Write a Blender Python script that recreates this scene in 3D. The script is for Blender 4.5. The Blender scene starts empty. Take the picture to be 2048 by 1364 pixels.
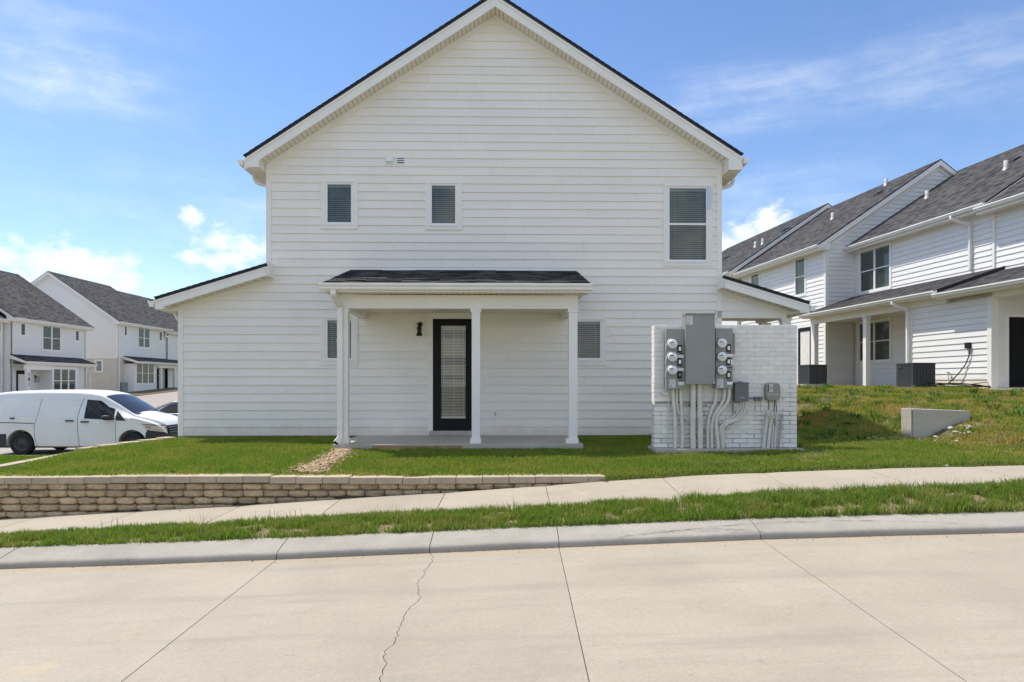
import bpy, bmesh, math, random
import numpy as np
from mathutils import Vector, Matrix

random.seed(11)
RNG = np.random.default_rng(11)
S = bpy.context.scene
COL = S.collection
R = math.radians
F, EYE, CX, HY = 1365.0, 1.11, 1024.0, 768.0     # focal length (px of the 2048 px photo), eye height, principal column, horizon row

# ------------------------------------------------------------------ camera, sky, sun, exposure
cam_data = bpy.data.cameras.new('camera')
cam = bpy.data.objects.new('camera', cam_data)
COL.objects.link(cam)
cam.location = (0, 0, EYE)
cam.rotation_euler = (R(90), 0, 0)
cam_data.sensor_width = 36
cam_data.lens = F / 2048 * 36
cam_data.shift_y = (HY - 682) / 2048
cam_data.clip_end = 3000
S.camera = cam

SUN_DIR = Vector((-0.47, 0.28, 1.0)).normalized()
SUN_EL = math.asin(SUN_DIR.z)
SUN_AZ = math.atan2(SUN_DIR.x, SUN_DIR.y)
sun_data = bpy.data.lights.new('sun', 'SUN')
sun_data.energy = 2.35
sun_data.angle = R(0.55)
sun_data.color = (1.0, 0.95, 0.87)
sun = bpy.data.objects.new('sun', sun_data)
COL.objects.link(sun)
sun.rotation_euler = (-SUN_DIR).to_track_quat('-Z', 'Y').to_euler()

S.view_settings.view_transform = 'Standard'
S.view_settings.look = 'None'
S.view_settings.exposure = 1.17
S.view_settings.gamma = 1.0
S.view_settings.use_curve_mapping = False
S.render.engine = 'CYCLES'
S.cycles.max_bounces = 8
S.cycles.diffuse_bounces = 5
S.cycles.use_denoising = True


class NT:
    """small helper round a node tree"""
    def __init__(self, nt):
        self.nt = nt
        nt.nodes.clear()

    def n(self, typ, **kw):
        nd = self.nt.nodes.new(typ)
        for k, v in kw.items():
            if k == 'ins':
                for kk, vv in v.items():
                    s = nd.inputs[kk]
                    if isinstance(vv, bpy.types.NodeSocket):
                        self.nt.links.new(vv, s)
                    else:
                        s.default_value = vv
            else:
                setattr(nd, k, v)
        return nd

    def m(self, op, a, b=None, c=None, clamp=False):
        nd = self.nt.nodes.new('ShaderNodeMath')
        nd.operation = op
        nd.use_clamp = clamp
        for i, v in enumerate((a, b, c)):
            if v is None:
                continue
            if isinstance(v, bpy.types.NodeSocket):
                self.nt.links.new(v, nd.inputs[i])
            else:
                nd.inputs[i].default_value = v
        return nd.outputs[0]

    def smooth(self, v, lo, hi):
        nd = self.nt.nodes.new('ShaderNodeMapRange')
        nd.interpolation_type = 'SMOOTHSTEP'
        self.nt.links.new(v, nd.inputs['Value'])
        nd.inputs['From Min'].default_value = lo
        nd.inputs['From Max'].default_value = hi
        return nd.outputs['Result']

    def noise(self, vec, scale, detail=4, rough=0.55, dims='3D'):
        nd = self.nt.nodes.new('ShaderNodeTexNoise')
        nd.noise_dimensions = dims
        if vec is not None:
            self.nt.links.new(vec, nd.inputs['Vector'])
        nd.inputs['Scale'].default_value = scale
        nd.inputs['Detail'].default_value = detail
        nd.inputs['Roughness'].default_value = rough
        return nd.outputs['Fac']

    def mix(self, fac, a, b, blend='MIX'):
        nd = self.nt.nodes.new('ShaderNodeMix')
        nd.data_type = 'RGBA'
        nd.blend_type = blend
        for i, v in ((0, fac), (6, a), (7, b)):
            if isinstance(v, bpy.types.NodeSocket):
                self.nt.links.new(v, nd.inputs[i])
            else:
                nd.inputs[i].default_value = v if i == 0 else (*v, 1)
        return nd.outputs[2]

    def link(self, a, b):
        self.nt.links.new(a, b)


def sky_dir(px, py):
    az = math.atan((px - CX) / F)
    el = math.atan((HY - py) / F * math.cos(az))
    return az, el


def build_world():
    w = bpy.data.worlds.new('World')
    S.world = w
    w.use_nodes = True
    t = NT(w.node_tree)
    sky = t.n('ShaderNodeTexSky', sky_type='NISHITA')
    sky.sun_disc = False
    sky.sun_elevation = SUN_EL
    sky.sun_rotation = SUN_AZ
    sky.air_density = 1.0
    sky.dust_density = 0.3
    sky.ozone_density = 3.0
    sky.altitude = 100
    hs = t.n('ShaderNodeHueSaturation', ins={'Hue': 0.505, 'Saturation': 1.12, 'Value': 0.545, 'Color': sky.outputs[0]})
    bg = t.n('ShaderNodeBackground', ins={'Color': hs.outputs[0], 'Strength': 0.15})
    tc = t.n('ShaderNodeTexCoord')
    sep = t.n('ShaderNodeSeparateXYZ', ins={0: tc.outputs['Generated']})
    x, y, z = sep.outputs
    az = t.m('ARCTAN2', x, y)
    el = t.m('ARCSINE', z)
    vec = t.n('ShaderNodeCombineXYZ', ins={0: az, 1: t.m('MULTIPLY', el, 1.3), 2: 0.0}).outputs[0]
    d = tc.outputs['Generated']
    # cumulus banks low over the roofs
    lumps = None
    for px, py, rx, ry in ((-60, 515, 150, 70), (70, 520, 105, 62), (140, 530, 90, 58), (225, 548, 85, 62), (60, 585, 300, 60),
                           (425, 482, 58, 42), (384, 436, 38, 30), (440, 520, 95, 30), (520, 500, 60, 46), (600, 480, 70, 60),
                           (1545, 450, 68, 62), (1490, 475, 50, 40), (1450, 500, 70, 60), (1620, 470, 60, 40)):
        a0, e0 = sky_dir(px, py)
        a1, _ = sky_dir(px + rx, py)
        _, e1 = sky_dir(px, py - ry)
        u = t.m('DIVIDE', t.m('SUBTRACT', az, a0), a1 - a0)
        v = t.m('DIVIDE', t.m('SUBTRACT', el, e0), e1 - e0)
        g = t.m('SUBTRACT', 1.0, t.m('SQRT', t.m('ADD', t.m('MULTIPLY', u, u), t.m('MULTIPLY', v, v))))
        lumps = g if lumps is None else t.m('MAXIMUM', lumps, g)
    fine = t.noise(vec, 30, 7, 0.60)
    fine2 = t.noise(vec, 95, 5, 0.6)
    billow = t.m('ADD', t.m('MULTIPLY', t.m('SUBTRACT', fine, 0.5), 2.1), t.m('MULTIPLY', t.m('SUBTRACT', fine2, 0.5), 0.5))
    cu = t.smooth(t.m('ADD', lumps, billow), -0.02, 0.95)
    # denser cloud out of view, added as neutral fill for the shaded walls
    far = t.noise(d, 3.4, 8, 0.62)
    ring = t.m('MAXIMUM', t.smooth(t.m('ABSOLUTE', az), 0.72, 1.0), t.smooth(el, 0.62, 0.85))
    cu_fill = t.m('MULTIPLY', t.smooth(far, 0.44, 0.60), ring)
    cu = t.m('MAXIMUM', t.m('MULTIPLY', cu, 0.90), t.m('MULTIPLY', cu_fill, 0.92))
    # thin high streaks
    st = t.n('ShaderNodeMapping', ins={'Vector': vec, 'Rotation': (0, 0, R(-9)), 'Scale': (2.2, 9.0, 1.0)}).outputs[0]
    streak = t.noise(st, 2.4, 8, 0.58)
    ci = None
    for px, py, rx, ry, k in ((120, 150, 230, 85, 0.75), (1520, 195, 260, 75, 0.62), (1900, 130, 380, 120, 0.5), (1560, 390, 260, 60, 0.45), (60, 30, 300, 80, 0.35), (470, 430, 330, 90, 0.45)):
        a0, e0 = sky_dir(px, py)
        a1, _ = sky_dir(px + rx, py)
        _, e1 = sky_dir(px, py - ry)
        u = t.m('DIVIDE', t.m('SUBTRACT', az, a0), a1 - a0)
        v = t.m('DIVIDE', t.m('SUBTRACT', el, e0), e1 - e0)
        q = t.m('ADD', t.m('MULTIPLY', u, u), t.m('MULTIPLY', v, v))
        g = t.m('MULTIPLY', t.m('POWER', 2.718, t.m('MULTIPLY', q, -1.0)), k)
        ci = g if ci is None else t.m('MAXIMUM', ci, g)
    wide = t.m('MULTIPLY', t.smooth(t.noise(d, 1.6, 5), 0.5, 0.75), 0.35)
    ci = t.m('MULTIPLY', t.m('MAXIMUM', ci, t.m('MULTIPLY', wide, t.smooth(t.m('ABSOLUTE', az), 0.75, 0.95))), t.m('ADD', 0.16, t.m('MULTIPLY', t.smooth(streak, 0.36, 0.7), 0.40)))
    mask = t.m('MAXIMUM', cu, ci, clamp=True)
    # pale air towards the horizon
    hz = t.m('MULTIPLY', t.m('POWER', 2.718, t.m('MULTIPLY', t.m('MAXIMUM', el, 0.0), -6.0)), 0.20)
    mask = t.m('MAXIMUM', mask, hz, clamp=True)
    shade = t.smooth(t.noise(vec, 22, 6, 0.62), 0.36, 0.62)
    cloud_col = t.mix(shade, (0.68, 0.74, 0.85), (0.95, 0.95, 0.95))
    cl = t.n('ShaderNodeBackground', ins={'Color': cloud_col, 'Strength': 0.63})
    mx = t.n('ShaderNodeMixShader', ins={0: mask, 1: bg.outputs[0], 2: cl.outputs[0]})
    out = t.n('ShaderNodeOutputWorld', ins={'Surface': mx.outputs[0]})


build_world()

# ------------------------------------------------------------------ helpers
class Frame:
    """a local frame (origin on the ground, turned about z); hit_* turns a pixel of the photo into a point on one of its planes"""
    def __init__(self, ox, oy, ang):
        self.o = Vector((ox, oy)); self.a = ang
        self.ex = Vector((math.cos(ang), math.sin(ang))); self.ey = Vector((-math.sin(ang), math.cos(ang)))

    def ray(self, px, py):
        return Vector(((px - CX) / F, 1.0)), -(py - HY) / F

    def hit_y(self, px, py, yl):
        d, dz = self.ray(px, py)
        t = (yl + self.o.dot(self.ey)) / d.dot(self.ey)
        return (d * t - self.o).dot(self.ex), EYE + t * dz

    def hit_x(self, px, py, xl):
        d, dz = self.ray(px, py)
        t = (xl + self.o.dot(self.ex)) / d.dot(self.ex)
        return (d * t - self.o).dot(self.ey), EYE + t * dz

    def local(self, X, Y):
        v = Vector((X, Y)) - self.o
        return v.dot(self.ex), v.dot(self.ey)

    def world(self, x, y):
        return self.o + self.ex * x + self.ey * y


def wpt(px, py, Y):
    return Vector(((px - CX) / F * Y, Y, EYE - (py - HY) / F * Y))


class MB:
    """collects faces for ONE mesh object"""
    def __init__(self):
        self.v, self.f, self.sm, self.mi = [], [], [], []
        self.uv = None

    def add(self, vs, fs, smooth=False, mi=0):
        b = len(self.v)
        self.v += [tuple(p) for p in vs]
        for f in fs:
            self.f.append(tuple(i + b for i in f)); self.sm.append(smooth); self.mi.append(mi)

    def box(self, x0, x1, y0, y1, z0, z1, mi=0):
        self.add([(x0, y0, z0), (x1, y0, z0), (x1, y1, z0), (x0, y1, z0), (x0, y0, z1), (x1, y0, z1), (x1, y1, z1), (x0, y1, z1)],
                 [(0, 3, 2, 1), (4, 5, 6, 7), (0, 1, 5, 4), (1, 2, 6, 5), (2, 3, 7, 6), (3, 0, 4, 7)], mi=mi)
        return self

    def prism(self, poly, a, b, axis='y', mi=0):
        """poly: 2D points; extruded from a to b along axis. axis y: (x,z); axis x: (y,z); axis z: (x,y)"""
        def P(p, t):
            return (p[0], t, p[1]) if axis == 'y' else (t, p[0], p[1]) if axis == 'x' else (p[0], p[1], t)
        n = len(poly)
        vs = [P(p, a) for p in poly] + [P(p, b) for p in poly]
        fs = [tuple(range(n)), tuple(range(2 * n - 1, n - 1, -1))]
        fs += [(i, i + n, (i + 1) % n + n, (i + 1) % n) for i in range(n)]
        self.add(vs, fs, mi=mi)
        return self

    def hull(self, p8, mi=0):
        self.add(p8, [(0, 3, 2, 1), (4, 5, 6, 7), (0, 1, 5, 4), (1, 2, 6, 5), (2, 3, 7, 6), (3, 0, 4, 7)], mi=mi)
        return self

    def beam(self, A, B, w, h, up=(0, 0, 1), mi=0):
        A, B = Vector(A), Vector(B)
        d = (B - A).normalized()
        s = d.cross(Vector(up)).normalized() * (w / 2)
        u = s.cross(d).normalized() * (h / 2)
        vs = [A - s - u, A + s - u, A + s + u, A - s + u, B - s - u, B + s - u, B + s + u, B - s + u]
        self.add(vs, [(0, 1, 2, 3), (7, 6, 5, 4), (0, 4, 5, 1), (1, 5, 6, 2), (2, 6, 7, 3), (3, 7, 4, 0)], mi=mi)
        return self

    def tube(self, path, r, n=10, cap=True, mi=0):
        path = [Vector(p) for p in path]
        rr = r if isinstance(r, (list, tuple)) else [r] * len(path)
        vs = []
        ref = Vector((0.31, 0.87, 0.21)).normalized()
        for i, p in enumerate(path):
            d = (path[min(i + 1, len(path) - 1)] - path[max(i - 1, 0)]).normalized()
            a = d.cross(ref).normalized(); b = d.cross(a)
            for k in range(n):
                t = 2 * math.pi * k / n
                vs.append(p + (a * math.cos(t) + b * math.sin(t)) * rr[i])
        fs = []
        for i in range(len(path) - 1):
            for k in range(n):
                fs.append((i * n + k, i * n + (k + 1) % n, (i + 1) * n + (k + 1) % n, (i + 1) * n + k))
        self.add(vs, fs, True, mi)
        if cap:
            self.add(vs[:n], [tuple(range(n))], mi=mi); self.add(vs[-n:], [tuple(range(n - 1, -1, -1))], mi=mi)
        return self

    def lathe(self, prof, c, axis='z', n=24, mi=0):
        """prof: (radius, along) points"""
        vs = []
        for r, h in prof:
            for k in range(n):
                t = 2 * math.pi * k / n
                a, b = r * math.cos(t), r * math.sin(t)
                p = (a, b, h) if axis == 'z' else (a, h, b) if axis == 'y' else (h, a, b)
                vs.append((p[0] + c[0], p[1] + c[1], p[2] + c[2]))
        fs = [(i * n + k, i * n + (k + 1) % n, (i + 1) * n + (k + 1) % n, (i + 1) * n + k) for i in range(len(prof) - 1) for k in range(n)]
        self.add(vs, fs, True, mi)
        return self

    def grid(self, P, smooth=True, mi=0):
        """P[i][j] points"""
        ni, nj = len(P), len(P[0])
        self.add([p for row in P for p in row], [(i * nj + j, (i + 1) * nj + j, (i + 1) * nj + j + 1, i * nj + j + 1) for i in range(ni - 1) for j in range(nj - 1)], smooth, mi)
        return self

    def mesh(self, name, mats):
        me = bpy.data.meshes.new(name)
        me.from_pydata(self.v, [], self.f)
        for m in (mats if isinstance(mats, (list, tuple)) else [mats]):
            me.materials.append(m)
        me.polygons.foreach_set('use_smooth', self.sm)
        me.polygons.foreach_set('material_index', self.mi)
        me.update()
        return me

    def build(self, name, mats, parent=None, bevel=0.0, recalc=False, label=None):
        me = self.mesh(name, mats)
        if recalc or bevel:
            bm = bmesh.new(); bm.from_mesh(me)
            bmesh.ops.recalc_face_normals(bm, faces=bm.faces)
            if bevel:
                bmesh.ops.bevel(bm, geom=list(bm.edges), offset=bevel, segments=2, affect='EDGES', profile=0.6)
            bm.to_mesh(me); bm.free()
        return link(name, me, parent, label)


def link(name, me, parent=None, label=None):
    o = bpy.data.objects.new(name, me)
    COL.objects.link(o)
    if parent is not None:
        o.parent = parent
    if label:
        o['label'] = label
    return o


def tag(o, label=None, cat=None, group=None, kind=None):
    if label: o['label'] = label
    if cat: o['category'] = cat
    if group: o['group'] = group
    if kind: o['kind'] = kind
    return o


def thing(name, label, cat, loc=(0, 0, 0), rz=0.0, group=None):
    o = bpy.data.objects.new(name, None)
    COL.objects.link(o)
    o.empty_display_size = 0.2
    o.location = loc
    o.rotation_euler = (0, 0, rz)
    return tag(o, label, cat, group)


def copy_tree(o, parent=None):
    c = o.copy()
    COL.objects.link(c)
    c.parent = parent
    for ch in list(o.children):
        copy_tree(ch, c)
    return c


# ------------------------------------------------------------------ materials
def mat(name, col, rough=0.6, var=0.0, scale=3.0, col2=None, fine=0.0, fscale=60.0, bump=0.0, bscale=80.0, rnd=0.0, spec=0.4, metal=0.0, coat=0.0, streak=None, splash=None):
    m = bpy.data.materials.new(name)
    m.use_nodes = True
    t = NT(m.node_tree)
    geo = t.n('ShaderNodeNewGeometry')
    pos = geo.outputs['Position']
    c = t.n('ShaderNodeRGB').outputs[0]
    c.node.outputs[0].default_value = (*col, 1)
    out_c = c
    if var or col2:
        nz = t.noise(pos, scale, 6, 0.6)
        k = t.smooth(nz, 0.3, 0.7)
        c2 = col2 if col2 else tuple(v * (1 - var) for v in col)
        out_c = t.mix(k, out_c, c2)
    if fine:
        nz = t.noise(pos, fscale, 3, 0.6)
        k = t.m('ADD', 1.0 - fine / 2, t.m('MULTIPLY', t.smooth(nz, 0.25, 0.75), fine))
        out_c = t.mix(1.0, out_c, t.n('ShaderNodeCombineXYZ', ins={0: k, 1: k, 2: k}).outputs[0], 'MULTIPLY')
    if streak:
        # dirt that runs down a wall: noise stretched along z
        mp = t.n('ShaderNodeMapping', ins={'Vector': pos, 'Scale': (1, 1, 0.08)}).outputs[0]
        k = t.m('MULTIPLY', t.smooth(t.noise(mp, streak[0], 5), 0.5, 0.8), streak[1])
        out_c = t.mix(k, out_c, streak[2])
    if splash:
        # soil splashed up by rain along the foot of a wall
        zz = t.n('ShaderNodeSeparateXYZ', ins={0: pos}).outputs[2]
        lift = t.m('ADD', zz, t.m('MULTIPLY', t.m('SUBTRACT', t.noise(pos, 2.5, 5, 0.65), 0.5), (splash[1] - splash[0]) * 1.6))
        k = t.m('MULTIPLY', t.m('SUBTRACT', 1.0, t.smooth(lift, splash[0], splash[1])), splash[2])
        out_c = t.mix(k, out_c, splash[3])
    if rnd:
        oi = t.n('ShaderNodeObjectInfo')
        k = t.m('ADD', 1.0 - rnd / 2, t.m('MULTIPLY', oi.outputs['Random'], rnd))
        out_c = t.mix(1.0, out_c, t.n('ShaderNodeCombineXYZ', ins={0: k, 1: k, 2: k}).outputs[0], 'MULTIPLY')
    b = t.n('ShaderNodeBsdfPrincipled', ins={'Base Color': out_c, 'Roughness': rough, 'Metallic': metal, 'Specular IOR Level': spec, 'Coat Weight': coat})
    if coat:
        b.inputs['Coat Roughness'].default_value = 0.05
    if bump:
        bn = t.n('ShaderNodeBump', ins={'Strength': bump, 'Distance': 0.01, 'Height': t.noise(pos, bscale, 5, 0.65)})
        t.link(bn.outputs[0], b.inputs['Normal'])
    t.n('ShaderNodeOutputMaterial', ins={'Surface': b.outputs[0]})
    return m


def mat_glass(name, tint=(0.55, 0.62, 0.62), refl=1.0):
    m = bpy.data.materials.new(name)
    m.use_nodes = True
    t = NT(m.node_tree)
    g = t.n('ShaderNodeNewGeometry')
    dp = t.n('ShaderNodeVectorMath', operation='DOT_PRODUCT', ins={0: g.outputs['Incoming'], 1: g.outputs['Normal']})
    c1 = t.m('SUBTRACT', 1.0, t.m('ABSOLUTE', dp.outputs['Value']))
    fr = t.m('ADD', 0.06, t.m('MULTIPLY', t.m('POWER', c1, 5.0), 0.94))
    tr = t.n('ShaderNodeBsdfTransparent', ins={'Color': (*tint, 1)})
    gl = t.n('ShaderNodeBsdfGlossy', ins={'Color': (1, 1, 1, 1), 'Roughness': 0.01})
    k = t.m('MULTIPLY', fr, refl, clamp=True)
    mx = t.n('ShaderNodeMixShader', ins={0: k, 1: tr.outputs[0], 2: gl.outputs[0]})
    t.n('ShaderNodeOutputMaterial', ins={'Surface': mx.outputs[0]})
    return m


def mat_shingle(name, dark, light, warm):
    m = bpy.data.materials.new(name)
    m.use_nodes = True
    t = NT(m.node_tree)
    uv = t.n('ShaderNodeUVMap')
    sep = t.n('ShaderNodeSeparateXYZ', ins={0: uv.outputs[0]})
    row = t.m('FLOOR', sep.outputs[1])
    u = t.m('FLOOR', t.m('ADD', t.m('MULTIPLY', sep.outputs[0], 4.3), t.m('MULTIPLY', row, 0.37)))
    wn = t.n('ShaderNodeTexWhiteNoise', noise_dimensions='2D', ins={'Vector': t.n('ShaderNodeCombineXYZ', ins={0: u, 1: row, 2: 0.0}).outputs[0]})
    geo = t.n('ShaderNodeNewGeometry')
    g = t.noise(geo.outputs['Position'], 900, 2, 0.7)
    c = t.mix(t.smooth(wn.outputs[0], 0.1, 0.95), dark, light)
    c = t.mix(t.m('MULTIPLY', t.smooth(t.noise(geo.outputs['Position'], 2.0, 4), 0.4, 0.75), 0.5), c, warm)
    k = t.m('ADD', 0.75, t.m('MULTIPLY', g, 0.5))
    c = t.mix(1.0, c, t.n('ShaderNodeCombineXYZ', ins={0: k, 1: k, 2: k}).outputs[0], 'MULTIPLY')
    b = t.n('ShaderNodeBsdfPrincipled', ins={'Base Color': c, 'Roughness': 0.9, 'Specular IOR Level': 0.25})
    t.n('ShaderNodeOutputMaterial', ins={'Surface': b.outputs[0]})
    return m


def mat_concrete(name, col, stain, dark=0.12, warm=(0.5, 0.38, 0.22), rough=0.85, rnd=0.06, broom=None, gutter_dirt=False):
    m = bpy.data.materials.new(name)
    m.use_nodes = True
    t = NT(m.node_tree)
    geo = t.n('ShaderNodeNewGeometry')
    pos = geo.outputs['Position']
    big = t.smooth(t.noise(pos, 0.9, 6, 0.62), 0.32, 0.72)
    c = t.mix(big, col, stain)
    sp = t.smooth(t.noise(pos, 70, 6, 0.8), 0.3, 0.72)
    k = t.m('ADD', 0.86, t.m('MULTIPLY', sp, 0.20))
    c = t.mix(1.0, c, t.n('ShaderNodeCombineXYZ', ins={0: k, 1: k, 2: k}).outputs[0], 'MULTIPLY')
    pore = t.smooth(t.noise(pos, 28, 5, 0.75), 0.30, 0.70)
    kp = t.m('ADD', 0.93, t.m('MULTIPLY', pore, 0.10))
    c = t.mix(1.0, c, t.n('ShaderNodeCombineXYZ', ins={0: kp, 1: kp, 2: kp}).outputs[0], 'MULTIPLY')
    # small oil and gum spots
    vor = t.n('ShaderNodeTexVoronoi', ins={'Vector': pos, 'Scale': 1.7, 'Randomness': 1.0})
    wob = t.m('ADD', vor.outputs['Distance'], t.m('MULTIPLY', t.m('SUBTRACT', t.noise(pos, 22, 3, 0.6), 0.5), 0.05))
    c = t.mix(t.m('MULTIPLY', t.m('SUBTRACT', 1.0, t.smooth(wob, 0.010, 0.045)), 0.35), c, tuple(v * 0.45 for v in col))
    # long traffic marks along the street and small rusty spots
    mp = t.n('ShaderNodeMapping', ins={'Vector': pos, 'Scale': (0.16, 1.5, 1.0)}).outputs[0]
    c = t.mix(t.m('MULTIPLY', t.smooth(t.noise(mp, 1.6, 6, 0.6), 0.50, 0.74), dark * 2.4), c, tuple(v * 0.62 for v in col))
    c = t.mix(t.m('MULTIPLY', t.smooth(t.noise(pos, 2.3, 5, 0.5), 0.63, 0.8), 0.35), c, warm)
    c = t.mix(t.m('MULTIPLY', t.smooth(t.noise(pos, 9, 5, 0.6), 0.645, 0.72), 0.42), c, tuple(v * 0.55 for v in col))
    if gutter_dirt:
        gy = t.n('ShaderNodeSeparateXYZ', ins={0: pos}).outputs[1]
        gk = t.m('MULTIPLY', t.smooth(t.m('ADD', gy, t.m('MULTIPLY', t.noise(pos, 3.0, 6, 0.65), 0.55)), 6.95, 7.30), 0.42)
        c = t.mix(gk, c, (0.40, 0.29, 0.16))
        c = t.mix(t.m('MULTIPLY', t.smooth(t.m('ADD', gy, t.m('MULTIPLY', t.noise(pos, 9.0, 4, 0.6), 0.05)), 6.985, 7.02), 0.6), c, (0.17, 0.12, 0.07))
    oi = t.n('ShaderNodeObjectInfo')
    k2 = t.m('ADD', 1 - rnd / 2, t.m('MULTIPLY', oi.outputs['Random'], rnd))
    c = t.mix(1.0, c, t.n('ShaderNodeCombineXYZ', ins={0: k2, 1: k2, 2: k2}).outputs[0], 'MULTIPLY')
    h = t.noise(pos, 220, 4, 0.7)
    if broom:
        mp2 = t.n('ShaderNodeMapping', ins={'Vector': pos, 'Scale': broom}).outputs[0]
        br = t.noise(mp2, 60, 3, 0.6)
        h = t.m('ADD', h, t.m('MULTIPLY', br, 0.9))
        kb = t.m('ADD', 0.955, t.m('MULTIPLY', br, 0.09))
        c = t.mix(1.0, c, t.n('ShaderNodeCombineXYZ', ins={0: kb, 1: kb, 2: kb}).outputs[0], 'MULTIPLY')
    b = t.n('ShaderNodeBsdfPrincipled', ins={'Base Color': c, 'Roughness': rough, 'Specular IOR Level': 0.3})
    bn = t.n('ShaderNodeBump', ins={'Strength': 0.35, 'Distance': 0.004, 'Height': h})
    t.link(bn.outputs[0], b.inputs['Normal'])
    t.n('ShaderNodeOutputMaterial', ins={'Surface': b.outputs[0]})
    return m


def mat_grass(name, greens, dry, dry_amt, patch=0.9, shift=0.0):
    m = bpy.data.materials.new(name)
    m.use_nodes = True
    t = NT(m.node_tree)
    geo = t.n('ShaderNodeNewGeometry')
    rnd = geo.outputs['Random Per Island']
    c = t.mix(rnd, greens[0], greens[1])
    nz = t.m('ADD', t.noise(geo.outputs['Position'], patch, 5, 0.65), t.m('MULTIPLY', t.m('SUBTRACT', t.m('FRACT', t.m('MULTIPLY', rnd, 17.3)), 0.5), 0.22))
    c = t.mix(t.m('MULTIPLY', t.smooth(nz, 0.46 + shift, 0.66 + shift), dry_amt), c, dry)
    b = t.n('ShaderNodeBsdfPrincipled', ins={'Base Color': c, 'Roughness': 0.6, 'Specular IOR Level': 0.25})
    tl = t.n('ShaderNodeBsdfTranslucent', ins={'Color': t.mix(1.0, c, (1.1, 1.2, 0.7), 'MULTIPLY')})
    mx = t.n('ShaderNodeMixShader', ins={0: 0.42, 1: b.outputs[0], 2: tl.outputs[0]})
    t.n('ShaderNodeOutputMaterial', ins={'Surface': mx.outputs[0]})
    return m


M = {}
M['siding'] = mat('white_siding_paint', (0.89, 0.845, 0.775), 0.5, var=0.04, scale=0.8, fine=0.04, fscale=30, rnd=0.045, streak=(7.0, 0.10, (0.66, 0.63, 0.57)), splash=(0.0, 0.30, 0.5, (0.55, 0.45, 0.32)))
M['siding_far'] = mat('white_siding_paint_rows', (0.82, 0.80, 0.765), 0.5, var=0.04, scale=0.8, rnd=0.05, streak=(7.0, 0.07, (0.66, 0.62, 0.54)))  # greyer white for the rows on either side
M['siding_low'] = mat('white_siding_soil_splashed', (0.82, 0.80, 0.765), 0.5, var=0.04, scale=0.8, rnd=0.05, splash=(1.0, 1.45, 0.85, (0.62, 0.49, 0.31)))
M['mud'] = mat('orange_mud', (0.40, 0.26, 0.14), 0.95, var=0.3, scale=12)
M['trim'] = mat('white_trim_paint', (0.88, 0.85, 0.79), 0.45, var=0.05, scale=2.0, rnd=0.03)
M['vinyl'] = mat('white_vinyl', (0.84, 0.84, 0.82), 0.35, rnd=0.03)
M['gutter'] = mat('white_gutter_metal', (0.85, 0.825, 0.77), 0.35, var=0.06, scale=3)
M['soffit'] = mat('cream_soffit', (0.83, 0.775, 0.66), 0.5, var=0.05, scale=2)
M['sheath'] = mat('wall_sheathing', (0.55, 0.53, 0.48), 0.8)
M['shingle'] = mat_shingle('charcoal_shingles', (0.030, 0.029, 0.031), (0.104, 0.099, 0.100), (0.090, 0.081, 0.078))
M['roof_edge'] = mat('black_roof_edge', (0.016, 0.016, 0.018), 0.6)
M['glass'] = mat_glass('window_glass', (0.48, 0.54, 0.55))
M['glass_dark'] = mat_glass('tinted_glass', (0.22, 0.24, 0.26), 1.2)
M['door_glass'] = mat_glass('door_glass', (0.88, 0.87, 0.84), 0.9)
M['blind'] = mat('window_blind', (0.80, 0.80, 0.75), 0.6)
M['blind_door'] = mat('white_door_blind', (0.82, 0.78, 0.70), 0.55, var=0.12, scale=3.0)
M['room'] = mat('room_shade', (0.05, 0.055, 0.06), 0.9)  # near-black colour paints the shade of the room behind the glass
M['black'] = mat('black_paint', (0.010, 0.010, 0.011), 0.55, spec=0.2)
M['iron'] = mat('black_iron', (0.01, 0.01, 0.01), 0.5)
M['brickpaint'] = mat('white_painted_brick', (0.85, 0.82, 0.76), 0.75, var=0.10, scale=9.0, fine=0.08, fscale=70, bump=0.5, bscale=60, rnd=0.10, streak=(4.0, 0.16, (0.52, 0.47, 0.40)))
M['mortar'] = mat('painted_mortar', (0.72, 0.68, 0.61), 0.9, var=0.10, scale=3.0, bump=0.4)
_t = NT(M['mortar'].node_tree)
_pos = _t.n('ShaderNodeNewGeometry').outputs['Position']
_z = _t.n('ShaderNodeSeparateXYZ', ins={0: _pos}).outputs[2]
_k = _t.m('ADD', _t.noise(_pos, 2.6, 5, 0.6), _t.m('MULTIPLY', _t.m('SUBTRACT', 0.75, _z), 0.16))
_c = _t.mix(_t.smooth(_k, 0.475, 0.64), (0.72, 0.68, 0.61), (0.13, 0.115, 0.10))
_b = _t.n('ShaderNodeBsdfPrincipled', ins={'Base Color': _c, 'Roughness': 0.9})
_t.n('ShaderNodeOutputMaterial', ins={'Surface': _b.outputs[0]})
M['concrete_road'] = mat_concrete('road_concrete', (0.395, 0.350, 0.280), (0.345, 0.305, 0.242), 0.20, broom=(6, 0.25, 1), gutter_dirt=True, rnd=0.11)
M['concrete_walk'] = mat_concrete('walk_concrete', (0.40, 0.350, 0.275), (0.355, 0.308, 0.240), 0.06, broom=(5, 0.25, 1))
M['concrete_curb'] = mat_concrete('curb_concrete', (0.385, 0.352, 0.305), (0.30, 0.275, 0.235), 0.26)
M['concrete_slab'] = mat_concrete('slab_concrete', (0.52, 0.475, 0.40), (0.46, 0.415, 0.34), 0.08)
M['concrete_old'] = mat_concrete('old_concrete', (0.55, 0.50, 0.42), (0.44, 0.40, 0.33), 0.2)
M['block'] = mat('tan_split_block', (0.55, 0.415, 0.25), 0.9, var=0.0, scale=14, col2=(0.41, 0.31, 0.185), fine=0.32, fscale=38, bump=1.0, bscale=40, rnd=0.42)
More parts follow.
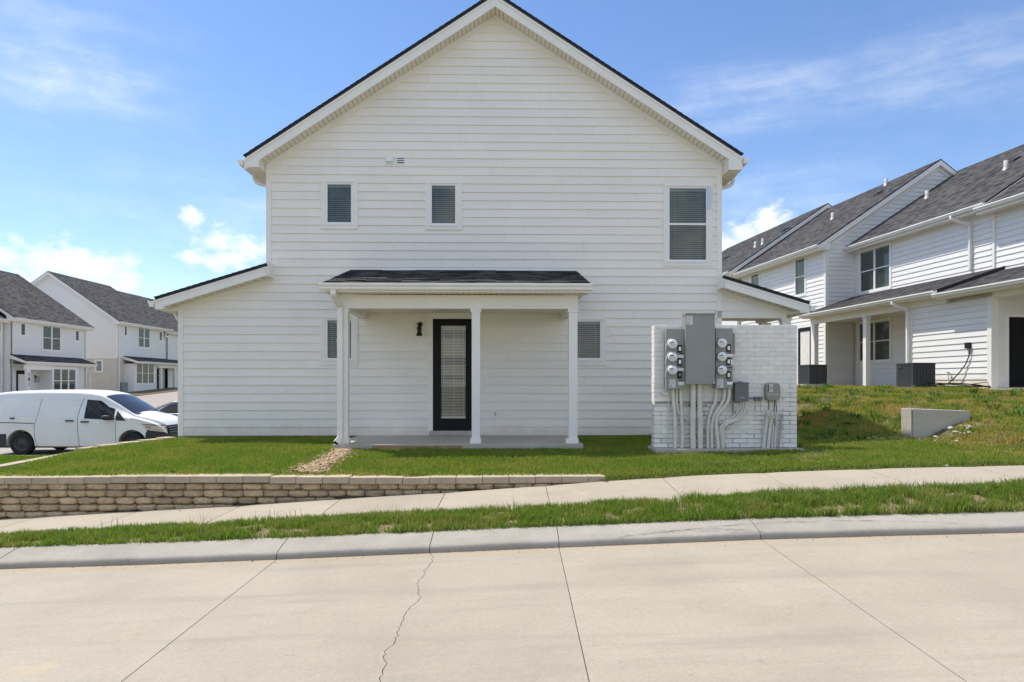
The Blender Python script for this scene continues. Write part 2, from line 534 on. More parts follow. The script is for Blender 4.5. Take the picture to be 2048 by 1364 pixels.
M['cap'] = mat('tan_cap_block', (0.45, 0.365, 0.265), 0.88, var=0.15, scale=6, fine=0.14, fscale=120, bump=0.3, bscale=140, rnd=0.14)
M['soil'] = mat('bare_soil', (0.16, 0.125, 0.06), 0.95, var=0, scale=7, col2=(0.26, 0.185, 0.11), fine=0.5, fscale=40, bump=0.6, bscale=40)
M['soil_green'] = mat('turf_soil', (0.060, 0.066, 0.022), 0.95, var=0, scale=3.0, col2=(0.16, 0.12, 0.06), fine=0.5, fscale=40, bump=0.6, bscale=40)
M['asphalt'] = mat('pale_asphalt', (0.34, 0.30, 0.265), 0.9, var=0.15, scale=1.2, fine=0.12, fscale=90)
M['ground'] = mat('open_ground', (0.14, 0.14, 0.06), 0.95, var=0.3, scale=0.2)
M['grass_lawn'] = mat_grass('lawn_blades', ((0.12, 0.195, 0.022), (0.25, 0.335, 0.050)), (0.40, 0.33, 0.085), 0.55, 0.9, -0.02)
M['grass_verge'] = mat_grass('verge_blades', ((0.10, 0.175, 0.022), (0.24, 0.32, 0.055)), (0.38, 0.32, 0.12), 0.60, 2.2, 0.0)
M['grass_slope'] = mat_grass('slope_blades', ((0.11, 0.19, 0.022), (0.24, 0.31, 0.048)), (0.46, 0.34, 0.11), 0.92, 1.1, -0.062)
M['grass_low'] = mat_grass('low_lawn_blades', ((0.10, 0.20, 0.018), (0.18, 0.30, 0.03)), (0.28, 0.28, 0.06), 0.3, 0.9)
M['weed'] = mat_grass('broad_weed', ((0.075, 0.150, 0.030), (0.120, 0.200, 0.040)), (0.20, 0.2, 0.05), 0.1)
M['pebble'] = mat('river_pebbles', (0.33, 0.215, 0.11), 0.75, var=0, scale=22, col2=(0.46, 0.35, 0.22), fine=0.3, fscale=33)
M['rubble'] = mat('white_rubble', (0.52, 0.48, 0.43), 0.9, var=0.25, scale=9)
M['metal_grey'] = mat('grey_enamel', (0.275, 0.28, 0.265), 0.42, var=0.06, scale=3, fine=0.03, spec=0.5)
M['metal_dark'] = mat('dark_grey_enamel', (0.125, 0.14, 0.15), 0.42, var=0.06, scale=3, spec=0.5)
M['box_tan'] = mat('tan_plastic', (0.28, 0.265, 0.225), 0.5)
M['pvc'] = mat('painted_conduit', (0.72, 0.685, 0.61), 0.5, var=0.12, scale=7, fine=0.08, fscale=50)
M['meter_white'] = mat('meter_face', (0.80, 0.80, 0.79), 0.35)
M['meter_rim'] = mat('meter_rim', (0.55, 0.56, 0.55), 0.25, metal=0.6)
M['sticker'] = mat('paper_sticker', (0.62, 0.62, 0.60), 0.6)
M['print'] = mat('grey_print', (0.28, 0.28, 0.27), 0.7)
M['print_dark'] = mat('dark_print', (0.03, 0.03, 0.03), 0.7)
M['brown'] = mat('brown_label', (0.10, 0.055, 0.03), 0.6)
M['galv'] = mat('galvanised_steel', (0.42, 0.42, 0.40), 0.4, metal=0.6, var=0.2, scale=9)
M['rust'] = mat('rust_run', (0.45, 0.33, 0.18), 0.8)
M['ac_grey'] = mat('charcoal_ac_enamel', (0.050, 0.052, 0.055), 0.45)
M['ac_fin'] = mat('ac_fin', (0.09, 0.09, 0.094), 0.5)
M['ac_core'] = mat('ac_coil', (0.022, 0.022, 0.024), 0.6)
M['red'] = mat('red_badge', (0.25, 0.03, 0.025), 0.5)
M['carwhite'] = mat('white_car_paint', (0.86, 0.85, 0.835), 0.3, var=0.06, scale=1.2, spec=0.5, coat=0.5, streak=(3.0, 0.10, (0.55, 0.50, 0.42)))
M['carsilver'] = mat('grey_car_paint', (0.22, 0.23, 0.25), 0.3, metal=0.4, coat=0.6)
M['plastic'] = mat('dark_car_plastic', (0.038, 0.040, 0.043), 0.6, var=0.1, scale=3)
M['seam'] = mat('panel_gap', (0.05, 0.05, 0.05), 0.8)
M['tyre'] = mat('tyre_rubber', (0.017, 0.017, 0.018), 0.8)
M['rim'] = mat('dark_steel_wheel', (0.06, 0.062, 0.065), 0.5, metal=0.3)
M['lens'] = mat('lamp_lens', (0.55, 0.54, 0.52), 0.12, spec=0.7)
M['amber'] = mat('amber_lens', (0.55, 0.24, 0.06), 0.2, spec=0.6)
M['chrome'] = mat('bright_metal', (0.6, 0.6, 0.62), 0.15, metal=1.0)
M['bluefilm'] = mat('pale_blue_film', (0.60, 0.68, 0.85), 0.4)
M['cable'] = mat('black_cable', (0.015, 0.015, 0.016), 0.5)
M['tape'] = mat('cream_tape', (0.62, 0.57, 0.47), 0.6)
M['graveldust'] = mat('pebble_bed', (0.20, 0.14, 0.08), 0.95, var=0.3, scale=18)

# ------------------------------------------------------------------ builders shared by the houses
def mbox(mb, mp, a0, a1, o0, o1, z0, z1, mi=0):
    mb.hull([mp(a0, o0, z0), mp(a1, o0, z0), mp(a1, o1, z0), mp(a0, o1, z0), mp(a0, o0, z1), mp(a1, o0, z1), mp(a1, o1, z1), mp(a0, o1, z1)], mi)
    return mb


def planks(parent, mp, z0, z1, step, Lf, Rf, holes, material, maxlen=3.66, joined=None, tb=0.024, tt=0.003, gap=0.0026):
    """lap siding: one object per board (or ONE joined mesh when the boards are too small in the photo to pick apart)"""
    J = MB() if joined else None
    z = z0
    k = 0
    while z < z1 - 0.02:
        zt = min(z + step, z1)
        l0, l1, r0, r1 = Lf(z), Lf(zt), Rf(z), Rf(zt)
        lo, hi = min(l0, l1), max(r0, r1)
        if r0 - l0 < 0.06:
            break
        if r1 <= l1:
            l1 = r1 = (l0 + r0) / 2
        jit = random.uniform(-0.0006, 0.0006)
        hs = [h for h in holes if h[2] < zt - 1e-4 and h[3] > z + 1e-4]
        cuts = set()
        for h in hs:
            for u in (h[0], h[1]):
                if lo < u < hi:
                    cuts.add(round(u, 4))
        joints = []
        if hi - lo > maxlen * 0.7:
            u = lo + random.uniform(0.6, maxlen)
            while u < hi - 0.5:
                if not any(h[0] - 0.25 < u < h[1] + 0.25 for h in hs):
                    joints.append(round(u, 4))
                u += maxlen if random.random() < 0.85 else random.uniform(2.4, maxlen)
        brk = sorted(cuts | set(joints))
        edges = [None] + brk + [None]
        runs, cur = [], []
        for i in range(len(edges) - 1):
            ua, ub = edges[i], edges[i + 1]
            a0, a1 = (l0, l1) if ua is None else (ua, ua)
            b0, b1 = (r0, r1) if ub is None else (ub, ub)
            if ua in joints:
                a0 += gap / 2; a1 += gap / 2
            if ub in joints:
                b0 -= gap / 2; b1 -= gap / 2
            mid = ((ua if ua is not None else (l0 + l1) / 2) + (ub if ub is not None else (r0 + r1) / 2)) / 2
            spans = [(z, zt)]
            for h in hs:
                if h[0] - 1e-3 < mid < h[1] + 1e-3:
                    ns = []
                    for s0, s1 in spans:
                        if h[2] > s0 + 0.004: ns.append((s0, min(s1, h[2])))
                        if h[3] < s1 - 0.004: ns.append((max(s0, h[3]), s1))
                        if h[2] >= s1 or h[3] <= s0: ns.append((s0, s1))
                    spans = ns
            if ua in joints and cur:
                runs.append(cur); cur = []
            if spans:
                for s0, s1 in spans:
                    cur.append((a0, a1, b0, b1, s0, s1))
            elif cur:
                runs.append(cur); cur = []
        if cur:
            runs.append(cur)
        for run in runs:
            mb = J if joined else MB()
            out = lambda zz: tb + jit + (tt - tb) * (zz - z) / step
            for a0, a1, b0, b1, s0, s1 in run:
                fa = lambda zz: a0 + (a1 - a0) * (zz - z) / max(zt - z, 1e-6)
                fb = lambda zz: b0 + (b1 - b0) * (zz - z) / max(zt - z, 1e-6)
                A, B, Cc, D = mp(fa(s0), out(s0), s0), mp(fb(s0), out(s0), s0), mp(fb(s1), out(s1), s1), mp(fa(s1), out(s1), s1)
                a_, b_, c_, d_ = mp(fa(s0), -0.02, s0), mp(fb(s0), -0.02, s0), mp(fb(s1), -0.02, s1), mp(fa(s1), -0.02, s1)
                mb.add([A, B, Cc, D, a_, b_, c_, d_], [(0, 1, 2, 3), (0, 4, 5, 1), (3, 2, 6, 7), (0, 3, 7, 4), (1, 5, 6, 2)])
            if not joined:
                mb.build('plank', material, parent)
        z = zt
        k += 1
    if joined:
        o = J.build(joined, material, parent)
        o['kind'] = 'stuff'
        return o


def window(parent, mp, x0, x1, z0, z1, cas=(0.09, 0.09, 0.09, 0.05), cols=1, hung=False, blind=True, glass='glass', step=0.045, fw=0.042, room=-0.115, case_mat='trim', bl_mat='blind', half_blind=None, simple=False):
    """vinyl window: frame (thing part) > casing, pane(s), blind, recess"""
    fr = MB()
    mbox(fr, mp, x0, x1, -0.04, 0.032, z0, z0 + fw); mbox(fr, mp, x0, x1, -0.04, 0.032, z1 - fw, z1)
    mbox(fr, mp, x0, x0 + fw, -0.04, 0.031, z0 + fw, z1 - fw); mbox(fr, mp, x1 - fw, x1, -0.04, 0.031, z0 + fw, z1 - fw)
    cw = (x1 - x0) / cols
    panes = []
    zm = z0 + (z1 - z0) * 0.5
    for c in range(cols):
        a, b = x0 + c * cw, x0 + (c + 1) * cw
        if c:
            mbox(fr, mp, a - fw, a + fw, -0.04, 0.030, z0 + fw, z1 - fw)
        ia, ib = a + fw, b - fw
        if hung:
            mbox(fr, mp, ia, ib, -0.03, 0.024, zm - 0.022, zm + 0.022)
            panes += [(ia, ib, z0 + fw, zm - 0.022, 0.0), (ia, ib, zm + 0.022, z1 - fw, 0.012)]
        else:
            panes.append((ia, ib, z0 + fw, z1 - fw, 0.006))
    w = fr.build('window', M['vinyl'], parent)
    cl, cr, cb, ct = cas
    if max(cas) > 0:
        cs = MB()
        mbox(cs, mp, x0 - cl, x0, -0.02, 0.036, z0, z1); mbox(cs, mp, x1, x1 + cr, -0.02, 0.036, z0, z1)
        mbox(cs, mp, x0 - cl, x1 + cr, -0.02, 0.038, z1, z1 + ct); mbox(cs, mp, x0 - cl, x1 + cr, -0.02, 0.038, z0 - cb, z0)
        cs.build('casing', M[case_mat], w)
    for a, b, c, d, o in panes:
        p = MB(); p.add([mp(a, o - 0.012, c), mp(b, o - 0.012, c), mp(b, o - 0.012, d), mp(a, o - 0.012, d)], [(0, 1, 2, 3)])
        p.build('pane', M[glass], w)
    if blind:
        bm_ = MB()
        for c in range(cols):
            a, b = x0 + c * cw + fw + 0.004, x0 + (c + 1) * cw - fw - 0.004
            zz = z1 - fw - 0.05
            mbox(bm_, mp, a, b, -0.075, -0.03, z1 - fw - 0.05, z1 - fw)
            zlo = z0 + fw if half_blind is None else z0 + (z1 - z0) * half_blind
            while zz > zlo:
                t = random.uniform(-0.004, 0.004)
                bm_.add([mp(a, -0.068 + t, zz - 0.012), mp(b, -0.068 + t, zz - 0.012), mp(b, -0.036 + t, zz + 0.010), mp(a, -0.036 + t, zz + 0.010)], [(0, 1, 2, 3)])
                zz -= step
            for f in (0.16, 0.84):
                u = a + (b - a) * f
                mbox(bm_, mp, u - 0.003, u + 0.003, -0.034, -0.032, zlo, z1 - fw)
        bm_.build('blind', M[bl_mat], w)
    rb = MB()
    a, b, c, d = x0 + fw * .5, x1 - fw * .5, z0 + fw * .5, z1 - fw * .5
    vs = [mp(a, -0.02, c), mp(b, -0.02, c), mp(b, -0.02, d), mp(a, -0.02, d), mp(a, room, c), mp(b, room, c), mp(b, room, d), mp(a, room, d)]
    rb.add(vs, [(4, 5, 6, 7), (0, 1, 5, 4), (1, 2, 6, 5), (2, 3, 7, 6), (3, 0, 4, 7)])
    rb.build('recess', M['room'], w)
    return w


def roof(parent, P0, A, B, th=0.06, course=0.14, name='roof', edge='roof_edge', jag=0.0, over=0.014):
    """a pitched roof face: a dark deck and lapped shingle courses (too many and too small to pick apart: one mesh)"""
    P0, A, B = Vector(P0), Vector(A), Vector(B)
    n = A.cross(B).normalized()
    if n.z < 0: n = -n
    dk = MB()
    q = [P0, P0 + A, P0 + A + B, P0 + B]
    dk.hull([p - n * th for p in q] + [p for p in q])
    d = dk.build(name, M[edge], parent)
    la, lb = A.length, B.length
    ah, bh = A / la, B / lb
    nc = max(1, int(math.ceil(lb / course)))
    verts, faces, uvs = [], [], []
    nseg = max(1, min(int(la / 0.33), 120)) if jag else 1
    for i in range(nc):
        s0, s1 = i * course - (over if i == 0 else 0), min((i + 1) * course, lb)
        for sgi in range(nseg):
            a0 = -over + (la + 2 * over) * sgi / nseg
            a1 = -over + (la + 2 * over) * (sgi + 1) / nseg
            h = 0.014 + (random.choice((0, 0.008)) if jag else 0)
            so = s0 - (random.choice((0, 0.012)) if jag else 0)
            p = [P0 + ah * a0 + bh * so + n * 0.001, P0 + ah * a1 + bh * so + n * 0.001, P0 + ah * a1 + bh * so + n * h, P0 + ah * a0 + bh * so + n * h,
                 P0 + ah * a1 + bh * s1 + n * 0.006, P0 + ah * a0 + bh * s1 + n * 0.006, P0 + ah * a1 + bh * s1 + n * 0.001, P0 + ah * a0 + bh * s1 + n * 0.001]
            b = len(verts)
            verts += [tuple(v) for v in p]
            for f in ((0, 1, 2, 3), (3, 2, 4, 5), (0, 3, 5, 7), (1, 6, 4, 2)):
                faces.append(tuple(b + j for j in f))
                for j in f:
                    uvs.append(((a0 if j in (0, 3, 5, 7) else a1) + 50, i + 0.5))
    me = bpy.data.meshes.new('shingles')
    me.from_pydata(verts, [], faces)
    uvl = me.uv_layers.new(name='UVMap')
    uvl.data.foreach_set('uv', np.array(uvs, dtype=np.float32).ravel())
    me.materials.append(M['shingle'])
    o = link('shingles', me, d)
    o['kind'] = 'stuff'
    return d


GUT = [(0.0, 0.0), (0.085, 0.0), (0.10, 0.022), (0.10, 0.05), (0.128, 0.085), (0.128, 0.122), (0.112, 0.122), (0.108, 0.11), (0.012, 0.11), (0.0, 0.125)]


def gutter_along_x(parent, x0, x1, o, z, osign, k=1.0):
    mb = MB(); mb.prism([(osign * (o + p[0] * k), z + p[1] * k) for p in GUT], x0, x1, 'x')
    return mb.build('gutter', M['gutter'], parent)


def soffit_ribs(mb, mp, a0, a1, o0, o1, zf0, zf1, pitch=0.10, th=0.012):
    """soffit strip whose underside height runs from zf0 (at a0) to zf1 (at a1); narrow panels with a groove between them"""
    n = max(1, int(abs(a1 - a0) / pitch))
    for i in range(n):
        t0, t1 = i / n, (i + 1) / n
        g = 0.11 * (t1 - t0)
        u0, u1 = a0 + (a1 - a0) * (t0 + g), a0 + (a1 - a0) * (t1 - g)
        h0, h1 = zf0 + (zf1 - zf0) * (t0 + g), zf0 + (zf1 - zf0) * (t1 - g)
        mb.hull([mp(u0, o0, h0), mp(u1, o0, h1), mp(u1, o1, h1), mp(u0, o1, h0), mp(u0, o0, h0 + th), mp(u1, o0, h1 + th), mp(u1, o1, h1 + th), mp(u0, o1, h0 + th)])


def bar(mb, mp, p0, p1, o0, o1, h):
    """a board in the wall plane from p0 to p1 (a,z of its lower edge), height h upwards"""
    (a0, z0), (a1, z1) = p0, p1
    mb.hull([mp(a0, o0, z0), mp(a1, o0, z1), mp(a1, o1, z1), mp(a0, o1, z0), mp(a0, o0, z0 + h), mp(a1, o0, z1 + h), mp(a1, o1, z1 + h), mp(a0, o1, z0 + h)])


# ------------------------------------------------------------------ the white house in the middle
HF = Frame(0.0, 14.8, R(1.1))
house = thing('gabled_house', 'white lap-sided house end with tall gable and small black-doored porch', 'house', (0, 14.8, 0), R(1.1))
mpH = lambda a, o, z: (a, -o, z)
hx = lambda px, py=600, o=0.0: HF.hit_y(px, py, -o)[0]
hz = lambda py, px=1000, o=0.0: HF.hit_y(px, py, -o)[1]
DEP = 12.0
DF = 1.3  # unseen depth of the front part, kept short for a smaller shadow

xA, zA = HF.hit_y(990.5, 31, 0)
xl, zl = HF.hit_y(536, 327, 0)
xr, zr_ = HF.hit_y(1442, 326, 0)
kL, kR = (zA - zl) / (xA - xl), (zA - zr_) / (xr - xA)
uL, uR = hx(533), hx(1443)
zcL, zcR = zA - kL * (xA - uL), zA - kR * (uR - xA)
# left lean-to (closed) and right lean-to (open porch)
la0 = HF.hit_y(357, 612, 0); la1 = HF.hit_y(534, 558.5, 0)
kLa = (la1[1] - la0[1]) / (la1[0] - la0[0])
ra0 = HF.hit_y(1446, 582, 0); ra1 = HF.hit_y(1572, 620, 0)
kRa = (ra0[1] - ra1[1]) / (ra1[0] - ra0[0])
zbeam0, zbeam1 = hz(636.5, 1500), hz(622.5, 1500)

body = MB()
uJ = 1.9                                  # unseen step in plan, made up to shrink the shadow on the slope
body.prism([(uL, -0.5), (uR, -0.5), (uR, zcR), (xA, zA), (uL, zcL)], 0.12, DF)
body.prism([(uL, -0.5), (uJ, -0.5), (uJ, zA - kR * (uJ - xA)), (xA, zA), (uL, zcL)], DF, DEP)
body.prism([(la0[0], -0.5), (uL, -0.5), (uL, la1[1]), (la0[0], la0[1])], 0.12, 9.5)
body.prism([(uR, zbeam1), (ra1[0], zbeam1), (ra1[0], ra1[1]), (uR, ra0[1])], 0.03, 0.16)
bo = body.build('wall', M['sheath'], house)
fnd = MB()
fnd.box(la0[0] - 0.0, uR, -0.004, 0.11, -0.6, -0.012)
fnd.build('foundation', M['concrete_old'], house)


def Lf(z):
    if z < la0[1]: return la0[0] + 0.02
    if z < la1[1]: return min(la0[0] + 0.02 + (z - la0[1]) / kLa, uL + 0.02)
    if z < zcL: return uL + 0.02
    return xA - (zA - z) / kL


def Rf(z):
    if z < zbeam1 - 0.02: return uR - 0.02
    if z < ra1[1]: return ra1[0] - 0.02
    if z < ra0[1]: return ra0[0] + (ra0[1] - z) / kRa
    if z < zcR: return uR - 0.02
    return xA + (zA - z) / kR


def wpx(x0, y0, x1, y1):
    xm, ym = (x0 + x1) / 2, (y0 + y1) / 2
    return hx(x0, ym), hx(x1, ym), hz(y1, xm), hz(y0, xm)


W = [dict(f=(651.5, 365.7, 706.4, 448.8), t=(642.4, 361.6, 716, 458.7)),
     dict(f=(860, 368, 914.3, 451), t=(851, 360, 924, 460.4)),
     dict(f=(1334.5, 373.5, 1415.5, 523.7), t=(1325.5, 363.5, 1424.4, 533.5), hung=True),
     dict(f=(651.7, 637, 706.5, 720), t=(642, 632, 716, 730.5)),
     dict(f=(1148, 639.6, 1203.6, 720), t=(1140, 633, 1212, 731))]
holes = []
for w in W:
    x0, x1, z0, z1 = wpx(*w['f']); X0, X1, Z0, Z1 = wpx(*w['t'])
    holes.append((X0 + 0.01, X1 - 0.01, Z0 + 0.01, Z1 - 0.01))
    w['obj'] = window(house, mpH, x0, x1, z0, z1, (x0 - X0, X1 - x1, z0 - Z0, Z1 - z1), hung=w.get('hung', False))
    head = MB()
    mbox(head, mpH, x0 - 0.02, x1 + 0.02, 0.038, 0.052, z1 - 0.002, z1 + 0.016); head.build('drip_cap', M['trim'], w['obj'])
    head = MB(); mbox(head, mpH, x0 - 0.015, x1 + 0.015, 0.036, 0.050, z0 - 0.022, z0); head.build('sill', M['trim'], w['obj'])
# strip of protective film peeling off the right jamb of the upper right window
fx0, fx1 = hx(1413.5, 400), hx(1419.5, 400)
fm = MB(); fm.grid([[(fx0 + (fx1 - fx0) * j / 2, -0.045 - 0.02 * math.sin(i * 0.7) * (j / 2) - 0.012 * j, hz(376 + 44 * i / 6, 1416)) for j in range(3)] for i in range(7)])
fm.build('peeling_film', M['bluefilm'], W[2]['obj'])

# door
dx0, dx1, dz0, dz1 = wpx(865.8, 637.9, 947.5, 861)
cx0, cx1, _, cz1 = wpx(856, 627, 957, 700)
holes.append((cx0 + 0.01, cx1 - 0.01, -0.1, cz1 - 0.01))
planks(house, mpH, 0.0, zA - 0.06, 0.1815, Lf, Rf, holes, M['siding'])
dr = MB()
gx0, gx1, gz0, gz1 = wpx(882, 651.4, 931.5, 836.7)
mbox(dr, mpH, dx0, gx0, -0.05, 0.012, dz0, dz1); mbox(dr, mpH, gx1, dx1, -0.05, 0.012, dz0, dz1)
mbox(dr, mpH, gx0, gx1, -0.05, 0.012, dz0, gz0); mbox(dr, mpH, gx0, gx1, -0.05, 0.012, gz1, dz1)
door = dr.build('door', M['black'], house)
lf = MB()
for a0, a1, b0, b1 in ((gx0 - 0.03, gx0, gz0 - 0.03, gz1 + 0.03), (gx1, gx1 + 0.03, gz0 - 0.03, gz1 + 0.03), (gx0, gx1, gz0 - 0.03, gz0), (gx0, gx1, gz1, gz1 + 0.03)):
    mbox(lf, mpH, a0, a1, 0.0, 0.022, b0, b1)
lf.build('lite_frame', M['black'], door)
pn = MB(); pn.add([mpH(gx0, 0.004, gz0), mpH(gx1, 0.004, gz0), mpH(gx1, 0.004, gz1), mpH(gx0, 0.004, gz1)], [(0, 1, 2, 3)]); pn.build('pane', M['door_glass'], door)
bl = MB()
zz = gz1 - 0.02
i = 0
while zz > gz0 + 0.02:
    i += 1
    til = 0.011
    fq = (gz1 - zz) / (gz1 - gz0)
    if 0.06 < fq < 0.14 or 0.34 < fq < 0.42 or 0.53 < fq < 0.58: til = 0.006
    bl.add([mpH(gx0 + 0.003, -0.034, zz - til), mpH(gx1 - 0.003, -0.034, zz - til), mpH(gx1 - 0.003, -0.016, zz + til), mpH(gx0 + 0.003, -0.016, zz + til)], [(0, 1, 2, 3)])
    zz -= 0.0335
for f in (0.1, 0.52, 0.92):
    u = gx0 + (gx1 - gx0) * f
    mbox(bl, mpH, u - 0.004, u + 0.004, -0.013, -0.010, gz0, gz1)
mbox(bl, mpH, gx0, gx1, -0.03, -0.01, gz1 - 0.035, gz1); mbox(bl, mpH, gx0, gx1, -0.03, -0.01, gz0, gz0 + 0.03)
bl.build('blind', M['blind_door'], door)
rb = MB(); rb.add([mpH(gx0, -0.09, gz0), mpH(gx1, -0.09, gz0), mpH(gx1, -0.09, gz1), mpH(gx0, -0.09, gz1)], [(0, 1, 2, 3)]); rb.build('recess', M['room'], door)
kb = MB(); kb.lathe([(0.0, -0.075), (0.022, -0.072), (0.03, -0.055), (0.026, -0.04), (0.012, -0.03), (0.012, -0.012), (0.032, -0.012)], (dx1 - 0.07, 0, dz0 + 0.95), 'y', 14)
kb.lathe([(0.0, -0.03), (0.026, -0.028), (0.03, -0.012)], (dx1 - 0.07, 0, dz0 + 1.10), 'y', 14)
kb.build('handle', M['iron'], door)
cs = MB()
mbox(cs, mpH, cx0, dx0, -0.05, 0.034, -0.0, dz1); mbox(cs, mpH, dx1, cx1, -0.05, 0.034, -0.0, dz1); mbox(cs, mpH, cx0, cx1, -0.05, 0.036, dz1, cz1)
cs.build('casing', M['trim'], door)
th = MB(); mbox(th, mpH, cx0 + 0.03, cx1 - 0.03, -0.05, 0.10, 0.004, dz0 - 0.003); th.build('threshold', M['rubble'], door)

# corner boards and frieze boards
tr = MB()
mbox(tr, mpH, la0[0], hx(367.5, 740), -0.12, 0.03, -0.005, la0[1] + 0.04); tr.build('corner_board', M['trim'], house)
tr = MB(); mbox(tr, mpH, uL, hx(543, 450), -0.12, 0.03, la1[1] - 0.02, zcL); tr.build('corner_board', M['trim'], house)
tr = MB(); mbox(tr, mpH, hx(1433, 450), uR, -0.12, 0.03, -0.005, zcR); tr.build('corner_board', M['trim'], house)
fz = MB()
bar(fz, mpH, (uL, zcL - 0.13), (xA, zA - 0.13), -0.02, 0.026, 0.14); bar(fz, mpH, (xA, zA - 0.13), (uR, zcR - 0.13), -0.02, 0.026, 0.14)
fz.build('frieze_board', M['trim'], house)
fz = MB(); bar(fz, mpH, (la0[0], la0[1] - 0.11), (la1[0], la1[1] - 0.11), -0.02, 0.034, 0.12); fz.build('frieze_board', M['trim'], house)
fz = MB(); bar(fz, mpH, (ra0[0], ra0[1] - 0.11), (ra1[0], ra1[1] - 0.11), -0.02, 0.034, 0.12); fz.build('frieze_board', M['trim'], house)

# main roof with rake boards, soffits, eave returns, gutters
OH = 0.355
HF_H, DK = 0.215, 0.055
xeL = HF.hit_y(489.5, 320, -OH)[0]; xeR = HF.hit_y(1484, 325, -OH)[0]


def gable_roof(x_e, sgn):
    k = kL if sgn < 0 else kR
    zs = lambda x: zA - k * abs(x - xA)
    off = HF_H + DK / math.cos(math.atan(k))
    P0 = (x_e, -OH - 0.055, zs(x_e) + off)
    B = (xA - x_e, 0, k * abs(xA - x_e))
    if sgn < 0:
        return roof(house, P0, (0, DEP + OH + 0.2, 0), B, DK)
    roof(house, P0, (0, DF + OH + 0.25, 0), B, DK)
    xj = uJ + 0.2
    return roof(house, (xj, DF + 0.2, zs(xj) + off), (0, DEP - DF, 0), (xA - xj, 0, k * abs(xA - xj)), DK)


gable_roof(xeL, -1); gable_roof(xeR, 1)
for x_e, k in ((xeL, kL), (xeR, kR)):
    zs = lambda x: zA - k * abs(x - xA)
    fb = MB()
    bar(fb, mpH, (x_e, zs(x_e) - 0.012), (xA, zA - 0.012), OH, OH + 0.03, HF_H + 0.012)
    f_o = fb.build('rake_board', M['trim'], house)
    f2 = MB(); bar(f2, mpH, (x_e, zs(x_e) + HF_H - 0.055), (xA, zA + HF_H - 0.055), OH + 0.03, OH + 0.045, 0.055); f2.build('drip_edge', M['trim'], f_o)
    sb = MB(); soffit_ribs(sb, mpH, x_e, xA, 0.0, OH, zs(x_e), zA, 0.088)
    s_o = sb.build('soffit', M['soffit'], house)
    bk = MB(); bar(bk, mpH, (x_e, zs(x_e) + 0.014), (xA, zA + 0.014), 0.0, OH, 0.01); bk.build('soffit_backing', M['sheath'], s_o)
    # eave return and level eave soffit running back
    xc = uL if x_e < xA else uR
    zb = hz(334.5, 512, OH)
    xin = xc - (0.03 if x_e < xA else -0.03)
    er = MB()
    er.prism([(x_e, zb), (xin, zb), (xin, zs(xin) + 0.0), (x_e, zs(x_e) + 0.02)], -OH - 0.028, -0.01)
    er.build('eave_return', M['trim'], house)
    cl_ = MB(); cl_.box(min(x_e, xc), max(x_e, xc), -0.009, -0.001, zb, zs(xc) + 0.01); cl_.build('closure', M['trim'], house)
    es = MB()
    y = 0.0
    dep_ = DEP if x_e < xA else DF
    while y < dep_:
        es.box(min(x_e, xc), max(x_e, xc), y + 0.005, y + 0.295, zb - 0.004, zb + 0.01); y += 0.3
    es.build('soffit', M['soffit'], house)
    fa = MB(); fa.box(x_e - 0.012, x_e + 0.012, -0.01, dep_, zb - 0.01, zs(x_e) + HF_H)
    fa.build('fascia', M['trim'], house)
    sg = -1 if x_e < xA else 1
    g = MB(); g.prism([(x_e + sg * (0.013 + p[0]), zs(x_e) + 0.075 + p[1]) for p in GUT], -OH - 0.06, dep_, 'y')
    g.build('gutter', M['gutter'], house)
    # round outlet elbow from the gutter back to the wall, then the downspout along the side wall
    el = MB()
    pts = []
    c0 = Vector((x_e + sg * 0.06, 0.35, zs(x_e) + 0.08)); c1 = Vector((x_e + sg * 0.05, 0.35, zb - 0.02)); c2 = Vector((xc + sg * 0.14, 0.34, zb - 0.17)); c3 = Vector((xc + sg * 0.05, 0.33, zb - 0.23)); c4 = Vector((xc + sg * 0.045, 0.33, zb - 0.5))
    for s in range(5): pts.append(c0.lerp(c1, s / 5))
    for s in range(11):
        t = s / 10; pts.append((c1 * (1 - t) ** 2 + Vector((x_e + sg * 0.04, 0.35, zb - 0.14)) * 2 * t * (1 - t) + c2 * t * t))
    for s in range(1, 8):
        t = s / 7; pts.append((c2 * (1 - t) ** 2 + c3 * 2 * t * (1 - t) + c4 * t * t))
    pts.append(Vector((xc + sg * 0.045, 0.33, 3.6)))
    el.tube(pts, 0.042, 10); el.build('downspout', M['gutter'], house)

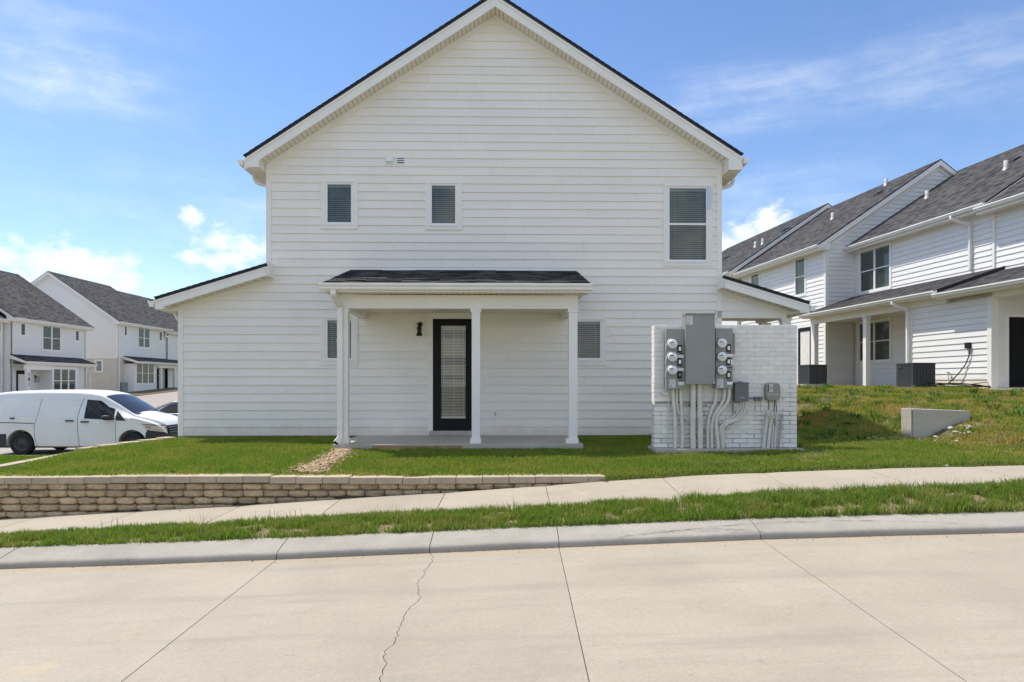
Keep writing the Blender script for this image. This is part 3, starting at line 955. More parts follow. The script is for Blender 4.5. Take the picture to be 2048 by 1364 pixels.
# lean-to roofs
def leanto(p_low, p_high, k, px_e, py_e, px_end, sgn, zret, dep):
    x_e = HF.hit_y(px_e, py_e, -OH)[0]
    x_in = HF.hit_y(px_end, 545, -OH)[0]
    zs = lambda x: p_high[1] - sgn * k * (x - p_high[0])
    FH = 0.175
    off = FH + DK / math.cos(math.atan(k))
    roof(house, (x_e, -OH - 0.05, zs(x_e) + off), (0, dep + OH, 0), (x_in - x_e, 0, k * abs(x_in - x_e)), DK)
    fb = MB(); bar(fb, mpH, (x_e, zs(x_e) - 0.012), (x_in, zs(x_in) - 0.012), OH, OH + 0.03, FH + 0.012); fo = fb.build('rake_board', M['trim'], house)
    f2 = MB(); bar(f2, mpH, (x_e, zs(x_e) + FH - 0.045), (x_in, zs(x_in) + FH - 0.045), OH + 0.03, OH + 0.042, 0.045); f2.build('drip_edge', M['trim'], fo)
    sb = MB(); soffit_ribs(sb, mpH, x_e, x_in, 0.0, OH, zs(x_e), zs(x_in), 0.15); so = sb.build('soffit', M['soffit'], house)
    bk = MB(); bar(bk, mpH, (x_e, zs(x_e) + 0.014), (x_in, zs(x_in) + 0.014), 0.0, OH, 0.01); bk.build('soffit_backing', M['sheath'], so)
    xc = p_low[0]
    er = MB(); er.prism([(x_e, zret), (xc + sgn * 0.14, zret), (xc + sgn * 0.14, zs(xc + sgn * 0.14)), (x_e, zs(x_e) + 0.02)], -OH - 0.028, -0.01); er.build('eave_return', M['trim'], house)
    eb_ = MB(); eb_.box(min(x_e, xc + sgn * 0.001), max(x_e, xc + sgn * 0.001), -0.009, -0.001, zret, zs(xc) + 0.02); eb_.build('closure', M['trim'], house)
    ec = MB(); ec.box(x_in - 0.02, x_in + 0.03, -OH - 0.03, 0.0, zs(x_in) - 0.02, zs(x_in) + FH + 0.10); ec.build('end_board', M['trim'], house)
    es = MB(); es.box(min(x_e, xc), max(x_e, xc), 0.0, dep, zret, zret + 0.01); es.build('soffit', M['soffit'], house)
    fa = MB(); fa.box(x_e - 0.012, x_e + 0.012, -0.01, dep, zret - 0.01, zs(x_e) + FH); fa.build('fascia', M['trim'], house)
    g = MB(); g.prism([(x_e + sgn * (0.013 + p[0]), zs(x_e) + 0.04 + p[1]) for p in GUT], -OH - 0.05, dep, 'y'); g.build('gutter', M['gutter'], house)
    el = MB(); pts = []
    for s in range(13):
        t = s / 12
        a = Vector((x_e + sgn * 0.03 - sgn * 0.15, 0.25, zret + 0.02)); b = Vector((x_e - sgn * 0.16, 0.25, zret - 0.17)); c = Vector((xc + sgn * 0.02, 0.24, zret - 0.19))
        pts.append(a * (1 - t) ** 2 + b * 2 * t * (1 - t) + c * t * t)
    el.tube(pts, 0.042, 10); el.build('downspout_elbow', M['gutter'], house)
    return x_e


leanto(la0, la1, kLa, 311, 601, 534.5, -1, hz(618.8, 330, OH), 9.3)
leanto(ra1, ra0, kRa, 1618, 606, 1445, 1, hz(625.5, 1600, OH), 1.4)  # unseen depth cut short so it throws less shadow
bm_ = MB(); bm_.box(hx(1430), ra1[0], -0.03, 0.18, zbeam0, zbeam1); bm_.build('porch_beam', M['trim'], house)
bt = MB(); bt.box(hx(1430), ra1[0], -0.042, -0.031, zbeam1 - 0.002, zbeam1 + 0.03); bt.build('beam_trim', M['trim'], house)
sc = MB(); sc.box(uR + 0.001, ra1[0], 0.18, 1.3, zbeam0 + 0.06, zbeam0 + 0.08); sc.build('porch_ceiling', M['soffit'], house)
sc = MB(); sc.box(ra1[0] - 0.18, ra1[0], 0.181, 1.3, zbeam0, zbeam1); sc.build('porch_beam', M['trim'], house)
for yy in (0.0, 1.15):
    po = MB(); po.box(hx(1564, 640), hx(1581, 640), yy - 0.02, yy + 0.15, -0.3, zbeam0 - 0.05)
    pp = po.build('porch_post', M['trim'], house)
    pc = MB(); pc.box(hx(1562, 640), hx(1583, 640), yy - 0.035, yy + 0.165, zbeam0 - 0.05, zbeam0); pc.build('post_cap', M['trim'], pp)

# exhaust vents high on the wall
v = MB()
vx0, vx1, vz0, vz1 = wpx(772, 313.6, 788, 330)
mbox(v, mpH, vx0, vx1, 0.0, 0.035, vz0, vz1)
v.hull([mpH(vx0 + 0.015, 0.035, vz0 + 0.02), mpH(vx1 - 0.015, 0.035, vz0 + 0.02), mpH(vx1 - 0.015, 0.12, vz0 + 0.05), mpH(vx0 + 0.015, 0.12, vz0 + 0.05),
        mpH(vx0 + 0.015, 0.035, vz1 - 0.02), mpH(vx1 - 0.015, 0.035, vz1 - 0.02), mpH(vx1 - 0.02, 0.05, vz1 - 0.022), mpH(vx0 + 0.02, 0.05, vz1 - 0.022)])
v.build('vent_hood', M['vinyl'], house)
v = MB(); vx0, vx1, vz0, vz1 = wpx(793, 313.6, 810, 330); mbox(v, mpH, vx0, vx1, 0.0, 0.03, vz0, vz1)
vo = v.build('vent_grille', M['vinyl'], house)
for f in (0.3, 0.55, 0.8):
    s_ = MB(); zf = vz0 + (vz1 - vz0) * f; mbox(s_, mpH, vx0 + 0.02, vx1 - 0.02, 0.031, 0.05, zf - 0.006, zf + 0.014); s_.build('louver', M['vinyl'], vo)
    s_ = MB(); mbox(s_, mpH, vx0 + 0.02, vx1 - 0.02, 0.0302, 0.032, zf - 0.026, zf - 0.008); s_.build('slot', M['print_dark'], vo)
# power outlet on the porch wall, small junction plate right of the lower right window
ot = MB(); ox0, ox1, oz0, oz1 = wpx(986.6, 822.6, 994, 833); mbox(ot, mpH, ox0, ox1, 0.0, 0.045, oz0, oz1)
oo = ot.build('outlet_cover', M['vinyl'], house, bevel=0.006)
for f in (0.3, 0.7):
    s_ = MB(); zf = oz0 + (oz1 - oz0) * f; mbox(s_, mpH, ox0 + 0.02, ox1 - 0.02, 0.0455, 0.048, zf - 0.012, zf + 0.012); s_.build('socket', M['print'], oo)
pl = MB(); px0, px1, pz0, pz1 = wpx(1212.5, 655, 1221, 672); mbox(pl, mpH, px0, px1, 0.0, 0.032, pz0, pz1); pl.build('mount_block', M['trim'], house)
# bell-shaped wall lamp left of the door
lx, lz = HF.hit_y(838.5, 671.5, -0.15)
lz += 0.083
lp = MB(); lp.lathe([(0.0, 0.17), (0.02, 0.17), (0.045, 0.15), (0.063, 0.115), (0.062, 0.07), (0.048, 0.035), (0.05, 0.0), (0.068, -0.055), (0.080, -0.092), (0.084, -0.105), (0.078, -0.105), (0.060, -0.05), (0.0, 0.02)], (0, 0, 0), 'z', 20)
lo = lp.build('wall_lamp', M['iron'], house)
for v_ in lo.data.vertices: v_.co = Vector((v_.co.x * 0.82 + lx, v_.co.y * 0.82 - 0.15, v_.co.z * 0.78 + lz))
ar = MB(); ar.tube([(lx, -0.02, lz + 0.20), (lx, -0.08, lz + 0.215), (lx, -0.13, lz + 0.205), (lx, -0.15, lz + 0.17), (lx, -0.15, lz + 0.12)], 0.010, 8); ar.build('lamp_arm', M['iron'], lo)
bp = MB(); bp.lathe([(0.0, -0.045), (0.05, -0.04), (0.056, -0.017)], (lx, 0, lz + 0.17), 'y', 16); bp.build('back_plate', M['iron'], lo)
sp = MB(); sp.tube([(lx - 0.085, -0.10, lz + 0.18), (lx, -0.15, lz + 0.185), (lx + 0.085, -0.10, lz + 0.18)], 0.005, 6); sp.build('stay_wire', M['iron'], lo)

# ------------------------------------------------------------------ porch of the house
YP = 2.06
pz_b0, pz_b1 = hz(617, 900, YP), hz(590, 900, YP)
pxl, pxr = hx(677, 700, YP), hx(1156.3, 700, YP)
slab = MB(); slab.box(hx(665, 889, 2.25), hx(1167, 889, 2.25), -2.25, -0.0202, -0.115, 0.0)
slab.build('porch_slab', M['concrete_slab'], house, bevel=0.006)
stain = MB(); stain.box(hx(745, 892, 2.25), hx(925, 892, 2.25), -2.254, -2.2505, -0.112, -0.022); stain.build('mud_splash', M['mud'], house)
be = MB(); be.box(pxl, pxr, -YP, -YP + 0.15, pz_b0, pz_b1); be.build('porch_beam', M['trim'], house)
for a in (pxl, pxr - 0.15):
    be = MB(); be.box(a, a + 0.15, -YP + 0.151, -0.0205, pz_b0 + 0.002, pz_b1); be.build('porch_beam', M['trim'], house)
ce = MB()
y = -YP + 0.151
a = pxl + 0.151
while a < pxr - 0.16:
    ce.box(a, min(a + 0.296, pxr - 0.152), -YP + 0.152, -0.022, pz_b0 + 0.12, pz_b0 + 0.135); a += 0.3
ce.build('porch_ceiling', M['soffit'], house)
for x0p, x1p, cap0, cap1, b0, b1 in ((678.0, 695.7, 676, 698, 676, 698), (943.4, 960.3, 941, 962.5, 940, 962), (1137.6, 1155, 1135.5, 1156.6, 1132.5, 1156.8)):
    a, b = hx(x0p, 750, YP), hx(x1p, 750, YP)
    po = MB(); po.box(a, b, -YP - 0.004, -YP + 0.158, 0.09, pz_b0 - 0.065)
    p_ = po.build('porch_post', M['trim'], house, bevel=0.004)
    a, b = hx(cap0, 750, YP), hx(cap1, 750, YP)
    c_ = MB(); c_.box(a, b, -YP - 0.022, -YP + 0.175, pz_b0 - 0.065, pz_b0 - 0.001); c_.build('post_cap', M['trim'], p_, bevel=0.004)
    c_ = MB(); c_.box(hx(b0, 750, YP), hx(b1, 750, YP), -YP - 0.026, -YP + 0.18, 0.001, 0.09); c_.build('post_base', M['trim'], p_, bevel=0.004)
# porch roof
YE = 2.42
ze = hz(565.5, 900, YE + 0.1)
zt = hz(541, 900, 0)
rx0, rx1 = hx(645, 565, YE), hx(1180.5, 565, YE)
roof(house, (rx0, -YE - 0.03, ze - 0.01), (rx1 - rx0, 0, 0), (0, YE + 0.03 - 0.019, zt - ze), 0.05, 0.13, jag=1.0)
fl = MB(); fl.hull([(rx0 + 0.03, -0.06, zt - 0.02), (rx1 - 0.03, -0.06, zt - 0.02), (rx1 - 0.03, -0.02, zt - 0.02), (rx0 + 0.03, -0.02, zt - 0.02), (rx0 + 0.03, -0.045, zt + 0.045), (rx1 - 0.03, -0.045, zt + 0.045), (rx1 - 0.03, -0.018, zt + 0.05), (rx0 + 0.03, -0.018, zt + 0.05)]); fl.build('flashing', M['trim'], house)
zf0 = hz(585, 900, YE - 0.02)
fa = MB(); fa.box(rx0 + 0.03, rx1 - 0.03, -YE + 0.0, -YE + 0.025, zf0, ze - 0.06); fa.build('fascia', M['trim'], house)
for a in (rx0 + 0.03, rx1 - 0.055):
    e_ = MB(); e_.prism([(-YE + 0.0255, zf0), (-YE + 0.36, zf0), (-YE + 0.36, zf0 + 0.03), (-0.021, zt - 0.30), (-0.021, zt - 0.07), (-YE + 0.0255, ze - 0.075)], a, a + 0.025, 'x'); e_.build('rake_board', M['trim'], house)
    s0, s1 = (a + 0.0255, pxl) if a < 0 else (pxr, a)
    e_ = MB(); e_.box(s0, s1, -YP - 0.01, -0.022, zf0 + 0.03, zf0 + 0.04); e_.build('soffit', M['soffit'], house)
sb = MB(); soffit_ribs(sb, mpH, rx0 + 0.055, rx1 - 0.055, YP - 0.02, YE - 0.001, zf0 + 0.012, zf0 + 0.012, 0.101); sb.build('soffit', M['soffit'], house)
bk = MB(); bk.box(rx0 + 0.056, rx1 - 0.056, -YE + 0.026, -YP + 0.02, zf0 + 0.026, zf0 + 0.03); bk.build('soffit_backing', M['sheath'], house)
gutter_along_x(house, hx(637.5, 570, YE + 0.1), hx(1185, 570, YE + 0.1), YE + 0.0005, ze - 0.128, -1)
# square downspout at the left post
d_ = MB()
xa, xb = hx(668, 590, YE), hx(679.5, 700, YP + 0.08)
d_.beam((xa, -YE - 0.05, ze - 0.11), (xa, -YE - 0.05, zf0 - 0.05), 0.10, 0.075, (0, 1, 0))
d_.beam((xa, -YE - 0.05, zf0 - 0.04), (xb, -YP - 0.05, pz_b0 + 0.02), 0.098, 0.073, (0, 1, 0))
d_.beam((xb, -YP - 0.05, pz_b0 + 0.05), (xb, -YP - 0.05, 0.10), 0.10, 0.075, (0, 1, 0))
d_.beam((xb, -YP - 0.05, 0.12), (xb - 0.05, -YP - 0.17, 0.03), 0.098, 0.073, (0, 1, 0.3))
do = d_.build('downspout', M['gutter'], house, bevel=0.006)
dm = MB(); dm.beam((xb - 0.047, -YP - 0.163, 0.035), (xb - 0.052, -YP - 0.176, 0.025), 0.085, 0.06, (0, 1, 0.3)); dm.build('outlet_mouth', M['print_dark'], do)
for zz in (1.9, 0.8):
    st = MB(); st.box(xb - 0.056, xb + 0.056, -YP - 0.092, -YP - 0.008, zz, zz + 0.03); st.build('strap', M['gutter'], do)

# ------------------------------------------------------------------ rows of townhouses
def section(parent, x0, x1, w, ez, fz, span, k, face, back=True, oh=0.40, rake=0.16, lower=None, gut=True, th=0.05):
    """one stepped part of a row: walls, two roof slopes, rake boards, eave fascia, soffit and gutter. x along the street, y outward; face=-1/+1: the gable end that the camera sees"""
    ye = w + oh
    yr = ye - span
    yb = yr - span
    zr = ez + k * span
    b = MB()
    zw = ez - 0.18
    b.prism([(w - 0.12, fz - 0.8), (w - 0.12, zw), (yr, zr - 0.19), (yb + oh, zw), (yb + oh, fz - 0.8)], x0 + 0.02, x1 - 0.02, 'x')
    b.build('wall', M['siding_far'], parent)
    a0, a1 = x0 - rake, x1 + rake
    roof(parent, (a0, ye + 0.03, ez - 0.02), (a1 - a0, 0, 0), (0, -span - 0.03, zr - ez + 0.02), th, 0.145)
    if back:
        roof(parent, (a1, yb, ez - 0.02), (a0 - a1, 0, 0), (0, span, zr - ez + 0.02), th, 0.145)
    for xe, s in ((x0, -1), (x1, 1)):
        r = MB()
        xa, xb = (xe - rake - 0.025, xe - rake) if s < 0 else (xe + rake, xe + rake + 0.025)
        for yy in ((ye, yr), (yb, yr)):
            r.hull([(xa, yy[0], ez - 0.26), (xb, yy[0], ez - 0.26), (xb, yy[1], zr - 0.26), (xa, yy[1], zr - 0.26), (xa, yy[0], ez - 0.05), (xb, yy[0], ez - 0.05), (xb, yy[1], zr - 0.05), (xa, yy[1], zr - 0.05)])
            r.hull([(min(xe, xb), yy[0], ez - 0.25), (max(xe, xa), yy[0], ez - 0.25), (max(xe, xa), yy[1], zr - 0.25), (min(xe, xb), yy[1], zr - 0.25)] + [(min(xe, xb), yy[0], ez - 0.235), (max(xe, xa), yy[0], ez - 0.235), (max(xe, xa), yy[1], zr - 0.235), (min(xe, xb), yy[1], zr - 0.235)])
        r.build('rake_board', M['trim'], parent)
    for xe, s in ((x0, -1), (x1, 1)):
        xa, xb = sorted((xe, xe + s * (rake - 0.001)))
        c_ = MB(); c_.prism([(ye - 0.032, ez - 0.248), (w - 0.1, ez - 0.248), (w - 0.1, ez - 0.24 + k * (oh + 0.1)), (ye - 0.032, ez - 0.2)], xa, xb, 'x'); c_.build('eave_return', M['trim'], parent)
    f = MB(); f.box(a0, a1, ye - 0.03, ye - 0.004, ez - 0.24, ez - 0.055); f.build('fascia', M['trim'], parent)
    s_ = MB(); s_.box(a0, a1, w - 0.12, ye - 0.031, ez - 0.235, ez - 0.22); s_.build('soffit', M['soffit'], parent)
    if gut:
        gutter_along_x(parent, a0 - 0.03, a1 + 0.03, ye + 0.0, ez - 0.155, 1)
    return ye, yr, zr


row = None
RF = Frame(15.0, 21.83, math.atan2(0.992, -0.1265))
row = thing('townhouse_row', 'long white townhouse row with stepped grey roofs on the rise', 'townhouses', (15.0, 21.83, 0), RF.a)
FZ = 1.0
mpR = lambda a, o, z: (a, -0.4 + o, z)
mpB = lambda a, o, z: (a, 0.9 + o, z)
mpL = lambda a, o, z: (a, 1.6 + o, z)
ST = 0.1815
section(row, -7.5, 0.0, -0.45, 6.80, FZ, 5.4, 0.65, -1, oh=0.45)
section(row, 0.0, 7.05, -0.4, 6.90, FZ, 5.4, 0.65, -1)
section(row, 7.1, 14.9, 0.9, 6.98, FZ, 5.58, 0.676, -1)
section(row, 14.9, 27.0, 1.2, 7.12, FZ + 0.1, 5.6, 0.676, -1)


def rwin(w, px0, py0, px1, py1, parent, frame, osgn, floor=None, **kw):
    """window from its outline in the photo: x from its middle row, heights from its middle column"""
    ym = (py0 + py1) / 2
    a = frame.hit_y(px0, ym, w)[0]; b = frame.hit_y(px1, ym, w)[0]
    am = (a + b) / 2
    q = frame.world(am, w)
    z0 = EYE - (py1 - HY) / F * q.y; z1 = EYE - (py0 - HY) / F * q.y
    x0, x1 = min(a, b), max(a, b)
    return x0, x1, z0, z1


mp_up = lambda a, o, z: (a, -0.4 + o, z)
# upper wall of the near part
x0, x1, z0, z1 = rwin(-0.4, 1720.5, 496, 1781, 580, row, RF, 1)
hol = [(x0 - 0.08, x1 + 0.08, z0 - 0.08, z1 + 0.08)]
window(row, mp_up, x0, x1, z0, z1, (0.09, 0.09, 0.09, 0.09), cols=2, hung=True)
planks(row, mp_up, 4.72, 6.70, ST, lambda z: 0.0, lambda z: 7.1, hol, M['siding_far'])
mp_up0 = lambda a, o, z: (a, -0.45 + o, z)
planks(row, mp_up0, 4.62, 6.60, ST, lambda z: -3.6, lambda z: -0.0, [], M['siding_far'])
jb_ = MB(); jb_.box(-0.09, 0.0, -0.55, -0.39, 4.6, 6.65); jb_.build('joint_board', M['trim'], row)
# the taller middle part: street face and the gable end that looks down the hill
hol = []
for q in ((1591, 517, 1611, 590), (1503, 548, 1519, 600)):
    x0, x1, z0, z1 = rwin(0.9, *q, row, RF, 1)
    hol.append((x0 - 0.08, x1 + 0.08, z0 - 0.08, z1 + 0.08))
    window(row, mpB, x0, x1, z0, z1, (0.08, 0.08, 0.08, 0.08), hung=True)
dq = rwin(0.9, 1597, 655, 1623, 768, row, RF, 1)
hol.append((dq[0] - 0.08, dq[1] + 0.08, dq[2] - 0.2, dq[3] + 0.08))
planks(row, mpB, FZ, 6.78, ST, lambda z: 7.2, lambda z: 14.8, hol, M['siding_far'])
d_ = MB(); mbox(d_, mpB, dq[0], dq[0] + 0.13, -0.05, 0.01, FZ + 0.02, dq[3]); mbox(d_, mpB, dq[1] - 0.13, dq[1], -0.05, 0.01, FZ + 0.02, dq[3]); mbox(d_, mpB, dq[0] + 0.13, dq[1] - 0.13, -0.05, 0.01, dq[3] - 0.16, dq[3]); mbox(d_, mpB, dq[0] + 0.13, dq[1] - 0.13, -0.05, 0.01, FZ + 0.02, FZ + 0.25)
do = d_.build('door', M['black'], row)
g_ = MB(); mbox(g_, mpB, dq[0] + 0.131, dq[1] - 0.131, -0.04, -0.01, FZ + 0.251, dq[3] - 0.161); g_.build('blind', M['blind_door'], do)
c_ = MB(); mbox(c_, mpB, dq[0] - 0.09, dq[0], -0.05, 0.03, FZ, dq[3]); mbox(c_, mpB, dq[1], dq[1] + 0.09, -0.05, 0.03, FZ, dq[3]); mbox(c_, mpB, dq[0] - 0.09, dq[1] + 0.09, -0.05, 0.032, dq[3], dq[3] + 0.09); c_.build('casing', M['trim'], do)
mpE = lambda a, o, z: (7.1 - o, a, z)
zrB = 6.98 + 0.676 * 5.58
planks(row, mpE, FZ, zrB - 0.3, ST, lambda z: -4.28 - min(4.6, max(0.0, (zrB - 0.22 - z) / 0.676)), lambda z: min(0.88, -4.28 + (zrB - 0.22 - z) / 0.676), [], M['siding_far'])
c_ = MB(); c_.box(7.04, 7.19, 0.79, 0.935, FZ - 0.3, 6.77); c_.build('corner_board', M['trim'], row)
f_ = MB()
for yy in (0.9, -9.5):
    f_.hull([(7.06, yy, 6.72 + (0 if yy > 0 else 0.1)), (7.08, yy, 6.72 + (0 if yy > 0 else 0.1)), (7.08, -4.28, zrB - 0.42), (7.06, -4.28, zrB - 0.42), (7.06, yy, 6.9), (7.08, yy, 6.9), (7.08, -4.28, zrB - 0.22), (7.06, -4.28, zrB - 0.22)])
f_.build('frieze_board', M['trim'], row)
# lower storey: siding wall, porch recess with window and lamp, second recess with a black door
planks(row, mpL, FZ - 0.12, 3.62, ST, lambda z: -2.05, lambda z: 1.05, [], M['siding_low'])
fr_ = MB(); fr_.box(-0.5, 1.14, 1.484, 1.63, 3.61, 3.823); fr_.build('frieze_board', M['trim'], row)
lb = MB(); lb.box(-2.15, 1.10, -0.42, 1.48, FZ - 0.6, 3.7); lb.build('wall', M['siding_far'], row)
for a0, a1 in ((-2.2, -2.05), (1.02, 1.14)):
    c_ = MB(); c_.box(a0, a1, 1.40, 1.635, FZ - 0.15, 3.6); c_.build('corner_board', M['trim'], row)
mpS = lambda a, o, z: (-2.155 - o, a, z)
ddz = EYE + (768 - 635) / F * 19.7
ya = RF.hit_x(2019, 700, -2.2)[0]
planks(row, mpS, FZ, 3.55, ST, lambda z: -0.4, lambda z: 1.40, [(-0.5, ya + 0.07, 0.5, ddz + 0.08)], M['siding_far'])
d_ = MB(); mbox(d_, mpS, ya - 0.95, ya, -0.04, 0.012, FZ + 0.02, ddz)
do = d_.build('door', M['black'], row)
for r_ in range(3):
    for c in range(2):
        p_ = MB(); mbox(p_, mpS, ya - 0.86 + c * 0.42, ya - 0.5 + c * 0.42, 0.0125, 0.02, FZ + 0.16 + r_ * 0.62, FZ + 0.68 + r_ * 0.62); p_.build('door_panel', M['black'], do)
c_ = MB(); mbox(c_, mpS, ya, ya + 0.09, -0.04, 0.03, FZ, ddz); mbox(c_, mpS, ya - 1.05, ya + 0.09, -0.04, 0.032, ddz, ddz + 0.09); c_.build('casing', M['trim'], do)
# porch floor, back wall, window
pf = MB(); pf.box(-6.0, 7.02, -0.39, 1.75, FZ - 0.5, FZ - 0.02); pf.build('porch_slab', M['concrete_slab'], row)
x0, x1, z0, z1 = rwin(-0.4, 1719, 643, 1781.5, 722, row, RF, 1)
hol = [(x0 - 0.08, x1 + 0.08, z0 - 0.08, z1 + 0.08)]
window(row, mp_up, x0, x1, z0, z1, (0.10, 0.10, 0.10, 0.10), cols=2, hung=True)
planks(row, mp_up, FZ, 3.75, ST, lambda z: 1.12, lambda z: 7.0, hol, M['siding_far'])
mpI = lambda a, o, z: (1.10 + o, a, z)
planks(row, mpI, FZ, 3.6, ST, lambda z: -0.38, lambda z: 1.40, [], M['siding_far'], joined='siding')
b_ = MB(); b_.box(1.141, 7.03, 1.48, 1.62, 3.60, 3.86); b_.build('porch_beam', M['trim'], row)
b_ = MB(); b_.box(-6.0, -2.201, 1.48, 1.62, 3.57, 3.84); b_.build('porch_beam', M['trim'], row)
c_ = MB(); c_.box(-6.0, 7.03, -0.38, 1.47, 3.70, 3.72); c_.build('porch_ceiling', M['soffit'], row)
for px0, px1 in ((1722.6, 1738), (1624, 1631.5)):
    a0, a1 = sorted((RF.hit_y(px0, 700, 1.6)[0], RF.hit_y(px1, 700, 1.6)[0]))
    am = (a0 + a1) / 2
    p_ = MB(); p_.box(am - 0.09, am + 0.09, 1.45, 1.63, FZ - 0.01, 3.53); pp = p_.build('porch_post', M['trim'], row)
    p_ = MB(); p_.box(am - 0.11, am + 0.11, 1.43, 1.65, 3.53, 3.599); p_.build('post_cap', M['trim'], pp)
# lower roofs
roof(row, (-6.5, 2.03, 3.90), (6.0, 0, 0), (0, -2.43, 0.80), 0.05, 0.145)
roof(row, (-0.48, 2.03, 4.00), (7.55, 0, 0), (0, -2.43, 0.80), 0.05, 0.145)
for a0, a1, z in ((-6.5, -0.5, 3.92), (-0.52, 7.05, 4.02)):
    f = MB(); f.box(a0, a1, 1.97, 1.996, z - 0.20, z - 0.055); f.build('fascia', M['trim'], row)
    f = MB(); f.box(a0, a1, 1.475, 1.969, z - 0.195, z - 0.18); f.build('soffit', M['soffit'], row)
    gutter_along_x(row, a0 - 0.04, a1 + 0.03, 2.0, z - 0.155, 1)
st = MB(); st.hull([(-0.50, 2.0, 3.90), (-0.485, 2.0, 3.90), (-0.485, -0.39, 4.70), (-0.50, -0.39, 4.70), (-0.50, 2.0, 4.02), (-0.485, 2.0, 4.02), (-0.485, -0.39, 4.82), (-0.50, -0.39, 4.82)]); st.build('step_flashing', M['roof_edge'], row)
# downspouts
def row_spout(path, name='downspout'):
    m_ = MB()
    for a, b in zip(path[:-1], path[1:]):
        m_.beam(a, b, 0.10, 0.075, (1, 0, 0))
    m_.build(name, M['gutter'], row, bevel=0.006)


su = RF.hit_y(1943, 480, -0.38)[0]
row_spout([(su + 0.35, 0.06, 6.78), (su + 0.35, 0.06, 6.66), (su, -0.33, 6.40), (su, -0.33, 4.90)])
sl = RF.hit_y(1817, 680, 1.66)[0]
row_spout([(sl + 0.25, 2.05, 3.9), (sl + 0.25, 2.05, 3.78), (sl, 1.69, 3.55), (sl, 1.69, FZ - 0.05)])
# roof vents
M['vent_grey'] = mat('dull_vent_pipe', (0.42, 0.41, 0.40), 0.7)
def on_roof(px, py, ye, ez, k, sx0=None):
    d, dz = RF.ray(px, py)
    lo, hi = 15.0, 70.0
    for _ in range(60):
        t = (lo + hi) / 2
        P = d * t
        x_, y_ = RF.local(P.x, P.y)
        if EYE + dz * t > ez + k * (ye - y_): lo = t
        else: hi = t
    return x_, y_, ez + k * (ye - y_)


for px, py, ye, ez, k in ((2012, 338, 0.0, 6.9, 0.65), (1854, 396, 0.0, 6.9, 0.65), (1772, 370, 1.3, 6.98, 0.676), (1665.5, 438, 1.3, 6.98, 0.676), (1511, 494, 1.6, 7.12, 0.676), (1525.5, 488, 1.6, 7.12, 0.676)):
    x_, y_, z_ = on_roof(px, py, ye, ez, k)
    p_ = MB(); p_.lathe([(0.075, -0.1), (0.075, 0.30), (0.06, 0.30), (0.06, 0.25), (0.0, 0.25)], (x_, y_, z_), 'z', 12)
    vp = p_.build('vent_pipe', M['vent_grey'], row)
    p_ = MB(); p_.lathe([(0.13, -0.09), (0.11, 0.03), (0.078, 0.05)], (x_, y_, z_), 'z', 12); p_.build('vent_boot', M['galv'], vp)
for px, py, ye, ez, k in ((2028, 322, 0.0, 6.9, 0.65), (1757, 388, 1.3, 6.98, 0.676), (1570, 461, 1.6, 7.12, 0.676), (1452, 517, 1.6, 7.12, 0.676)):
    x_, y_, z_ = on_roof(px, py, ye, ez, k)
    p_ = MB(); p_.hull([(x_ - 0.16, y_ + 0.16, z_ - k * .16 + 0.01), (x_ + 0.16, y_ + 0.16, z_ - k * .16 + 0.01), (x_ + 0.16, y_ - 0.16, z_ + k * .16 + 0.01), (x_ - 0.16, y_ - 0.16, z_ + k * .16 + 0.01),
                        (x_ - 0.14, y_ + 0.14, z_ - k * .14 + 0.11), (x_ + 0.14, y_ + 0.14, z_ - k * .14 + 0.11), (x_ + 0.14, y_ - 0.14, z_ + k * .14 + 0.07), (x_ - 0.14, y_ - 0.14, z_ + k * .14 + 0.07)])
    p_.build('roof_vent', M['roof_edge'], row)
# wall lantern in the recess, electrical disconnect with cable, hose tap
def lantern(parent, mp, a, o, z, s=1.0, name='wall_lantern'):
    m_ = MB()
    mbox(m_, mp, a - 0.06 * s, a + 0.06 * s, 0.0, 0.02, z + 0.02, z + 0.26 * s)
    for da in (-1, 1):
        for oo in (0.05, 0.20):
            mbox(m_, mp, a + da * 0.085 * s - 0.008, a + da * 0.085 * s + 0.008, oo, oo + 0.016, z - 0.2 * s, z + 0.12 * s)
    mbox(m_, mp, a - 0.10 * s, a + 0.10 * s, 0.04, 0.225, z + 0.12 * s, z + 0.15 * s); mbox(m_, mp, a - 0.095 * s, a + 0.095 * s, 0.045, 0.22, z - 0.215 * s, z - 0.195 * s)
    mbox(m_, mp, a - 0.02, a + 0.02, 0.02, 0.14, z + 0.155 * s, z + 0.19 * s)
    o_ = m_.build(name, M['iron'], parent)
    b_ = MB(); mbox(b_, mp, a - 0.015, a + 0.015, 0.115, 0.145, z - 0.18 * s, z - 0.02 * s); b_.build('candle', M['vinyl'], o_)
    return o_


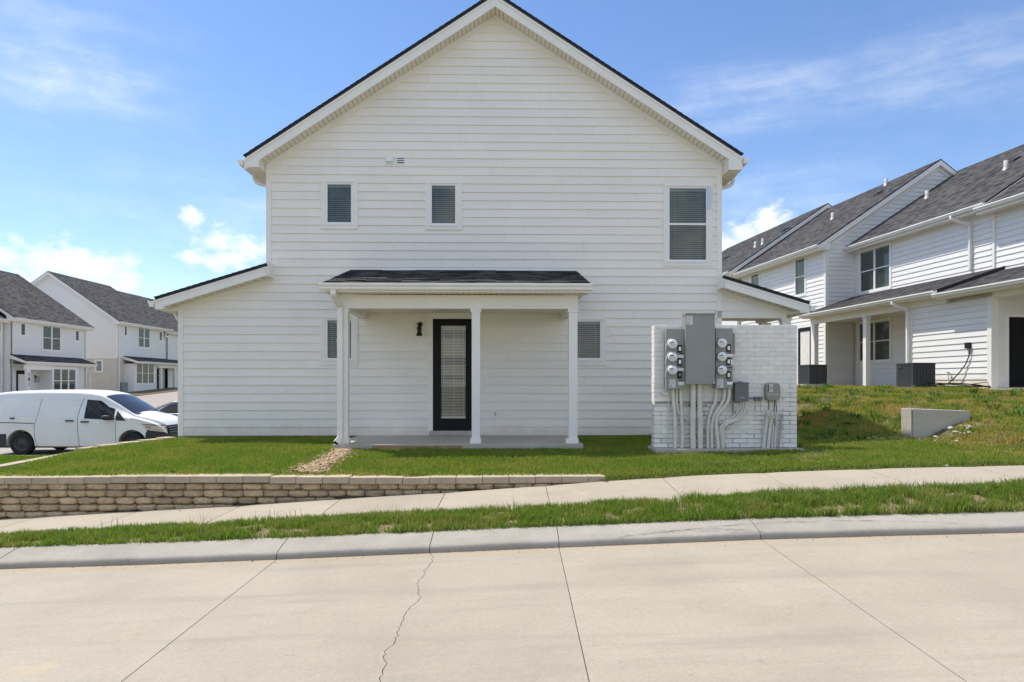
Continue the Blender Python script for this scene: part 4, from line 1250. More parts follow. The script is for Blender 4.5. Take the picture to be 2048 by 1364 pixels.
xa_, xb_, za_, zb_ = rwin(-0.4, 1804, 648, 1815.5, 664, row, RF, 1)
lantern(row, mpI, 0.75, 0, 3.05, 0.95)
xa_, xb_, za_, zb_ = rwin(1.6, 1933.5, 685, 1944.5, 697, row, RF, 1)
m_ = MB(); mbox(m_, mpL, xa_ + 0.02, xb_ - 0.02, 0.0, 0.10, za_, zb_); eb = m_.build('disconnect_box', M['iron'], row, bevel=0.012)
m_ = MB(); pth = []
for px, py in ((1940, 697), (1938, 712), (1931, 729), (1921, 746), (1911, 757), (1904, 763), (1900, 770)):
    a, z = RF.hit_y(px, py, 1.66); pth.append((a, 1.66 + (0.05 if py > 740 else 0), max(z, FZ - 0.06)))
m_.tube(pth, 0.016, 6); m_.build('cable', M['cable'], eb)
a, z = RF.hit_y(1897, 746, 1.68)
m_ = MB(); m_.tube([(a, 1.60, z), (a, 1.70, z)], 0.016, 8); m_.tube([(a - 0.05, 1.70, z + 0.03), (a + 0.05, 1.70, z + 0.03)], 0.014, 6); m_.tube([(a, 1.69, z), (a - 0.03, 1.72, z - 0.1), (a - 0.05, 1.70, z - 0.3)], 0.010, 6); m_.build('hose_tap', M['galv'], row)

# ------------------------------------------------------------------ houses across the side street on the left
LF = Frame(-32.2, 55.6, R(-90))


def far_house(name, label, secs, fz):
    h = thing(name, label, 'house', (-32.2, 55.6, 0), R(-90))
    for x0, x1, w, ez, span, k in secs:
        section(h, x0, x1, w, ez, fz, span, k, 1, rake=0.3)
    return h


h2 = far_house('townhouse', 'white townhouse with pale brick ground storey, second along the side street', [(-7.9, 0.0, 0.0, 6.21, 5.8, 0.70), (-24.0, -7.9, 0.15, 6.02, 5.8, 0.68)], 0.36)
h1 = far_house('townhouse', 'white townhouse directly behind the van roof, with numbered porch post', [(3.95, 11.7, 0.0, 5.40, 5.8, 0.70), (11.7, 20.0, -0.5, 5.28, 5.6, 0.68)], -0.45)
h3 = far_house('townhouse', 'farthest white gable peeping over the second roof on the left', [(-44.0, -28.0, 0.3, 8.3, 5.6, 0.70)], 2.0)
mp2 = lambda a, o, z: (a, 0.0 + o, z)
# siding (boards only 4-5 px high here: one joined mesh per wall)
zr2 = 6.21 + 0.70 * 5.8 - 0.24
mp2e = lambda a, o, z: (0.0 + o, a, z)
planks(h2, mp2e, 3.25, zr2 - 0.1, ST, lambda z: -5.4 - min(5.3, (zr2 - z) / 0.70), lambda z: -5.4 + min(5.3, (zr2 - z) / 0.70), [], M['siding_far'], joined='siding')
a0, a1 = sorted((LF.hit_x(192, 733, 0.0)[0], LF.hit_x(204.7, 733, 0.0)[0]))
z0 = LF.hit_x(198, 743, 0.0)[1]; z1 = LF.hit_x(198, 721, 0.0)[1]
bw = MB()
for q in ((-10.8, a0 - 0.02, -0.5, 3.22), (a1 + 0.02, 0.0, -0.5, 3.22), (a0 - 0.02, a1 + 0.02, -0.5, z0 - 0.02), (a0 - 0.02, a1 + 0.02, z1 + 0.02, 3.22)): bw.box(-0.019, 0.005, *q)
bw.box(-7.88, -0.0, -0.04, 0.006, -0.5, 3.22)
M['brick_far'] = mat('cream_painted_brick', (0.62, 0.585, 0.51), 0.8, var=0.08, scale=3, fine=0.12, fscale=14)
bw.build('brick_facing', M['brick_far'], h2)
wt = MB(); wt.box(-0.02, 0.03, -10.8, 0.03, 3.20, 3.27); wt.build('water_table', M['trim'], h2)
cb = MB(); cb.box(-0.1, 0.025, -0.09, 0.028, 3.27, 6.0); cb.build('corner_board', M['trim'], h2)
# gable-end window low in the brick
window(h2, mp2e, min(a0, a1), max(a0, a1), z0, z1, (0.08, 0.08, 0.08, 0.08), blind=False, fw=0.05, room=-0.10)


FWH = []


def facade_win(h, w, q, cols=1, hung=False, blind=False):
    x0, x1, z0, z1 = rwin(w, *q, h, LF, 1)
    window(h, lambda a, o, z: (a, w + o, z), x0, x1, z0, z1, (0.10, 0.10, 0.10, 0.10), cols=cols, hung=hung, blind=blind, fw=0.06, step=0.09)
    FWH.append((x0 - 0.09, x1 + 0.09, z0 - 0.09, z1 + 0.09))
    return x0, x1, z0, z1


facade_win(h2, 0.0, (248, 652, 254, 672))
facade_win(h2, 0.0, (276, 656.5, 299.5, 695.5), cols=2, hung=True, blind=True)
facade_win(h2, 0.0, (318, 663.5, 324, 682))
facade_win(h2, 0.15, (331.5, 661, 337.5, 673))
planks(h2, mp2, 3.25, 6.0, ST, lambda z: -7.85, lambda z: -0.08, FWH[:3], M['siding_far'], joined='siding')
planks(h2, lambda a, o, z: (a, 0.15 + o, z), 0.4, 5.8, ST, lambda z: -16.0, lambda z: -7.95, FWH[3:], M['siding_far'], joined='siding')
# porch of the second house
P2 = 1.3
xa = LF.hit_y(286, 716, P2)[0]
roof(h2, (-9.6, P2 + 0.03, 3.02), (8.65, 0, 0), (0, -P2 - 0.0, 0.42), 0.06, 0.145)
f = MB(); f.box(-9.6, -0.95, P2 - 0.03, P2, 2.82, 2.97); f.build('fascia', M['trim'], h2)
gutter_along_x(h2, -9.6, -0.91, P2 + 0.001, 2.88, 1)
f = MB(); f.prism([(P2, 2.80), (0.0, 3.16), (0.0, 3.40), (P2, 2.98)], -0.949, -0.92, 'x'); f.build('rake_board', M['trim'], h2)
f = MB(); f.box(-9.6, -4.66, 0.85, 1.0, 2.55, 2.798); f.build('porch_beam', M['trim'], h2)
f = MB(); f.box(-9.6, -0.96, 0.01, P2 - 0.035, 2.80, 2.815); f.build('soffit', M['soffit'], h2)
bx = MB(); bx.box(-4.65, -1.05, 0.007, 0.70, -0.4, 2.79); x0, x1, z0, z1 = rwin(0.83, 272, 725, 307.5, 767.5, h2, LF, 1)
bx.box(-4.65, x0, 0.701, 0.83, -0.4, 2.79); bx.box(x1, -1.05, 0.701, 0.83, -0.4, 2.79); bx.box(x0, x1, 0.701, 0.83, -0.4, z0); bx.box(x0, x1, 0.701, 0.83, z1, 2.79)
bx.build('bay', M['siding_far'], h2)
window(h2, lambda a, o, z: (a, 0.83 + o, z), x0, x1, z0, z1, (0.1, 0.1, 0.1, 0.1), cols=3, hung=True, blind=True, fw=0.06, step=0.09)
for px in (322, 349):
    a = LF.hit_y(px, 750, 0.95)[0]
    p_ = MB(); p_.box(a - 0.11, a + 0.11, 0.83, 1.02, 0.2, 2.55); p_.build('porch_post', M['trim'], h2)
for px, wd in ((312.5, 0.5), (336, 0.55)):
    a = LF.hit_y(px, 750, 0.03)[0]
    d_ = MB(); d_.box(a - wd, a + wd, 0.008, 0.03, 0.36, 2.5); d_.build('door', M['black'], h2)
lantern(h2, mp2, LF.hit_y(316, 742, 0)[0] + 0.2, 0, 2.0)
ub = MB(); a0 = LF.hit_y(243.5, 770, 0.2)[0]; a1 = LF.hit_y(266, 770, 0.2)[0]
ub.box(min(a0, a1), max(a0, a1), 0.007, 0.3, 0.2, 1.25); ub.build('utility_box', M['metal_grey'], h2)
row_sp = MB(); row_sp.beam((-0.2, 0.07, 5.9), (-0.2, 0.07, 0.3), 0.1, 0.08, (1, 0, 0)); row_sp.build('downspout', M['gutter'], h2)
# first house: siding, windows, porch with bay
facade_win(h1, 0.0, (40.5, 646, 51, 671.5))
facade_win(h1, 0.0, (84.5, 652, 121, 701), cols=2, hung=True, blind=True)
facade_win(h1, 0.0, (150, 660.5, 158, 682.5))
facade_win(h1, -0.5, (-8, 645, 1.5, 666)); facade_win(h1, -0.5, (-10, 740, 1.5, 768))
planks(h1, mp2, -0.4, 5.2, ST, lambda z: 4.0, lambda z: 11.6, FWH[4:7], M['siding_far'], joined='siding')
planks(h1, lambda a, o, z: (a, -0.5 + o, z), -0.4, 5.1, ST, lambda z: 11.75, lambda z: 19.9, FWH[7:], M['siding_far'], joined='siding')
X0, X1 = 4.6, 11.85
roof(h1, (X0, 1.15, 2.60), (X1 - X0, 0, 0), (0, -1.13, 0.42), 0.06, 0.145)
f = MB(); f.box(X0, X1, 1.09, 1.12, 2.38, 2.55); f.build('fascia', M['trim'], h1)
gutter_along_x(h1, X0 - 0.05, X1 + 0.04, 1.121, 2.45, 1)
f = MB(); f.prism([(1.12, 2.40), (0.02, 2.76), (0.02, 2.98), (1.12, 2.55)], X1 + 0.001, X1 + 0.03, 'x'); f.build('rake_board', M['trim'], h1)
f = MB(); f.box(X0, X1, 0.018, 1.085, 2.36, 2.375); f.build('soffit', M['soffit'], h1)
bx0 = LF.hit_y(158, 750, 0.85)[0]; bx1 = LF.hit_y(103, 750, 0.85)[0]
bx = MB(); bx.box(bx0, bx1, 0.019, 0.72, -0.9, 2.355); x0, x1, z0, z1 = rwin(0.86, 106, 737, 151, 786, h1, LF, 1)
bx.box(bx0, x0, 0.721, 0.86, -0.9, 2.355); bx.box(x1, bx1, 0.721, 0.86, -0.9, 2.355); bx.box(x0, x1, 0.721, 0.86, -0.9, z0); bx.box(x0, x1, 0.721, 0.86, z1, 2.355)
bx.build('bay', M['siding_far'], h1)
window(h1, lambda a, o, z: (a, 0.86 + o, z), x0, x1, z0, z1, (0.1, 0.1, 0.1, 0.1), cols=3, hung=True, blind=True, fw=0.06, step=0.09)
f = MB(); f.box(bx1 + 0.001, X1 - 0.05, 0.86, 1.0, 2.05, 2.36); f.build('porch_beam', M['trim'], h1)
a = LF.hit_y(55.5, 750, 0.95)[0]
p_ = MB(); p_.box(a - 0.13, a + 0.13, 0.84, 1.02, -0.9, 2.05); po = p_.build('porch_post', M['trim'], h1)
for i, g in enumerate('181'):
    # house number set vertically on the post
    cu = bpy.data.curves.new('house_number', 'FONT'); cu.body = g; cu.size = 0.36; cu.extrude = 0.01; cu.align_x = 'CENTER'
    o_ = bpy.data.objects.new('house_number_tmp', cu); COL.objects.link(o_)
    dg = bpy.context.evaluated_depsgraph_get()
    me = bpy.data.meshes.new_from_object(o_.evaluated_get(dg)); bpy.data.objects.remove(o_)
    me.materials.clear(); me.materials.append(M['print_dark'])
    n_ = link('house_number', me, po)
    n_.rotation_euler = (R(90), 0, R(180))
    n_.location = (a, 1.035, 1.62 - i * 0.32)
dx = LF.hit_y(43, 765, 0.03)[0]
d_ = MB(); d_.box(dx - 0.46, dx + 0.46, 0.019, 0.045, -0.4, 2.0); do = d_.build('door', M['black'], h1)
d_ = MB(); d_.box(dx - 0.32, dx + 0.32, 0.0455, 0.05, -0.15, 1.75); d_.build('door_lite', M['blind'], do)
lantern(h1, mp2, LF.hit_y(73, 752, 0.1)[0], 0, 1.45)
s_ = MB(); s_.beam((X0 + 0.3, 1.18, 2.5), (X0 + 0.45, 0.92, 2.0), 0.1, 0.08, (1, 0, 0)); s_.beam((X0 + 0.45, 0.92, 2.02), (X0 + 0.45, 0.92, -0.8), 0.1, 0.08, (1, 0, 0)); s_.build('downspout', M['gutter'], h1)
s_ = MB(); s_.beam((4.15, 0.07, 5.2), (4.15, 0.07, -0.8), 0.1, 0.08, (1, 0, 0)); s_.build('downspout', M['gutter'], h1)

# ------------------------------------------------------------------ street, kerb, pavement, lawns
def curve_xz(pts, Y):
    xs = np.array([(p[0] - CX) / F * Y for p in pts]); zs = np.array([EYE - (p[1] - HY) / F * Y for p in pts])
    def f(x):
        x = np.asarray(x, dtype=float)
        r = np.interp(x, xs, zs)
        sl = (zs[2] - zs[0]) / (xs[2] - xs[0]); sr = (zs[-1] - zs[-3]) / (xs[-1] - xs[-3])
        r = np.where(x < xs[0], zs[0] + (x - xs[0]) * sl, r)
        return np.where(x > xs[-1], zs[-1] + (x - xs[-1]) * sr, r)
    return f


YG, YSN, YSF, YW = 7.0, 8.2, 9.5, 9.6
z_gut = curve_xz([(0, 1138), (270, 1130), (553, 1119), (860, 1106), (1118, 1095), (1522, 1079), (1800, 1071), (2048, 1065)], YG)
z_sn = curve_xz([(0, 1073), (186, 1062), (400, 1052), (640, 1038), (889, 1025), (1100, 1016), (1331, 1003), (1563, 991), (1794, 980), (2048, 970)], YSN)
z_sf = curve_xz([(0, 1038), (274, 1022), (482, 1010.5), (682, 997), (900, 985), (1090, 972), (1209, 963), (1400, 951), (1600, 943), (1800, 936.5), (2048, 931)], YSF)
z_cb = lambda x: z_gut(x) + 0.145


def z_road(x, y):
    return z_gut(x) + 0.020 * (YG - np.asarray(y, float))


def sstep(t):
    t = np.clip(t, 0, 1)
    return t * t * (3 - 2 * t)


def vnoise(x, y, s, seed=0):
    """value noise in [0,1]"""
    x = np.asarray(x, float) * s; y = np.asarray(y, float) * s
    xi = np.floor(x).astype(np.int64); yi = np.floor(y).astype(np.int64)
    fx = x - xi; fy = y - yi
    fx = fx * fx * (3 - 2 * fx); fy = fy * fy * (3 - 2 * fy)
    def h(a, b):
        n = (a * 374761393 + b * 668265263 + seed * 1442695) & 0x7fffffff
        n = ((n ^ (n >> 13)) * 1274126177) & 0x7fffffff
        return ((n ^ (n >> 16)) & 0xffff) / 65535.0
    return (h(xi, yi) * (1 - fx) + h(xi + 1, yi) * fx) * (1 - fy) + (h(xi, yi + 1) * (1 - fx) + h(xi + 1, yi + 1) * fx) * fy


def fbm(x, y, s, seed=0):
    return vnoise(x, y, s, seed) * 0.55 + vnoise(x, y, s * 2.1, seed + 1) * 0.28 + vnoise(x, y, s * 4.3, seed + 2) * 0.17


CAPZ = -0.19


def z_lawn(x, y):
    x = np.asarray(x, float); y = np.asarray(y, float)
    t = sstep((x - 0.9) / 0.9)
    zf = (CAPZ - 0.02) * (1 - t) + (z_sf(x) + 0.008) * t
    zh = -0.055 + 0.09 * sstep((x - 2.0) / 3.0)
    v = np.clip((y - YW) / (14.4 - YW), 0, 1)
    base = zf + (zh - zf) * v ** 0.85
    # rise towards the row on the right
    y0 = 13.4 - 3.0 * sstep((x - 7.7) / 1.3)
    tt = np.clip((y - y0) / (20.8 - y0), 0, 1.0)
    rise = 1 - (1 - tt) ** 1.55
    side = sstep((x - 5.6) / 1.6)
    far = np.clip((y - 20.8) / 10.0, 0, 1) * 0.06
    hill = (0.97 - base) * rise * side + far * side
    bumps = (fbm(x, y, 0.9, 3) - 0.5) * 0.22 * side * sstep((y - 12.5) / 3) * (1 - sstep((y - 19.5) / 1.5)) + (fbm(x, y, 1.3, 9) - 0.5) * 0.045 * (1 - sstep((y - 13.6) / 0.8) * (1 - side))
    left = -0.02 * sstep((-5.0 - x) / 3.0)
    lip = -0.06 * sstep((9.60 - y) / 0.07) * t
    return base + hill + bumps + left + lip


def z_low(x, y):
    """the parking court and the lower ground left of the lawn"""
    x = np.asarray(x, float); y = np.asarray(y, float)
    z = -0.945 + 0.0 * x
    z = z + np.clip((y - 27.0) / 26.0, 0, 1.4) * 1.25
    return z


def patch(name, xs, ys, zf, m, kind='structure', below=None):
    xs = np.asarray(xs, float); ys = np.asarray(ys, float)
    X, Y = np.meshgrid(xs, ys, indexing='ij')
    Z = zf(X, Y)
    mb = MB(); mb.grid([[(X[i, j], Y[i, j], Z[i, j]) for j in range(len(ys))] for i in range(len(xs))])
    o = mb.build(name, m)
    tag(o, kind=kind)
    return o


# open ground to the horizon, a little under everything else
gx = np.concatenate([[-900, -300, -120, -70], np.arange(-50, 51, 2.5), [70, 120, 300, 900]])
gy = np.concatenate([[-600, -200, -60, -30], np.arange(-20, 91, 2.5), [120, 200, 400, 1200]])


def z_ground(x, y):
    zr = np.clip(z_gut(np.clip(x, -14, 14)), -1.4, 0.4) - 0.45
    zl = np.clip(z_low(x, np.clip(y, 9, 62)) - 0.3, -1.5, 0.6)
    zrt = np.clip((x + 7) / 14, 0, 1)
    up = zl * (1 - zrt) + (-0.45 + 1.2 * np.clip((y - 16) / 8, 0, 1)) * zrt
    t = sstep((y - 11.0) / 4.0)
    return zr * (1 - t) + np.where(x < -7, zl, up) * t


patch('ground', gx, gy, z_ground, M['ground'])

# road: concrete bays between saw-cut joints and one wandering crack
road = thing('road', None, None); tag(road, kind='structure')
ys_r = np.concatenate([np.linspace(YG - 0.004, 3.2, 96), np.linspace(3.1, -7.0, 30)])
crk = {}
_r = random.Random(5)
xx = -0.845
for i, y in enumerate(ys_r):
    xx += _r.uniform(-0.018, 0.018) + 0.0016
    xx = min(max(xx, -0.845 + (YG - y) * 0.036 - 0.06), -0.845 + (YG - y) * 0.036 + 0.06)
    crk[i] = xx


def jx(x0, x1):
    return lambda i, y: x0 + (x1 - x0) * (YG - y) / 3.34


bounds = [lambda i, y: -14.0, jx(-8.35, -8.2), jx(-5.40, -5.22), jx(-2.415, -2.26), lambda i, y: crk[i], jx(0.482, 0.418), jx(2.553, 2.35), jx(5.45, 5.2), jx(8.5, 8.2), lambda i, y: 14.0]
for k in range(len(bounds) - 1):
    gl = 0.0036 if k != 4 else 0.0028
    gr = 0.0036 if k != 3 else 0.0028
    P = []
    for i, y in enumerate(ys_r):
        xl_, xr2 = bounds[k](i, y) + gl, bounds[k + 1](i, y) - gr
        row_ = []
        for j in range(9):
            x = xl_ + (xr2 - xl_) * j / 8
            row_.append((x, y, float(z_road(x, y))))
        P.append(row_)
    mb = MB(); mb.grid(P)
    ev = [(p[0][0], p[0][1], p[0][2]) for p in P]; 
    for edge in (0, -1):
        top = [p[edge] for p in P]
        mb.grid([[t for t in top], [(t[0], t[1], t[2] - 0.03) for t in top]], smooth=False)
    mb.build('concrete_bay', M['concrete_road'], road)
# dark joint filler just under the bays
P = [[(x, y, float(z_road(x, y)) - 0.012) for x in np.linspace(-14, 14, 57)] for y in (YG + 0.01, 4.0, 0.0, -7.0)]
mb = MB(); mb.grid(P); M['joint'] = mat('joint_dirt', (0.165, 0.14, 0.105), 0.95); mb.build('road_base', M['joint'], road)

# kerb
kerb = thing('kerb', None, None); tag(kerb, kind='structure')
prof = [(0.0, -0.05), (0.002, 0.020), (0.010, 0.052), (0.022, 0.066), (0.045, 0.076), (0.11, 0.092), (0.20, 0.111), (0.30, 0.130), (0.385, 0.145), (0.40, 0.140), (0.40, -0.05)]
cb = [-14, -8.3, -5.32, -2.415, -0.845, 0.482, 2.553, 5.5, 8.5, 14]
for a, b in zip(cb[:-1], cb[1:]):
    xs = np.linspace(a + 0.004, b - 0.004, max(3, int((b - a) / 0.04)))
    wob = [(vnoise(x, 0, 2.5, 4) - 0.5) * 0.012 + (vnoise(x, 0, 14, 5) - 0.5) * 0.006 for x in xs]
    mb = MB(); mb.grid([[(x, YG + p[0] + (wv if p[1] > 0 else 0), float(z_gut(x)) + p[1] + wv * 0.4) for p in prof] for x, wv in zip(xs, wob)])
    for x in (xs[0], xs[-1]):
        mb.add([(x, YG + p[0], float(z_gut(x)) + p[1]) for p in prof], [tuple(range(len(prof)))])
    mb.build('kerb_section', M['concrete_curb'], kerb)
mb = MB(); mb.grid([[(x, YG + 0.008, float(z_gut(x)) - 0.02), (x, YG + 0.03, float(z_gut(x)) + 0.06), (x, YG + 0.39, float(z_gut(x)) + 0.132)] for x in np.linspace(-14, 14, 60)])
mb.build('kerb_joint', M['joint'], kerb)

# dark tyre scuff curving along the kerb on the right
M['scuff'] = bpy.data.materials.new('tyre_scuff'); M['scuff'].use_nodes = True
_t = NT(M['scuff'].node_tree)
_p = _t.n('ShaderNodeNewGeometry').outputs['Position']
_mp = _t.n('ShaderNodeMapping', ins={'Vector': _p, 'Scale': (1.2, 8, 8)}).outputs[0]
_k = _t.m('MULTIPLY', _t.smooth(_t.noise(_mp, 7, 5, 0.7), 0.44, 0.68), 0.38)
_d = _t.n('ShaderNodeBsdfDiffuse', ins={'Color': (0.09, 0.085, 0.08, 1)})
_m = _t.n('ShaderNodeMixShader', ins={0: _k, 1: _t.n('ShaderNodeBsdfTransparent').outputs[0], 2: _d.outputs[0]})
_t.n('ShaderNodeOutputMaterial', ins={'Surface': _m.outputs[0]})
pz = lambda o: float(np.interp(o, [p[0] for p in prof[:9]], [p[1] for p in prof[:9]]))
for xa, xb, oa, om, wd in ((1.35, 5.0, 0.05, 0.235, 0.022), (1.1, 2.6, 0.03, 0.12, 0.05)):
    G = []
    for i in range(60):
        u = i / 59; x = xa + (xb - xa) * u
        o = oa + (om - oa) * math.sin(math.pi * min(1, u * 1.05)) ** 0.8
        w = wd * (0.5 + vnoise(x, 0, 3, 8)) * (0.25 + math.sin(math.pi * u))
        wv = (vnoise(x, 0, 2.5, 4) - 0.5) * 0.012 + (vnoise(x, 0, 14, 5) - 0.5) * 0.006
        G.append([(x, YG + o + dd + wv, float(z_gut(x)) + pz(o + dd) + wv * 0.4 + 0.0035) for dd in (-w, 0.0, w)])
    mb = MB(); mb.grid(G); mb.build('tyre_scuff', M['scuff'], kerb)
# pavement slabs
walk = thing('pavement', None, None); tag(walk, kind='structure')
js = [-13.6, -12.2, -10.9, -9.5, -8.05, -6.62, -5.2, -3.77, -2.38, -0.93, 0.47, 2.1, 3.5, 4.95, 6.4, 7.8, 9.3, 10.8, 12.3, 13.6]
for a, b in zip(js[:-1], js[1:]):
    xs = np.linspace(a + 0.005, b - 0.005, 7)
    P = []
    for y in (YSN, YSN, YSN + 0.02, YSN + 0.65, YSF - 0.02, YSF + 0.02, YSF + 0.02):
        P.append([])
    rows = [(YSN, -0.1), (YSN, -0.006), (YSN + 0.015, 0.0), ((YSN + YSF) / 2, 0.0), (YSF + 0.01, 0.0), (YSF + 0.025, -0.006), (YSF + 0.025, -0.1)]
    G = []
    for x in xs:
        edge = 0.0 if (x != xs[0] and x != xs[-1]) else -0.006
        G.append([(x, y, float(z_sn(x) + (z_sf(x) - z_sn(x)) * (y - YSN) / (YSF - YSN)) + dz + edge) for y, dz in rows])
    mb = MB(); mb.grid(G)
    for x in (xs[0], xs[-1]):
        mb.add([(x, y, float(z_sn(x) + (z_sf(x) - z_sn(x)) * (y - YSN) / (YSF - YSN)) + dz - 0.006) for y, dz in rows], [tuple(range(len(rows)))])
    mb.build('pavement_slab', M['concrete_walk'], walk)
mb = MB(); mb.grid([[(x, YSN + 0.01, float(z_sn(x)) - 0.02), (x, YSF + 0.02, float(z_sf(x)) - 0.02)] for x in np.linspace(-13.6, 13.6, 60)])
mb.build('slab_bed', M['joint'], walk)


def z_verge(x, y):
    t = np.clip((np.asarray(y, float) - 7.38) / (YSN - 7.38), 0, 1)
    return (z_cb(x) - 0.012) * (1 - t) + (z_sn(x) - 0.02) * t + 0.03 * np.sin(t * math.pi) + (fbm(x, y, 2.2, 21) - 0.5) * 0.04 * np.sin(t * math.pi)


patch('verge_soil', np.arange(-13.6, 13.7, 0.15), np.linspace(7.385, YSN + 0.01, 9), z_verge, M['soil'])
lawn_x = np.concatenate([np.arange(-8.25, 12.0, 0.15), np.arange(12.0, 40, 1.5)])
lawn_y = np.concatenate([[9.40, 9.46, 9.52, 9.56], np.arange(YW, 22.0, 0.15), np.arange(22, 48, 1.5)])


def lawn_edge(y):
    """x of the lawn's left edge (the low side wall)"""
    return np.interp(y, [9.4, 10.4, 13.0, 14.5, 15.2], [-7.88, -7.86, -8.02, -7.20, -7.15])


X, Y = np.meshgrid(lawn_x, lawn_y, indexing='ij')
Y = np.where((X < 1.25) & (Y < YW), YW + 0.02 * (Y - YW), Y)
X = np.maximum(X, lawn_edge(Y))
Z = z_lawn(X, Y)
mb = MB(); mb.grid([[(X[i, j], Y[i, j], Z[i, j]) for j in range(len(lawn_y))] for i in range(len(lawn_x))])
lw = mb.build('lawn', M['soil_green']); tag(lw, kind='structure')
# lower court on the left
patch('parking_court', np.concatenate([np.arange(-60, -8.0, 2.0), [-7.2]]), np.concatenate([[18.95], np.arange(19.5, 62, 1.5)]), z_low, M['asphalt'])
zl_ = lambda x, y: -0.90 + 0.0 * x + (fbm(x, y, 0.8, 31) - 0.5) * 0.03
patch('lower_lawn', np.arange(-24, -7.3, 0.4), np.arange(9.8, 18.9, 0.3), zl_, M['soil_green'])
patch('far_verge', np.arange(-31.2, -27.9, 0.8), np.arange(50.5, 64, 1.5), lambda x, y: z_low(x, y) + 0.03, M['soil_green'])
ek = MB(); ek.box(-24, -7.4, 18.80, 18.95, -1.1, -0.868); ek_o = ek.build('court_kerb', M['concrete_curb'], bevel=0.02); tag(ek_o, kind='structure')

# ------------------------------------------------------------------ block retaining wall along the pavement
wall = thing('retaining_wall', 'low tan split-block retaining wall beside the sloping pavement', 'wall')
variants = []
for vi in range(9):
    bm = bmesh.new()
    bmesh.ops.create_cube(bm, size=1.0)
    bmesh.ops.subdivide_edges(bm, edges=bm.edges, cuts=4, use_grid_fill=True)
    rr = random.Random(vi)
    for v in bm.verts:
        x, y, z = v.co
        if y < 0.0:
            e = (abs(x) * 2) ** 3.2 * 0.55 + (abs(z) * 2) ** 3.2 * 0.35
            v.co.y += e * 0.20 * (-y * 2)
            v.co.z *= 1 - 0.10 * (abs(x) * 2) ** 4 * (-y * 2)
            v.co.x *= 1 - 0.05 * (abs(z) * 2) ** 3 * (-y * 2)
            v.co += Vector((rr.uniform(-1, 1) * 0.016, rr.uniform(-1, 1) * 0.08, rr.uniform(-1, 1) * 0.035)) * (-y * 2)
    me = bpy.data.meshes.new('block'); bm.to_mesh(me); bm.free()
    me.materials.append(M['block'])
    for p in me.polygons: p.use_smooth = True
    variants.append(me)
BW, BH = 0.272, 0.0985
CT = 0.092
for c in range(6):
    zb_ = CAPZ - CT - (c + 1) * BH
    x = -8.5 + (0.136 if c % 2 else 0.0) + random.uniform(-0.04, 0.04)
    while x < 1.15:
        w_ = BW * random.uniform(0.93, 1.06)
        if random.random() < 0.05: w_ *= 1.35
        xm = x + w_ / 2
        if zb_ + BH > float(z_sf(xm)) + 0.006 and xm < 1.2:
            o = link('block', random.choice(variants), wall)
            o.location = (xm, YSF + 0.075 + 0.11 - c * 0.012 + random.uniform(-0.006, 0.006), zb_ + BH / 2)
            o.scale = (w_ - 0.014, 0.22, BH - 0.009)
            o.rotation_euler = (random.uniform(-0.02, 0.02), random.uniform(-0.012, 0.012), random.uniform(-0.03, 0.03))
        x += w_
core = MB(); core.box(-8.45, 1.2, YSF + 0.12, YSF + 0.24, -1.1, CAPZ - CT - 0.01); core.build('block_core', M['joint'], wall)
x = -8.6
ci = 0
while x < 1.28:
    w_ = 0.372
    x1 = min(x + w_, 1.315)
    if x1 - x > 0.12:
        zc = CAPZ + (random.uniform(-0.004, 0.004)) + 0.010 * math.sin(x * 1.1)
        mb = MB(); mb.box(-(x1 - x) / 2 + 0.003, (x1 - x) / 2 - 0.003, -0.15, 0.16, -CT, 0.0)
        o = mb.build('cap_block', M['cap'], wall, bevel=0.008)
        o.location = ((x + x1) / 2, YSF + 0.20 + 0.018 * math.sin(x * 0.9 + 1.0), zc)
        o.rotation_euler = (0, random.uniform(-0.006, 0.006), 0.018 * math.cos(x * 0.9 + 1.0) * 0.9)
    x += w_
# the side wall that bounds the lawn on the left, with caps stepping down
side = thing('side_wall', 'low cap-topped block wall along the left lawn edge', 'wall')
pts = [(-7.90, 9.75), (-7.95, 10.4), (-8.10, 13.0), (-7.27, 14.55)]
def along(y):
    return float(np.interp(y, [p[1] for p in pts], [p[0] for p in pts]))
y = 9.78
while y < 14.5:
    y1 = min(y + 0.38, 14.6)
    low = y1 < 13.05
    zc = (CAPZ + 0.03 + (y - 9.78) * 0.006) if low else (-0.085 + (y - 13.0) * 0.05)
    A = Vector((along(y), y, 0)); B = Vector((along(y1), y1, 0)); d = (B - A).normalized(); nrm = Vector((-d.y, d.x, 0))
    wd = 0.10 if low else 0.15
    A2, B2 = A + d * 0.003, B - d * 0.003
    q = [A2 - nrm * wd, B2 - nrm * wd, B2 + nrm * wd, A2 + nrm * wd]
    mb = MB(); mb.hull([(p.x, p.y, zc - 0.085) for p in q] + [(p.x, p.y, zc) for p in q]); mb.build('cap_block', M['cap'], side, bevel=0.008)
    q = [A2 - nrm * (wd - 0.03), B2 - nrm * (wd - 0.03), B2 + nrm * (wd - 0.03), A2 + nrm * (wd - 0.03)]
    for r_ in range(7):
        zt_ = zc - 0.086 - r_ * 0.1
        if zt_ < -0.95: break
        mb = MB(); mb.hull([(p.x, p.y, zt_ - 0.097) for p in q] + [(p.x, p.y, zt_) for p in q]); mb.build('block', M['block'], side)
    y = y1

